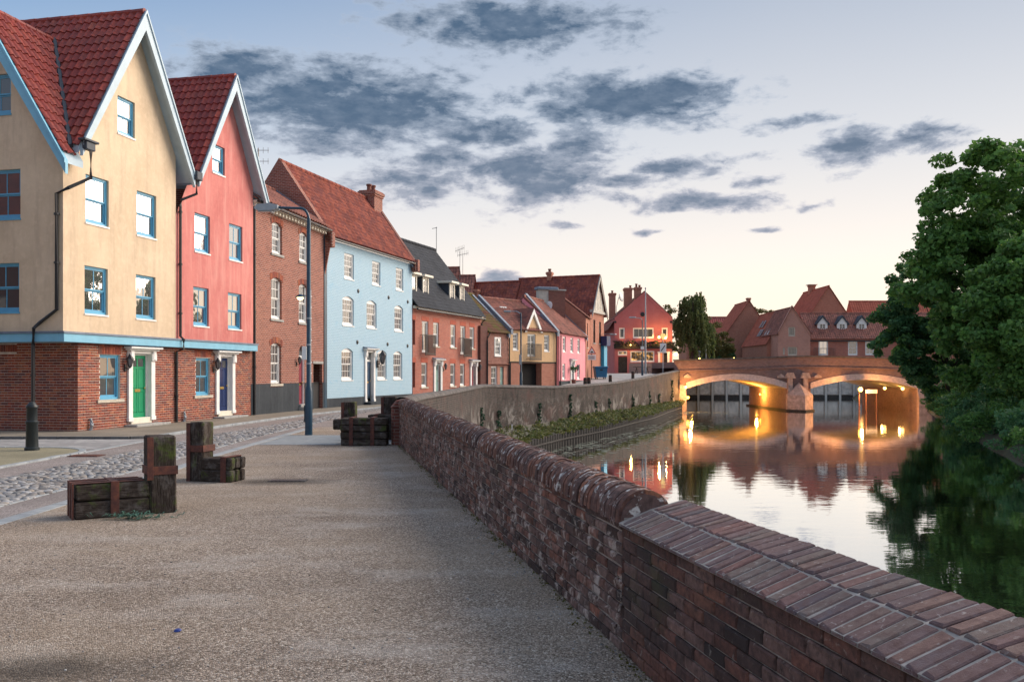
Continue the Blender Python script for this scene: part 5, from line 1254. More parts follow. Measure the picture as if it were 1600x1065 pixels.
def blob_points(ell, n, rs=NPR, shell=.55):
    """clump centres spread through ellipsoids (cx,cy,cz,rx,ry,rz)"""
    out = []; vol = np.array([e[3] * e[4] * e[5] for e in ell]) ** .67; k = (vol / vol.sum() * n).astype(int) + 1
    for e, m_ in zip(ell, k):
        d = rs.normal(size=(m_, 3)); d /= np.linalg.norm(d, axis=1)[:, None]; r = rs.uniform(shell ** 3, 1, m_) ** (1 / 3)
        out.append(np.array(e[:3]) + d * r[:, None] * np.array(e[3:6]))
    return np.concatenate(out)
def tree(name, label, base, top, ell, nclump, nleaf, size, mat, clump=(.5, 1.1), trunk_r=.3, lean=(0, 0), group=None, second=None, cat='tree', limbs=14, elong=1.0, shell=.55):
    t = thing(name, label, cat, base, 0, group); B = np.array(base, float)
    ell = [(e[0] - B[0], e[1] - B[1], e[2] - B[2], *e[3:]) for e in ell]
    c = blob_points(ell, nclump, shell=shell); r = NPR.uniform(clump[0], clump[1], len(c))
    v = leaf_cloud(c, r, nleaf, size, elong=elong); link('crown', np_mesh('crown', v, 4, M[mat]), t)
    if second:
        sel = NPR.rand(len(c)) < second[1]; v = leaf_cloud(c[sel] + np.array((0, 0, .15)), r[sel] * 1.02, int(nleaf * second[1] * .6), size, elong=elong); link('crown', np_mesh('crown', v, 4, M[second[0]]), t)  # brighter leaves over some clump tops, highlights put into the colour
    m = MB(); H = top - base[2]; pts = [np.array((lean[0] * k, lean[1] * k, H * k)) for k in (0, .12, .3, .5, .75)]
    m.tube(pts, [trunk_r * 1.3, trunk_r, trunk_r * .8, trunk_r * .6, trunk_r * .3], 10)
    for k in range(limbs):
        e = c[NPR.randint(len(c))]; tt = NPR.uniform(.15, .6); s = np.array((lean[0] * tt, lean[1] * tt, H * tt)); mid = (s + e) / 2 + np.array((0, 0, -.1 * H * NPR.rand() * .3))
        m.tube([s, mid, e], [trunk_r * .35, trunk_r * .2, trunk_r * .06], 6)
    m.build('trunk', M['bark'], t, True); return t
# flower boxes over the pub door
for i in range(5):
    x = PA[0] + .55 + i * 1.48
    t = thing('flower_basket', 'planted basket of flowers and trailing greenery on the pub ledge', 'flower basket', (x, PY - .3, pz(541)), 0, 'flower baskets along the pub ledge')
    m = MB(); m.prism([(-.6, .0), (.6, .0), (.66, .28), (-.66, .28)], 'y', -.2, .22); m.build('trough', M['dark_timber'], t)
    c = [(NPR.uniform(-.65, .65), NPR.uniform(-.25, .1), NPR.uniform(.1, .62)) for _ in range(22)]; link('foliage', np_mesh('foliage', leaf_cloud(c, [.2] * 22, 700, .07), 4, M['basket_leaf']), t)
def lamp_light(parent, loc, power, col=(1.0, .55, .18), r=.12):
    l = bpy.data.lights.new('lamp_light', 'POINT'); l.energy = power; l.color = col; l.shadow_soft_size = r
    o = bpy.data.objects.new('lamp_light', l); COL.objects.link(o); o.parent = parent; o.location = loc; return o
emitmat('warm_bulb', (1.0, .60, .16), 5.0); emitmat('amber_bulb', (1.0, .42, .05), 8.0); emitmat('soft_bulb', (1.0, .75, .35), 5.0)
def glow_lamp(name, label, loc, power, bulb='warm_bulb', r=.14, col=(1.0, .55, .18), arm=(0, .35, 0), cat='lamp', group=None, loff=(0, -.3, 0)):
    t = thing(name, label, cat, loc, 0, group); m = MB(); m.lathe([(r * .4, -r), (r * .9, -r * .5), (r, 0), (r * .9, r * .5), (r * .4, r)], 10); m.build('bulb', M[bulb], t, True)
    m = MB(); m.lathe([(r * 1.15, 0), (r * .5, r * .6), (.02, r * .7)], 10, (0, 0, r * .9)); m.tube([(0, 0, r * 1.2), arm], .025, 6); m.build('fitting', M['black_iron'], t)
    if power: lamp_light(t, loff, power, col)
    return t
glow_lamp('wall_lamp', 'glowing amber wall lamp at the river corner of the pub', (PB[0] + .35, PY - .3, pz(553)), 90, r=.25, arm=(-.35, .25, .1))
glow_lamp('flood_lamp', 'bright warm flood lamp above the pub flower boxes, beside the hanging sign bracket', (px(1028), PY - .75, pz(527)), 170, r=.16, arm=(0, .75, .2))
glow_lamp('flood_lamp', 'bright warm flood lamp above the pub flower boxes, over the door', (px(1038), PY - .75, pz(528)), 110, r=.16, arm=(0, .75, .2))
glow_lamp('flood_lamp', 'small warm lamp tucked among the flower baskets of the pub', (px(984), PY - .75, pz(539)), 60, r=.08, arm=(0, .6, .1))
m = thing('pub_table', 'dark outdoor table on the quay in front of the pub', 'table', (px(1002) * .93, 100, gz(100)), R(15)); k = MB(); k.cbox(-.9, .9, -.4, .4, .72, .78, .01); k.build('table_top', M['dark_timber'], m)
for sx in (-1, 1):
    k = MB(); k.tube([(sx * .7, -.35, 0), (sx * .6, 0, .72)], .04, 5); k.tube([(sx * .7, .35, 0), (sx * .6, 0, .72)], .04, 5); k.build('leg', M['dark_timber'], m)

# ================================================================== river wall, quay wall, piling
WO = (2.41, -3.0); WE = (-2.59, 20.6); wang = math.atan2(WE[1] - WO[1], WE[0] - WO[0]); WLEN = math.hypot(WE[0] - WO[0], WE[1] - WO[1])
JOINT = 8.46
def wput(x, z, d): return (x, -d, z)
def river_face(h, x0, x1, zt):
    m_ = MB(); m_.box(x0, x1, -.352, -.337, -3, zt); m_.build('river_face', M['dark_brick'], h)
nw = thing('parapet_wall', 'newer parapet wall with sloping saddleback brick coping', 'wall', (*WO, 0), wang)
m = MB(); m.box(0, JOINT, -.335, -.004, -3, .77); m.build('core', M['wall_mortar'], nw)
river_face(nw, 0, JOINT, .75)
m = MB(); m.prism([(.026, .755), (.03, .772), (-.168, .846), (-.37, .896), (-.365, .755)], 'x', 0, JOINT); m.build('coping_bed', M['pale_mortar'], nw)
ent = []
for j in range(11):
    x = -.11 * (j % 2); zz = .010 + j * .0682
    k = 0
    while x < JOINT:
        ln = (.225 if k % 2 else .225) ; ent.append((wput, max(0, x), min(JOINT, x + ln - .009), zz, zz + .0595, abs(x - 6.6))); x += ln; k += 1
lay_bricks(nw, ent, 190, 'wall_brick', .012, .007, .004)
def coping_face(p0, p1):
    (y0, z0), (y1, z1) = p0, p1; L_ = math.hypot(y1 - y0, z1 - z0); cs_, sn_ = (y1 - y0) / L_, (z1 - z0) / L_
    return (lambda a, t, d: (a, y0 + t * cs_ + d * sn_, z0 + t * sn_ + d * cs_)) , L_
cp1, l1 = coping_face((.034, .764), (-.160, .838)); cp2, l2_ = coping_face((-.170, .842), (-.374, .890))
ent = []; x = .02
while x < JOINT - .06:
    for f, l_ in ((cp1, l1), (cp2, l2_)): ent.append((f, x + random.uniform(-.003, .003), x + .065 + random.uniform(-.004, .002), .002, l_ - .004, abs(x - 6.9)))
    x += .0765
lay_bricks(nw, ent, 110, 'coping_brick', .014, .006, .004, 'coping_brick', 'coping_bricks')
ow = thing('old_parapet_wall', 'old worn parapet wall with rounded lichen spotted brick coping', 'wall', (*WO, 0), wang)
zc = lambda x: .80 + .12 * (x - JOINT) / (WLEN - JOINT)
m = MB(); m.prism([(JOINT, -3), (WLEN, -3), (WLEN, zc(WLEN)), (JOINT, zc(JOINT))], 'y', -.335, -.004); m.build('core', M['wall_mortar'], ow)
river_face(ow, JOINT, WLEN, .79)
ent = []
for j in range(11):
    x = JOINT + random.uniform(0, .15)
    prev = JOINT
    while x < WLEN + .1:
        a, b = prev, min(x, WLEN); f = zc(a) / .80; zz = (.010 + j * .0716) * f
        if b - a > .03: ent.append((wput, a, b - random.uniform(.009, .018), zz + random.uniform(-.002, .002), zz + .0585 * f, a + j * .01))
        prev = x; x += random.choice((.22, .225, .11, .225, .215))
lay_bricks(ow, ent, 190, 'old_wall_brick', .013, .008, .006)
x = JOINT + .01; cops = []; k = 0; rest = MB()
while x < WLEN - .03:
    wdt = random.uniform(.055, .068); zb = zc(x) - .005
    for sd in (0, 1):
        mm = MB() if k < 110 else rest; R0 = random.uniform(.192, .206); n = 5; dz = random.uniform(-.006, .006); i0 = len(mm.v)
        for xx in (x + random.uniform(-.004, .004), x + wdt):
            for s in range(n + 1):
                a = math.pi * (.5 * s / n) if sd == 0 else math.pi * (1 - .5 * s / n)
                mm.v.append((xx, -.14 + (R0 - .03) * math.cos(a), zb + dz + (.0 + .165 * math.sin(a)) if s else zb + dz - .03))
        for s in range(n): mm.f.append((i0 + s, i0 + s + 1, i0 + n + 2 + s, i0 + n + 1 + s))
        c0 = len(mm.v); mm.v += [(x, -.14, zb - .03), (x + wdt, -.14, zb - .03)]
        mm.f.append(tuple(i0 + s for s in range(n + 1)) + (c0,)); mm.f.append(tuple(i0 + n + 1 + s for s in range(n + 1)) + (c0 + 1,))
        if k < 110: mm.build('coping_brick', M['old_coping'], ow)
        k += 1
    x += wdt + random.uniform(.008, .013)
rest.build('coping_bricks', M['old_coping'], ow, False, 'stuff')
m = MB(); i0 = 0
pr = [(-.14 + .155 * math.cos(math.pi * s / 8), (zc(JOINT) - .02 + .155 * math.sin(math.pi * s / 8))) for s in range(9)]
for xx in (JOINT, WLEN):
    dz = zc(xx) - zc(JOINT); m.v += [(xx, y, z + dz) for y, z in pr]
for s in range(8): m.f.append((s, s + 1, 10 + s, 9 + s))
m.f.append(tuple(range(9))); m.f.append(tuple(range(9, 18))[::-1]); m.build('coping_bed', M['old_coping'], ow)
m = MB(); m.cbox(WLEN - .05, WLEN + .35, -.32, .16, -.1, .86, .03); m.prism([(-.34, .86), (.18, .86), (.05, 1.02), (-.2, 1.08)], 'x', WLEN - .06, WLEN + .36); m.build('end_pier', M['dark_brick'], ow)
# long quay wall
qy = [21.2, 26, 30, 36, 42, 46, 50, 55.5, 61.5, 68, 75, 82, 87.7]; qtop = pl([(21, 1.08), (30, 1.05), (46, 1.09), (50, .99), (55.5, .87), (61.5, .90), (68, 1.02), (75, 1.30), (82, 1.68), (87.7, 1.98)])
yy = []; 
for a, b in zip(qy, qy[1:]): yy += list(np.linspace(a, b, 5)[:-1])
yy.append(qy[-1]); riv = lambda y: wall_x(y) + .2
# soften the corner of the line
rx = [riv(y) for y in yy]
for _ in range(2): rx = [rx[0]] + [(rx[i - 1] + 2 * rx[i] + rx[i + 1]) / 4 for i in range(1, len(rx) - 1)] + [rx[-1]]
LEDGE = -1.36
qw = thing('quay_wall', 'long weathered brick quay wall curving along the river to the bridge', 'wall', (rx[0], yy[0], 0))
O = np.array((rx[0], yy[0])); mb = MB(); s = 0; cop = MB(); prevc = None
for i in range(len(yy) - 1):
    p, n_ = np.array((rx[i], yy[i])) - O, np.array((rx[i + 1], yy[i + 1])) - O; L = np.linalg.norm(n_ - p); z0, z1 = qtop(yy[i]) - .12, qtop(yy[i + 1]) - .12
    mb.poly([(*p, -3), (*n_, -3), (*n_, z1), (*p, z0)], [(s, -3), (s + L, -3), (s + L, z1), (s, z0)])
    t = (n_ - p) / L; nl = np.array((-t[1], t[0])) * .36
    mb.poly([(*(p + nl), -1), (*(n_ + nl), -1), (*(n_ + nl), z1), (*(p + nl), z0)], [(s, -1), (s + L, -1), (s + L, z1), (s, z0)]); s += L
mb.build('wall_face', M['quay_brick'], qw)
rings = []
for i in range(len(yy)):
    j = min(i, len(yy) - 2); t = np.array((rx[j + 1] - rx[j], yy[j + 1] - yy[j])); t /= np.linalg.norm(t); nl = np.array((-t[1], t[0])); c = np.array((rx[i], yy[i])) - O + nl * .18; b0 = len(cop.v)
    for k in range(9):
        a = math.pi * k / 8; pp = c - nl * (.22 * math.cos(a)); cop.v.append((pp[0], pp[1], qtop(yy[i]) - .14 + .15 * math.sin(a)))
    rings.append(b0)
for a, b in zip(rings, rings[1:]):
    for k in range(8): cop.f.append((a + k, a + k + 1, b + k + 1, b + k))
plain('weathered_coping', (.12, .105, .097), .95, .3, 3.5, .7, .02); cop.build('coping', M['weathered_coping'], qw, True)
# ledge, piling
pil = pl([(20, .3), (30, .1), (39, .45), (45, 2.5), (51, 5.1), (60, 8.2), (66, 10.4), (76, 13.2), (86, 16.3), (87.8, 16.6)])
mb = MB(); row = []
for y in yy: row.append((mb.vert((riv(y) - .3, y, LEDGE + .06)), mb.vert((max(pil(y), riv(y) + .25), y, LEDGE))))
for a, b in zip(row, row[1:]): mb.f.append((a[0], a[1], b[1], b[0]))
struct(mb.build('river_ledge', M['ledge_soil']))
pw = thing('piling_wall', 'dark timber piling edging the weedy ledge below the quay wall', 'retaining wall', (.3, 30, WATER))
y = 21.3; me = None
while y < 87.4:
    x0, x1 = max(pil(y), riv(y) + .25), max(pil(y + .5), riv(y + .5) + .25); L = math.hypot(x1 - x0, .5); stp = .42 / L * .5
    x1 = max(pil(y + stp), riv(y + stp) + .25)
    if me is None:
        b = MB(); b.prism([(-.2, -.03), (-.07, .05), (.07, .05), (.2, -.03), (.2, -.14), (-.2, -.14)], 'z', -.5, .70); me = b.mesh('pile', M['dark_timber'])
    o = link('pile', me, pw); o.location = ((x0 + x1) / 2 - .3, y + stp / 2 - 30, random.uniform(-.02, .02)); o.rotation_euler = (0, 0, math.atan2(stp, x1 - x0) + math.pi); y += stp
mb = MB(); mb.box(wall_x(21.2) - .3, .25, -8.85, -8.7, -.6, .68); mb.build('end_boarding', M['dark_timber'], pw)
mb = MB(); pts = [(max(pil(y), riv(y) + .25) + .06 - .3, y - 30, .38) for y in np.linspace(21.3, 87.4, 46)]; mb.tube(pts, .05, 6); mb.build('waling', M['dark_timber'], pw)
# weeds on the ledge and against the wall
cs_, rs_ = [], []
for _ in range(900):
    y = 38 + 49 * random.random() ** .75; a, b = riv(y), max(pil(y), riv(y) + .25); f = random.random() ** .6
    hgt = .10 + .35 * random.random() ** 2 * min(1, (y - 36) / 22); cs_.append((a + (b - a) * f, y, LEDGE + hgt * .6)); rs_.append(.12 + hgt * .5)
o = link('ledge_weeds', np_mesh('ledge_weeds', leaf_cloud(cs_, rs_, 26000, .075, elong=1.5), 4, M['weed_leaf'])); o['kind'] = 'stuff'; 
cs_, rs_ = [], []
for _ in range(420):
    y = random.uniform(34, 87); b = max(pil(y), riv(y) + .25); cs_.append((b - random.uniform(-.05, .5), y, LEDGE + .02)); rs_.append(random.uniform(.1, .22))
o = link('ledge_moss', np_mesh('ledge_moss', leaf_cloud(cs_, rs_, 12000, .05), 4, M['moss_leaf'])); o['kind'] = 'stuff'
for (y, h_, n_, wh) in ((43.5, 1.2, 1, 'just before the bend of the quay wall'), (47.5, .9, 1, 'low on the quay wall just past its bend'), (53, 1.1, 1, 'on the quay wall below the slate roofed terrace end'), (58, 1.5, 1, 'tall, on the quay wall below the tile hung cottage'), (63, .9, 1, 'short, on the quay wall below the cart arch'), (66, 1.0, 1, 'on the quay wall below the pair of short posts'),
                       (72, 1.2, 1, 'on the quay wall below the pink cottage'), (77, 1.3, 1, 'on the quay wall below the large blue bin'), (80, 1.0, 1, 'on the quay wall below the single post before the pub'), (84.6, 2.2, 1, 'tallest one, on the quay wall next to the bridge')):
    cc = [(random.uniform(-.03, .12), random.uniform(-.28, .28), z) for z in np.linspace(0, h_, int(6 + h_ * 6))]
    cc = [(c[0] + .1 * 0, c[1] * (1 - .6 * c[2] / h_), c[2]) for c in cc]
    z0 = LEDGE + .1 if n_ else -.3
    o = link('wall_creeper', np_mesh('wall_creeper', leaf_cloud(cc, [.12] * len(cc), int(420 * h_), .05), 4, M['ivy_leaf'])); o.location = (float(np.interp(y, yy, rx)), y, z0)
    tag(o, 'dark green creeper ' + wh, 'creeper', 'creepers on the quay wall')
t = thing('weed_clump', 'tuft of yellow green weeds sprouting from the quay wall top by the old parapet', 'weeds', (float(np.interp(26.5, yy, rx)), 26.5, .35))
cc = [(random.uniform(-.02, .2), random.uniform(-.5, .5), random.uniform(-.25, .12)) for _ in range(26)]; link('foliage', np_mesh('foliage', leaf_cloud(cc, [.12] * 26, 1100, .045, elong=1.5), 4, M['weed_leaf']), t)
cs_ = [(wall_x(y) - abs(random.gauss(0, .04)) - .02, y, .015) for y in [random.uniform(3, 20.4) for _ in range(260)]]
o = link('wall_foot_litter', np_mesh('wall_foot_litter', leaf_cloud(cs_, [.035] * 260, 1500, .012), 4, M['olive_leaf'])); o['kind'] = 'stuff'
# floating weed on the water
v = []
for _ in range(700):
    y = random.choice((random.gauss(52, 5), random.gauss(60, 7), random.gauss(84, 2), random.gauss(44, 4))); x = pil(y) + abs(random.gauss(.8, 2.2)) + .2; s = random.uniform(.04, .16); a = random.random() * 3
    if y > 87: continue
    v += [(x + s * math.cos(a + k * 1.57) * (1.6 if k % 2 else .6), y + s * math.sin(a + k * 1.57), WATER + .006) for k in range(4)]
plain('duckweed', (.24, .26, .20), .8, .3, 9, .1); o = link('floating_weed', np_mesh('floating_weed', np.array(v), 4, M['duckweed'])); o['kind'] = 'stuff'

# ================================================================== the bridge
BY0, BY1 = 88.0, 102.0; X0B, X1B = 15.9, 46.0
br = thing('bridge', 'red brick road bridge with two low arches and a central cutwater pier', 'bridge', (28.0, BY0, WATER))
OX, OY, OZ = 28.0, BY0, WATER
def bpt(x, y, z): return (x - OX, y - OY, z - OZ)
top = pl([(15.9, 2.86), (22.3, 3.03), (26.8, 3.20), (28.5, 3.27), (35, 3.13), (40, 2.95), (46, 2.7)])
ARCH = [(17.1, 27.0), (29.3, 39.8)]; ZS, ZCR = .15, 1.02
def intr(x):
    for a, b in ARCH:
        if a < x < b:
            u = (x - (a + b) / 2) / ((b - a) / 2); return ZS + (ZCR - ZS) * (1 - u * u) if abs(u) < 1 else ZS
    return None
xs = sorted(set(list(np.linspace(X0B, X1B, 121)) + [v for a in ARCH for v in a]))
mb = MB(); bar = MB(); far_side = MB(); side_ = MB()
for a, b in zip(xs, xs[1:]):
    mid = (a + b) / 2; i0 = intr(mid)
    za = (intr(a + 1e-4) if i0 is not None else WATER - .6); zb = (intr(b - 1e-4) if i0 is not None else WATER - .6)
    mb.poly([bpt(a, BY0, za), bpt(b, BY0, zb), bpt(b, BY0, top(b)), bpt(a, BY0, top(a))]); far_side.poly([bpt(a, BY1, za), bpt(b, BY1, zb), bpt(b, BY1, top(b)), bpt(a, BY1, top(a))])
    if i0 is not None: bar.poly([bpt(a, BY0, za), bpt(b, BY0, zb), bpt(b, BY1, zb), bpt(a, BY1, za)])
    mb.poly([bpt(a, BY0, top(a)), bpt(b, BY0, top(b)), bpt(b, BY0 + .4, top(b)), bpt(a, BY0 + .4, top(a))])
for (a, b) in ARCH:
    for x in (a, b): side_.poly([bpt(x, BY0, WATER - .6), bpt(x, BY1, WATER - .6), bpt(x, BY1, ZS), bpt(x, BY0, ZS)])
mb.build('spandrel_wall', M['bridge_brick'], br); far_side.build('spandrel_wall', M['bridge_brick'], br); plain('barrel_render', (.42, .33, .22), .9, .18, 2, .3, .02); bar.build('arch_barrel', M['barrel_render'], br); side_.build('abutment_faces', M['bridge_brick'], br, False, 'stuff')
for (a, b) in ARCH:
    n = 40; m = MB()
    for i in range(n):
        x0, x1 = a + (b - a) * i / n, a + (b - a) * (i + .995) / n; z0, z1 = intr(x0 + 1e-3), intr(x1 - 1e-3)
        m.v += [bpt(x0, BY0 - .07, z0 - .01), bpt(x1, BY0 - .07, z1 - .01), bpt(x1, BY0 - .07, z1 + .58), bpt(x0, BY0 - .07, z0 + .58), bpt(x0, BY0 + .02, z0 - .01), bpt(x1, BY0 + .02, z1 - .01), bpt(x1, BY0 + .02, z1 + .58), bpt(x0, BY0 + .02, z0 + .58)]
        k = i * 8; m.f += [(k, k + 1, k + 2, k + 3), (k, k + 1, k + 5, k + 4), (k + 3, k + 2, k + 6, k + 7)]
    m.build('arch_ring', M['arch_stone'], br)
def band(z_off, h_, d_, name, mat, x0=X0B, x1=X1B):
    m = MB(); n = 40
    for i in range(n):
        a, b = x0 + (x1 - x0) * i / n, x0 + (x1 - x0) * (i + 1) / n; k = len(m.v)
        for (x) in (a, b):
            z = top(x) + z_off; m.v += [bpt(x, BY0 - d_, z), bpt(x, BY0 + .02, z), bpt(x, BY0 + .02, z + h_), bpt(x, BY0 - d_, z + h_)]
        m.f += [(k, k + 4, k + 7, k + 3), (k + 3, k + 7, k + 6, k + 2), (k, k + 1, k + 5, k + 4)]
    return m.build(name, M[mat], br)
band(-1.05, .13, .10, 'string_course', 'bridge_brick')
m = MB(); n = 30
for i in range(n):
    a, b = X0B + (X1B - X0B) * i / n, X0B + (X1B - X0B) * (i + .985) / n; q = MB(); z0, z1 = top(a), top(b); k = [bpt(a, BY0 - .1, z0), bpt(b, BY0 - .1, z1), bpt(b, BY0 + .5, z1), bpt(a, BY0 + .5, z0)]
    q.v = k + [(p[0], p[1], p[2] + .14) for p in k]; q.f = [(0, 1, 5, 4), (1, 2, 6, 5), (2, 3, 7, 6), (3, 0, 4, 7), (4, 5, 6, 7), (0, 3, 2, 1)]; q.build('coping_stone', M['weathered_coping'], br)
m = MB(); m.v = [bpt(X0B, BY0, 2.2), bpt(X1B, BY0, 2.2), bpt(X1B, BY1, 2.2), bpt(X0B, BY1, 2.2)]; m.f = [(0, 1, 2, 3)]; m.build('road_deck', M['aggregate'], br)
# pier with cutwater, buttresses
m = MB(); pc = [bpt(x, y, 0)[:2] for x, y in ((26.9, 88), (26.9, 87.5), (28.15, 86.0), (29.4, 87.5), (29.4, 88))]
m.prism(pc, 'z', -.6, WATER * -1 - .55 + .1)
apex = bpt(28.15, 87.9, .75); tz = -WATER - .45
for a, b in zip(pc, pc[1:]): m.poly([(*a, tz), (*b, tz), apex])
m.build('cutwater', M['pier_stone'], br)
m = MB(); m.prism([bpt(x, y, 0)[:2] for x, y in ((26.78, 102.5), (26.78, 87.4), (28.15, 85.8), (29.52, 87.4), (29.52, 102.5))], 'z', -.6, .16); m.build('pier_footing', M['dark_timber'], br)
for x in (27.25, 28.75):
    m = MB(); c = bpt(x, 88, 0); m.box(c[0] - .22, c[0] + .22, -.35, 0, 1.2, 3.2); m.prism([(c[0] - .5, 3.2), (c[0] + .5, 3.2), (c[0] + .3, 3.75), (c[0] - .3, 3.75)], 'y', -.4, 0); m.build('buttress', M['pier_stone'], br)
for x, w_ in ((16.6, .9), (40.4, 1.3)):
    m = MB(); c = bpt(x, 88, 0); m.box(c[0] - w_ / 2, c[0] + w_ / 2, -.5, 0, -.6, 1.3); m.prism([(-.5, 1.3), (0, 1.3), (0, 2.6)], 'x', c[0] - w_ / 2, c[0] + w_ / 2); m.build('abutment_toe', M['pier_stone'], br)
for x in (17.2, 39.9, 26.4, 30.0):
    c = bpt(x, 88, 1.2); m = MB(); m.prism([(c[0] - .35, c[2]), (c[0] + .35, c[2]), (c[0] + .35, c[2] + .15), (c[0], c[2] + .4), (c[0] - .35, c[2] + .15)], 'y', -.18, 0); m.build('corbel', M['pier_stone'], br)
glow_lamp('bridge_lamp', 'small amber lamp under the left arch beside the quay wall, lower of two', (17.45, 89.0, -.75), 260, bulb='amber_bulb', r=.16, col=(1, .42, .07), arm=(-.3, .05, .2), loff=(.45, .3, .1))
glow_lamp('bridge_lamp', 'small amber lamp on the abutment beside the quay wall, upper of two', (16.75, 86.6, .32), 480, bulb='amber_bulb', r=.16, col=(1, .50, .16), arm=(0, .9, .15), loff=(.4, -.5, -.1))
sl_ = glow_lamp('navigation_lamp', 'bright amber lamp on a post standing in the river under the arch', (33.6, 86.4, .1), 1000, bulb='amber_bulb', r=.22, col=(1, .46, .12), arm=(0, .3, -.4), loff=(0, -.35, .0))
k = MB(); k.tube([(0, .3, -2.6), (0, .3, .1)], .07, 8); k.build('post', M['rusty_iron'], sl_)
for x, y, nm in ((38.9, 93.5, 'pale yellow bulkhead lamp on the far abutment wall under the arch, river side'), (39.5, 90.6, 'pale yellow bulkhead lamp on the abutment wall under the arch, nearest its mouth')):
    glow_lamp('bulkhead_lamp', nm, (x, y, .1), 22, bulb='warm_bulb', r=.16, col=(1, .62, .18), arm=(.5 if x > 39 else .9, 0, .1), loff=(-.3, 0, 0))
glow_lamp('arch_fill_light', 'unseen warm fill light added to brighten the underside of the left arch, by the pier', (26.6, 96, -.6), 650, bulb='amber_bulb', r=.08, col=(1, .45, .08), arm=(.4, 0, .05), loff=(-.4, 0, .1))  # extra source, added to brighten the left barrel
glow_lamp('arch_fill_light', 'unseen warm fill light added to brighten the underside of the right arch, by the pier', (29.75, 96, -.6), 550, bulb='amber_bulb', r=.08, col=(1, .45, .08), arm=(-.4, 0, .05), loff=(.4, 0, .1))  # likewise an added light, for the right barrel
nb = thing('river_notice', 'small white notice board on two posts standing in the river', 'sign', (34.9, 87.0, WATER)); k = MB(); k.box(-.55, .55, -.03, .03, 1.75, 2.1); k.build('board', M['white_paint'], nb)
for sx in (-.5, .5): k = MB(); k.tube([(sx, .03, -.5), (sx, .03, 2.0)], .05, 6); k.build('post', M['rusty_iron'], nb)
for z in (1.83, 1.93, 2.02): k = MB(); k.box(-.45, .45, -.036, -.03, z, z + .03); k.build('lettering', M['black_iron'], nb)
# river wall beyond the bridge
fw = thing('sheet_piled_quay', 'grey panelled quay wall with upright posts seen through the arches', 'quay wall', (36, 133, WATER))
k = MB(); k.box(-22, 40, .0, .4, -.6, 3.7); k.build('backing', M['concrete_panel'], fw)
for i in range(21):
    x = -21 + i * 2.1; k = MB(); k.box(x - .16, x + .16, -.32, .0, -.6, 2.9); k.build('post', M['timber_grey'], fw)
    k = MB(); k.cbox(x + .26, x + 1.82, -.12, .0, .5, 2.5, .03); k.build('panel', M['concrete_panel'], fw)
k = MB(); k.box(-22, 40, -.4, .1, 2.9, 3.2); k.build('capping_beam', M['dark_timber'], fw); k = MB(); k.box(-22, 40, -.3, .02, -.4, .45); k.build('waterline_timber', M['dark_timber'], fw)

# ================================================================== houses across the river
def simple_windows(h, lst, mat='white_paint', glass='glass_far', cols=2, rows=2, **kw):
    for hh in lst: window(h, *hh, M[mat], cols=cols, rows=rows, split=False, each_pane=False, glass=glass, fw=.12, **kw)
# dormer range
DA = (45.4, 138.0); DB = (66.0, 138.0)
zz_ = lambda y, d: 1.65 + (583 - y) * d / 1400
HD = [(.95 * 1 + 0, 2.4, 4.4, 6.72), (5.55, 7.1, 4.4, 6.72), (8.3, 9.7, 4.45, 6.72)]
HD = [((1279 - 800) * 138 / 1400 - 45.4, (1294 - 800) * 138 / 1400 - 45.4, 4.4, 6.72), ((1325 - 800) * 138 / 1400 - 45.4, (1340 - 800) * 138 / 1400 - 45.4, 4.4, 6.72), ((1352 - 800) * 138 / 1400 - 45.4, (1366 - 800) * 138 / 1400 - 45.4, 4.45, 6.72)]
dr, LD, sld = row_house('dormer_house', 'red brick house with three white dormers behind the bridge', DA, DB, 6.95, 3.4, 11.05, 'terrace_brick', 'dull_pantile', HD, z0=.5, nv=15, tw=.34, depth=6.8)
window(dr, *HD[0], M['white_paint'], cols=2, rows=1, split=False, case=True, each_pane=True, glass='glass', fw=.16); window(dr, *HD[1], M['white_paint'], cols=2, rows=2, each_pane=False, glass='glass_dim', fw=.16, curtain=.0); window(dr, *HD[2], M['white_paint'], cols=2, rows=2, each_pane=False, glass='glass_dim', fw=.16)
k = MB(); k.tube([(0, -.32, 6.62), (LD, -.32, 6.62)], .1, 6); k.build('gutter', M['black_iron'], dr); pipe(dr, [(.25, -.2, 6.6), (.25, -.1, 1.0)], .07)
bal = MB(); bal.box(-.0 + HD[0][0] - .9, HD[0][1] + .9, -.5, -.46, 5.45, 5.5); rail = bal.build('balcony', M['black_iron'], dr)
for i in range(16):
    x = HD[0][0] - .88 + i * .215
    if HD[0][0] + .2 < x < HD[0][1] - .2: continue
    k = MB(); k.box(x - .02, x + .02, -.5, -.46, 4.3, 5.45); k.build('baluster', M['black_iron'], rail)
for xc in (1284, 1314.5, 1345):
    x = (xc - 800) * 139.5 / 1400 - 45.4; y = 1.25; z0 = 7.0 + sld * 1.1
    k = MB(); k.prism([(x - .78, z0), (x + .78, z0), (x + .78, z0 + 1.1), (x, z0 + 2.05), (x - .78, z0 + 1.1)], 'y', y - .1, y + 2.2); d_ = k.build('dormer', M['white_paint'], dr)
    window(d_, x - .5, x + .5, z0 + .12, z0 + 1.05, M['white_paint'], cols=2, rows=2, split=False, each_pane=False, glass='glass_far', y=y - .2, rec=.04, fw=.08, case=True)
    for sx in (-1, 1): k = MB(); k.prism([(x, z0 + 2.32), (x + sx * 1.12, z0 + .92), (x + sx * 1.0, z0 + .82), (x, z0 + 2.02)], 'y', y - .32, y + 2.0); k.build('dormer_roof', M['slate_lead_dark'], d_)
    k = MB(); k.cbox(x - .85, x + .85, y - .28, y + .1, z0 - .12, z0 + .06, .02); k.build('dormer_sill', M['lead'], d_)
gx = lambda x, d: (x - 800) * d / 1400
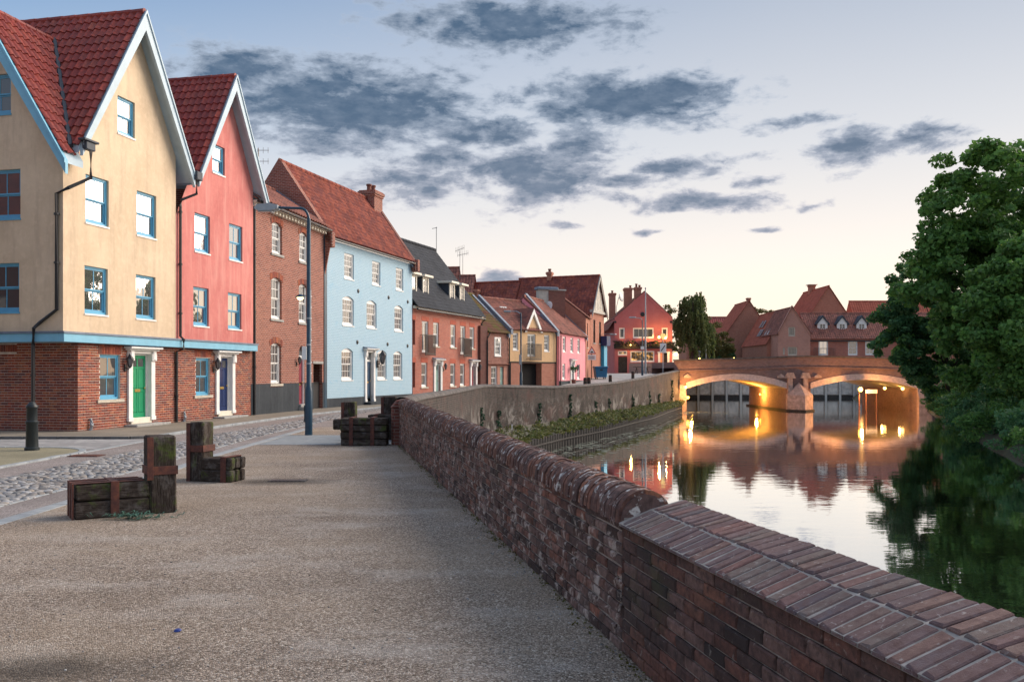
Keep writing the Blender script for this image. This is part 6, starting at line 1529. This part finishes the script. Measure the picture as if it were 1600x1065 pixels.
bgH = [(gx(1232, 136) - gx(1216, 136), gx(1242.5, 136) - gx(1216, 136), 7.25, 8.65), (gx(1231, 136) - gx(1216, 136), gx(1245.5, 136) - gx(1216, 136), 4.35, 5.65), (gx(1223.5, 136) - gx(1216, 136), gx(1226.5, 136) - gx(1216, 136), 4.5, 5.5)]
bgh, Lb, _ = gable_house('gabled_brick_house', 'pale brick gabled house with stone mullioned windows behind the bridge pier', (gx(1216, 136), 136), (gx(1266, 136), 136), 9, 7.8, 11.6, 'soft_brick', 'dull_pantile', bgH, z0=.5, nv=10, apex=gx(1235, 136) - gx(1216, 136) + .25)
simple_windows(bgh, bgH[:1], 'stone_sill', cols=3, rows=1); simple_windows(bgh, bgH[1:2], 'stone_sill', cols=5, rows=1); simple_windows(bgh, bgH[2:], 'stone_sill', cols=1, rows=1)
up = [(0, 7.75), (gx(1235, 136) - gx(1216, 136) + .25, 11.75), (Lb, 7.6)]
k = MB(); k.prism([(x, z + .22) for x, z in up] + [(x, z - .3) for x, z in up[::-1]], 'y', -.08, .3); k.build('gable_parapet', M['soft_brick'], bgh)
def skylight(h, x, y, z, w_, l_, sl, axis):
    """rooflight lying on a slope"""
    k = MB(); k.cbox(-w_ / 2, w_ / 2, -l_ / 2, l_ / 2, 0, .12, .02); o = k.build('rooflight', M['grey_metal'], h); o.location = (x, y, z)
    o.rotation_euler = (0, -sl, 0) if axis == 'x' else (sl, 0, 0)
    g = MB(); g.box(-w_ / 2 + .07, w_ / 2 - .07, -l_ / 2 + .07, l_ / 2 - .07, .12, .13); g.build('pane', M['skylight_glass'], o)
rb_, Lr, axr = gable_house('skylight_house', 'brick house with a red roof full of skylights behind the bridge', (39.8, 140), (46.0, 140), 15, 6.4, 11.6, 'brown_brick', 'brown_pantile', z0=.5, nv=14, apex=3.1)
slr = math.atan2(5.2, 3.1)
for (u, y) in ((.33, 1.6), (.33, 3.0), (.33, 6.3), (.33, 7.5), (.62, 2.6), (.62, 4.0), (.62, 8.0), (.62, 9.5)):
    x = 3.1 * u; skylight(rb_, x - .1, y, 6.4 + 5.2 * u + .12, 1.3, .62, slr, 'x')
ah, La, axa = gable_house('tall_gable_house', 'brick house with a steep plain gable rising to a small chimney', (37.4, 156), (45.0, 156), 10, 8.8, 14.2, 'brown_brick', 'brown_pantile', [(.9, 1.35, 4.3, 6.0)], z0=.5, nv=12, apex=3.9)
chimney(ah, 3.6, 4.2, .2, .8, 13.6, 14.8, M['brown_brick'], [])
chh, Lc, axc = gable_house('steep_roof_house', 'tall house with a steep brown red roof and two skylights', (45.5, 150), (60.5, 150), 13, 5.0, 16.2, 'brown_brick', 'brown_pantile', z0=.5, nv=22, apex=7.5)
slc = math.atan2(11.2, 7.5)
for y in (8.2, 10.0): skylight(chh, 7.5 * .50 - .1, y, 5 + 11.2 * .50 + .12, 1.5, .7, slc, 'x')
chimney(chh, 7.0, 8.0, 8.0, 9.0, 15.4, 17.2, M['brown_brick'], [])
k = MB(); k.cbox(6.7, 8.3, 7.7, 9.3, 17.2, 17.32, .02); k.build('chimney_cap', M['stone_sill'], chh)
row_house('hipped_house', 'house with a plain brown red roof beside the tall riverside tree', (59.0, 152), (84, 152), 7.0, 5, 14.2, 'brown_brick', 'brown_pantile', [], z0=.5, nv=14, tw=.4, depth=10)
eh, _, _ = row_house('orange_roof_house', 'distant orange roofed house half hidden by the willow', (33.5, 172), (44.5, 172), 8.0, 4, 12.6, 'brown_brick', 'red_tile', [(3.2, 4.9, 7.0 - .9, 7.7), (6.6, 8.0, 6.1, 7.7)], z0=.5, nv=10, tw=.4, depth=8)
simple_windows(eh, [(3.2, 4.9, 6.1, 7.7), (6.6, 8.0, 6.1, 7.7)], glass='skylight_glass')
hedge = blob_points([(27, 121, 2.4, 8, .8, .9)], 120, shell=.2); o = link('hedge', np_mesh('hedge', leaf_cloud(hedge, [.6] * len(hedge), 9000, .11), 4, M['bright_leaf'])); tag(o, 'low clipped green hedge behind the bridge parapet', 'hedge')
t = thing('round_bush', 'rounded grey green bush behind the bridge parapet', 'bush', (27.2, 117.5, 1.65)); c = blob_points([(0, 0, 1.0, 1.6, 1.1, .9)], 40); link('foliage', np_mesh('foliage', leaf_cloud(c, [.45] * len(c), 4000, .08), 4, M['teal_leaf']), t)
k = MB(); k.tube([(0, 0, 0), (0, 0, 1.1)], .06, 6); k.build('stem', M['bark'], t)

# ================================================================== trees
tree('sycamore_tree', 'large spreading sycamore leaning over the river, tallest on the bank', (30.5, 57, -.4), 14.5, [(29.9, 56, 12.1, 4.6, 4.4, 3.9), (28.4, 55, 7.6, 4.6, 4.4, 3.4), (32.8, 57, 8.6, 5.0, 4.6, 5.4), (27.4, 55.5, 9.3, 2.6, 2.8, 2.2), (31, 56, 4.6, 4.5, 4, 2.6), (27.6, 54, 4.6, 2.8, 2.6, 2.0), (31.5, 56, 1.4, 4.0, 3.6, 1.7)], 480, 52000, .19, 'sycamore_leaf', (.45, .95), .42, (-1, 0), second=('bright_leaf', .3), limbs=26)
tree('riverside_tree', 'dark leafy tree stretching low branches in front of the bridge', (35.6, 73, -.8), 9.5, [(33.6, 72.5, 6.6, 3.4, 3, 2.7), (31.4, 72, 3.9, 2.3, 2.4, 1.4), (31.0, 72.2, 6.0, 1.7, 2, 1.4), (34.5, 72.5, 3.6, 2.8, 2.5, 1.7), (33.0, 71.5, 1.9, 2.0, 1.8, .8), (33.2, 73, 9.0, 2.4, 2.4, 1.8), (36.5, 74, .9, 3.4, 3, 1.7), (38, 74, 4.0, 3.4, 3, 3.0)], 330, 46000, .17, 'dark_leaf', (.4, .8), .2, (-.6, 0), second=('sycamore_leaf', .35), limbs=18)
tree('maple_tree', 'bright green tree with low boughs reaching over the water', (26.5, 43, -.5), 9.0, [(25.6, 43, 5.6, 3.2, 3.2, 2.6), (24.0, 42.5, 3.2, 2.3, 2.4, 1.7), (28, 44, 6.4, 3.4, 3.2, 3.2), (23.4, 43, 4.9, 1.5, 1.8, 1.2), (25.4, 43, 1.6, 2.2, 2.2, 1.1)], 260, 36000, .15, 'sycamore_leaf', (.38, .8), .28, (.2, 0), second=('bright_leaf', .45), limbs=16)
tree('back_tree', 'tall dark tree closing the view behind the sycamore', (39, 62, .2), 16, [(37, 62, 10, 5, 5, 6.2), (40, 62, 6, 5, 5, 5)], 120, 20000, .22, 'dark_leaf', (.9, 1.5), .4, limbs=8)
tree('back_tree', 'broad green tree on the bank beside the bright green tree', (34, 47, .2), 13, [(33, 47, 8, 5, 4.5, 5.0), (36, 46, 5, 5, 5, 4.5)], 110, 18000, .2, 'sycamore_leaf', (.9, 1.5), .35, limbs=8)
tree('willow_tree', 'tall drooping willow beside the pub', (23.9, 118.5, 1.6), 12.4, [(24.0, 118, 9.6, 2.0, 2, 2.6), (23.2, 118, 6.5, 2.3, 2.2, 3.2), (25.0, 118, 6.0, 1.9, 2.2, 3.4)], 10, 100, .1, 'willow_leaf', (.4, .8), .3, limbs=8)
wt = [o for o in bpy.data.objects if o.name.startswith('willow_tree')][0]
P = []
heads = [(-.5, 0, 10.3, 1.5), (.75, 0, 10.5, 1.2), (-1.2, .3, 8.2, 1.3), (1.4, -.2, 7.4, 1.4), (.2, -.8, 8.6, 1.6), (-.6, -.5, 6.4, 1.8), (1.2, .4, 5.6, 1.6)]
for _ in range(300):
    hx, hy, hz, hr = heads[NPR.randint(len(heads))]; a, r = NPR.uniform(0, 6.28), NPR.uniform(.05, 1) ** .6; xx, yy2 = hx + hr * r * math.cos(a), hy + hr * r * math.sin(a); zt = hz - 1.3 * r ** 2 + NPR.uniform(-.5, .4); ln = NPR.uniform(.8, 2.6)
    n_ = int(ln * 22); z = zt - np.linspace(0, min(ln, zt - .9), n_); P.append(np.stack([xx * (1 + .05 * np.linspace(0, 1, n_)) + NPR.normal(0, .09, n_), yy2 + NPR.normal(0, .09, n_), z], 1))
P = np.concatenate(P); link('crown', np_mesh('crown', leaf_cloud(P, np.full(len(P), .06), len(P) * 2, .12, elong=1.4, droop=.7), 4, M['willow_leaf']), wt)
tree('garden_tree', 'thin yellowing tree showing over the right shoulder of the pub', (25.5, 145, 1.6), 13, [(24.2, 145, 10.2, 2.6, 2, 2.4), (26.0, 145, 7.5, 2.2, 2, 2.6)], 50, 4200, .17, 'olive_leaf', (.4, .8), .2, limbs=10)
tree('garden_tree', 'dull green tree spreading behind the willow', (30.5, 140, 1.6), 11, [(29.6, 140, 7.8, 3.0, 2.5, 3.2), (32.5, 141, 5.8, 2.6, 2.4, 2.4)], 80, 9000, .17, 'olive_leaf', (.5, 1.0), .25, limbs=10)
tree('garden_tree', 'dark green shrubby tree below the orange roofed house', (34.0, 150, 1.6), 8, [(34.0, 150, 4.4, 3.4, 2.5, 2.6)], 60, 8000, .17, 'dark_leaf', (.5, 1.0), .2, limbs=6)
tree('garden_tree', 'sparse tree silhouetted between the steep gables', (49, 178, 1.6), 14.5, [(48.6, 178, 13.0, 3.2, 2, 1.6), (52, 178, 12.6, 1.8, 1.6, 1.5)], 40, 2600, .2, 'olive_leaf', (.4, .8), .2, limbs=10)
for i, (x, y, r_, lab, mt) in enumerate(((20.8, 35.2, 1.5, 'dark bramble bush hanging over the water under the bright green tree', 'dark_leaf'), (23.6, 42, 1.7, 'glossy bush at the water edge below the bright green boughs', 'sycamore_leaf'), (26.3, 49.5, 1.8, 'dense dark bush trailing into the river beside the ivied trunk', 'dark_leaf'), (29.0, 56, 1.7, 'leafy bush at the foot of the sycamore', 'sycamore_leaf'), (31.6, 62.5, 1.6, 'dark bush on the bank past the sycamore', 'dark_leaf'), (34.2, 69, 1.5, 'bush on the bank at the foot of the dark leafy tree', 'sycamore_leaf'), (37.4, 77, 1.5, 'bush on the bank close to the bridge', 'dark_leaf'), (18.9, 30, 1.4, 'low bush on the bank away from the bridge', 'sycamore_leaf'))):
    t = thing('river_bush', lab, 'bush', (x, y, WATER + .5)); c = blob_points([(0, 0, .7, r_ * 1.1, r_ * 1.9, 1.15), (1.2, .5, 1.6, r_, r_ * 1.5, 1.2)], 60); link('foliage', np_mesh('foliage', leaf_cloud(c, NPR.uniform(.35, .6, len(c)), 7500, .10), 4, M[mt]), t)
    k = MB(); k.tube([(1.0, 0, -.6), (.6, 0, .4), (-.2, .2, 1.2)], [.1, .07, .03], 6); k.build('stem', M['bark'], t)

# ================================================================== street furniture
lp = thing('street_lamp', 'blue painted street lamp post with a long arm and flat lantern', 'street lamp', (-5.4, 23.8, .008))
k = MB(); k.lathe([(.10, 0), (.10, 1.15), (.085, 1.25), (.06, 1.32), (.055, 5.6), (.05, 5.75)], 16); k.build('post', M['blue_pole_paint'], lp, True)
k = MB(); pts = [(0, 0, 5.6)] + [(-.22 + .22 * math.cos(a), 0, 5.72 + .3 * math.sin(a)) for a in np.linspace(0, math.pi / 2, 6)] + [(-.85, 0, 6.04)]; k.tube(pts, .035, 8); k.build('arm', M['blue_pole_paint'], lp, True)
k = MB(); k.prism([(-1.42, 6.0), (-1.35, 6.1), (-1.0, 6.14), (-.8, 6.09), (-.8, 6.0), (-.95, 5.95), (-1.3, 5.93)], 'y', -.15, .15); k.build('lantern_head', M['grey_metal'], lp); k = MB(); k.box(-1.32, -.95, -.11, .11, 5.91, 5.935); k.build('diffuser', M['glass_dim'], lp)
k = MB(); k.cbox(-.11, -.099, -.06, .06, .35, .8, .004); k.build('access_door', M['blue_pole_paint'], lp)
for z in (1.9, 2.4, 3.1): k = MB(); k.lathe([(.068, -.02), (.068, .02)], 12, (0, 0, z)); k.build('band', M['grey_metal'], lp)
k = MB(); k.cbox(-.16, -.04, -.1, -.06, 2.0, 2.35, .004); k.build('notice', M['white_paint'], lp)
# second, older pole behind with a small lit lamp
l2 = thing('alley_lamp', 'small lit lamp on a thin grey pole by the alley gate', 'street lamp', (-7.75, 34.4, .055))
k = MB(); k.tube([(0, 0, 0), (0, 0, 4.8)], .045, 10); k.build('pole', M['grey_metal'], l2, True)
for z in np.arange(1.6, 4.6, .42): k = MB(); k.lathe([(.06, -.02), (.06, .02)], 10, (0, 0, float(z))); k.build('band', M['white_paint'], l2)
k = MB(); k.tube([(0, 0, 4.55), (-.35, 0, 4.6)], .02, 6); k.build('bracket', M['blue_pole_paint'], l2); k = MB(); k.lathe([(.2, 0), (.17, .05), (.05, .13)], 12, (-.38, 0, 4.5)); k.build('shade', M['blue_pole_paint'], l2); k = MB(); k.lathe([(.03, -.1), (.1, -.06), (.13, 0)], 10, (-.38, 0, 4.5)); k.build('bulb', M['soft_bulb'], l2, True); lamp_light(l2, (-.38, 0, 4.3), 12, (1, .8, .45))
l3 = thing('street_lamp', 'slim blue street lamp post in front of the cart arch house', 'street lamp', (.62, 62.0, gz(62)))
k = MB(); k.lathe([(.1, 0), (.1, 1.3), (.06, 1.45), (.05, 5.2), (.04, 5.5)], 12); k.build('post', M['blue_pole_paint'], l3, True); k = MB(); k.tube([(0, 0, 5.4), (-.3, .2, 5.6), (-.8, .5, 5.62)], .035, 6); k.cbox(-1.2, -.7, .4, .65, 5.55, 5.68, .03); k.build('lantern_head', M['grey_metal'], l3)
k = MB(); k.cbox(-.13, .0, -.16, -.06, 1.9, 2.6, .01); k.build('notice', M['grey_metal'], l3)
l4 = thing('street_lamp', 'grey street lamp with a curved arm standing in front of the pub', 'street lamp', (12.8, 88, gz(88)))
k = MB(); k.lathe([(.11, 0), (.11, 1.3), (.06, 1.5), (.05, 5.2), (.045, 5.45)], 12); k.build('post', M['blue_pole_paint'], l4, True); k = MB(); k.tube([(0, 0, 5.4), (-.12, 0, 5.6), (-.7, 0, 5.68)], .035, 6); k.build('arm', M['grey_metal'], l4); k = MB(); k.cbox(-1.3, -.65, -.15, .15, 5.62, 5.76, .04); k.build('lantern_head', M['grey_metal'], l4); k = MB(); k.cbox(-.18, .16, -.12, -.08, 2.55, 2.85, .01); k.build('notice', M['white_paint'], l4)
ms = thing('flag_mast', 'tall plain grey mast standing before the pub gable', 'mast', (14.6, 98, gz(98))); k = MB(); k.lathe([(.1, 0), (.09, 4), (.05, 9.3)], 10); k.build('pole', M['grey_metal'], ms, True)
k = MB(); k.lathe([(.09, 0), (.09, .1), (.02, .16)], 8, (0, 0, 9.3)); k.build('finial', M['grey_metal'], ms)
for (x, y, hh, lab) in ((25.3, 121, 2.9, 'short grey lamp column among the bushes beyond the bridge'), (26.2, 121, 3.8, 'taller grey lamp column among the bushes beyond the bridge')):
    t = thing('path_lamp', lab, 'street lamp', (x, y, 1.65)); k = MB(); k.tube([(0, 0, 0), (0, 0, hh - .2)], .06, 8); k.build('post', M['grey_metal'], t); k = MB(); k.lathe([(.05, -.3), (.35, 0), (.3, .08), (.05, .12)], 12, (0, 0, hh)); k.build('hood', M['grey_metal'], t)
glow_lamp('garden_lamp', 'small amber glow among the bushes beyond the bridge', (24.9, 119, 3.6), 8, r=.12, arm=(0, 0, -1.9))
glow_lamp('garden_lamp', 'small orange glow beside the tall gable house', (33.2, 134, 3.9), 8, r=.12, arm=(0, 0, -2.2))
bo = thing('bollard', 'black cast iron bollard on the corner island', 'bollard', (-10.2, 19.04, .02))
k = MB(); k.lathe([(.15, 0), (.15, .05), (.125, .07), (.115, .55), (.128, .57), (.128, .61), (.108, .63), (.105, .88), (.12, .90), (.12, .93), (.09, .97), (.05, 1.02), (.0, 1.03)], 20); k.build('post', M['black_green_iron'], bo, True)
for (x, y, lab) in ((5.55, 67.9, 'short dark post by the pink cottage, one of a pair'), (5.85, 68.1, 'short dark post by the pink cottage, one of a pair'), (7.9, 72, 'short dark banded post on the quay road, below the blue bin'), (10.66, 79, 'short dark banded post on the quay road, before the pub')):
    t = thing('quay_post', lab, 'bollard', (x, y, gz(y)), 0, 'short posts along the quay road'); k = MB(); k.lathe([(.14, 0), (.14, .6), (.11, .66)], 8); k.build('post', M['dark_timber'], t); k = MB(); k.lathe([(.145, .4), (.145, .5)], 8); k.build('band', M['rusty_iron'], t)
# road signs
t = thing('warning_sign', 'triangular red bordered warning sign over a plate on a black pole', 'road sign', (6.9, 77.6, gz(77.6)), R(5)); k = MB(); k.tube([(0, 0, 0), (0, 0, 2.9)], .04, 8); k.build('pole', M['black_iron'], t)
plain('sign_red', (.45, .03, .03), .4, .02, 3, 0)
def tri(s, y0, y1, c): m_ = MB(); m_.prism([(-s, c - s * .58), (s, c - s * .58), (0, c + s * 1.15)], 'y', y0, y1); return m_
tri(.38, -.06, -.04, 2.45).build('border', M['sign_red'], t); tri(.26, -.07, -.06, 2.45).build('sign_face', M['white_paint'], t); k = MB(); k.lathe([(.12, 0), (.12, .008)], 10); o = k.build('symbol', M['black_iron'], t); o.location = (0, -.07, 2.4); o.rotation_euler = (R(90), 0, 0); o.scale = (1, .5, 1)
k = MB(); k.cbox(-.36, .36, -.06, -.04, 1.7, 2.15, .01); k.build('plate', M['white_paint'], t)
for z in (1.82, 1.97): k = MB(); k.box(-.24, .24, -.066, -.06, z, z + .06); k.build('lettering', M['black_iron'], t)
t = thing('parking_sign', 'grey zone sign with black diagonal under a pointed yellow lit sign', 'road sign', (15.5, 92, gz(92))); k = MB(); k.tube([(0, 0, 0), (0, 0, 4.3)], .05, 8); k.build('pole', M['grey_metal'], t)
k = MB(); k.cbox(-.32, .32, -.08, -.05, 2.25, 3.2, .02); k.build('plate', M['white_paint'], t); k = MB(); k.prism([(-.24, 2.45), (-.16, 2.4), (.24, 2.98), (.16, 3.03)], 'y', -.09, -.08); k.build('diagonal_bar', M['black_iron'], t)
k = MB(); k.prism([(-.28, 4.0), (-.2, 4.2), (.2, 4.2), (.28, 4.0), (0, 3.5)], 'y', -.08, -.05); k.build('pointed_sign', M['sign_amber'] if 'sign_amber' in M else emitmat('sign_amber', (1, .65, .2), .7), t)
t = thing('waste_bin', 'large blue four wheeled waste bin beside the brown brick building', 'bin', (7.75, 78.6, gz(78.6)), R(10))
k = MB(); k.prism([(-.46, .16), (.46, .16), (.56, .98), (-.56, .98)], 'y', -.36, .36); k.build('bin_body', M['bin_blue'], t); k = MB(); k.cbox(-.6, .6, -.45, .42, .98, 1.12, .04); k.build('lid', M['bin_blue'], t); k = MB(); k.cbox(-.12, .12, -.38, -.35, .74, .86, .01); k.build('label_plate', M['black_iron'], t)
for sx in (-1, 1):
    for sy in (-1, 1): k = MB(); k.tube([(sx * .36 - .03, sy * .26, .09), (sx * .36 + .03, sy * .26, .09)], .09, 10); k.build('wheel', M['black_iron'], t)
t = thing('topiary', 'clipped topiary ball on a stem in a pot by the pink cottage door', 'topiary', (*local_to_world(PK0, PK1, 3.05, -.35, 0)[:2], .8)); k = MB(); k.lathe([(.16, 0), (.2, .35), (.17, .36)], 12); k.tube([(0, 0, .3), (0, 0, 1.0)], .02, 6); k.build('pot', M['chimney_pot'], t)
c = blob_points([(0, 0, 1.2, .2, .2, .2)], 20); link('foliage', np_mesh('foliage', leaf_cloud(c, [.16] * len(c), 900, .035), 4, M['dark_leaf']), t)

# ---- timber seats strapped with iron
def beam(parent, L, w_, h_, loc, vert=False, mat='mossy_timber', rz=0, c=.018, j=.007):
    m_ = MB(); m_.cbox(-L / 2, L / 2, -w_ / 2, w_ / 2, -h_ / 2, h_ / 2, c, j); o_ = m_.build('beam', M[mat], parent); o_.location = loc; o_.rotation_euler = (0, R(90) if vert else 0, rz) ; return o_
def strap(parent, x0, x1, y0, y1, z0, z1): m_ = MB(); m_.cbox(x0, x1, y0, y1, z0, z1, .003); return m_.build('strap', M['rusty_iron'], parent)
def timber_seat(label, loc, rz, length, depth, height, post_x, post_h, post_w, rows=2, cols=3, straps=(), post_d=None, post_y=0.0, double=False):
    t_ = thing('timber_block', label, 'timber block', loc, rz); bh_ = height / rows; bw_ = depth / cols
    for r in range(rows):
        for c_ in range(cols): beam(t_, length * random.uniform(.98, 1.0), bw_ - .012, bh_ - .012, (random.uniform(-.01, .01), -depth / 2 + bw_ * (c_ + .5), bh_ * (r + .5)))
    for sx in straps:
        strap(t_, sx - .045, sx + .045, -depth / 2 - .014, -depth / 2 - .002, 0, height + .006); strap(t_, sx - .045, sx + .045, -depth / 2 - .014, depth / 2 + .014, height + .001, height + .014); strap(t_, sx - .045, sx + .045, depth / 2 + .002, depth / 2 + .014, 0, height + .006)
    pd = post_d or depth * .55
    if post_h:
        beam(t_, post_h, pd, post_w, (post_x, post_y, post_h / 2), True, c=.02)
        zs_ = post_h * .5
        strap(t_, post_x - post_w / 2 - .016, post_x + post_w / 2 + .016, post_y - pd / 2 - .016, post_y - pd / 2 - .003, zs_, zs_ + .10); strap(t_, post_x - post_w / 2 - .016, post_x - post_w / 2 - .003, post_y - pd / 2 - .016, post_y + pd / 2 + .016, zs_, zs_ + .10); strap(t_, post_x + post_w / 2 + .003, post_x + post_w / 2 + .016, post_y - pd / 2 - .016, post_y + pd / 2 + .016, zs_, zs_ + .10)
        strap(t_, post_x - post_w / 2 - .03, post_x - post_w / 2 + .04, post_y - pd / 2 - .022, post_y - pd / 2 - .017, .0 if post_x < 0 else height, post_h - .01)
    return t_
tb = timber_seat('mossy timber block seat with tall upright, weeds growing at its foot', (-4.68, 10.42, .006), R(33), .80, .46, .40, .545, .91, .30, straps=(.02,), post_d=.34, post_y=-.06)
for yy_ in (-.17, 0.0, .17): strap(tb, -.42, -.405, yy_ - .045, yy_ + .045, 0, .405); strap(tb, -.42, .34, yy_ - .045, yy_ + .045, .401, .409)
t2 = timber_seat('timber block seat with upright, standing alone beside the cobbles', (-4.42, 13.72, .006), R(-14), .52, .42, .37, -.36, .90, .24, straps=(.13,), post_d=.3, post_y=-.03)
beam(t2, .2, .36, .17, (-.50, .12, .09)); beam(t2, .2, .36, .17, (-.50, .12, .28))
t3 = timber_seat('broad timber block against the wall end, mossy planks facing the walk', (-3.37, 20.55, .006), R(1), 1.06, .5, .63, -.42, .98, .30, rows=4, cols=2, straps=(-.28, .2), post_d=.28, post_y=.45)
beam(t3, .3, .3, .24, (-.63, .4, .45))
t4 = timber_seat('dark timber block behind the mossy planked one, by the wall end', (-3.05, 22.3, .012), R(0), 1.0, .5, .62, -.05, 1.05, .34, rows=3, cols=2, straps=(-.3, .2), post_d=.3, post_y=.42)
wd = thing('weed_clump', 'blue green weeds growing at the foot of the tall timber upright', 'weeds', (-4.24, 10.10, .008)); v = []
for _ in range(170):
    a = random.uniform(0, 6.28); r = abs(random.gauss(0, .17)); x, y = r * math.cos(a) * 1.5, r * math.sin(a) * .45; an = random.uniform(0, 6.28); ln = random.uniform(.05, .12); w_ = .011; h0 = random.uniform(.0, .05); up_ = random.uniform(.0, .05)
    dx, dy = math.cos(an) * ln, math.sin(an) * ln; v += [(x, y, h0), (x + dx * .5 - math.sin(an) * w_, y + dy * .5 + math.cos(an) * w_, h0 + up_), (x + dx, y + dy, h0 + up_ * .6), (x + dx * .5 + math.sin(an) * w_, y + dy * .5 - math.cos(an) * w_, h0 + up_)]
link('foliage', np_mesh('foliage', np.array(v), 4, M['teal_leaf']), wd)
k = MB(); k.lathe([(.016, 0), (.02, .004), (.012, .012)], 10); o = k.build('bottle_cap', M['bin_royal']); o.location = (-2.13, 5.71, .008); o.rotation_euler = (R(8), R(-5), 0); o.scale = (1.3, 1.1, 1.3); tag(o, 'crushed blue bottle cap lying on the gravel walk', 'litter')

gr = MB()
for _ in range(520):
    y_ = random.choice((random.uniform(3.3, 9), random.uniform(4, 20))); x_ = random.uniform(max(-.57 * y_, -5.4), wall_x(y_) - .05) if random.random() < .55 else wall_x(y_) - abs(random.gauss(0, .12)) - .03
    cobble_mesh(gr, (x_, y_, .008), random.uniform(.004, .011), random.uniform(.004, .009), random.uniform(.004, .008), random.random() * 3, 5)
gr.build('loose_grit', M['cobble'], None, False, 'stuff')
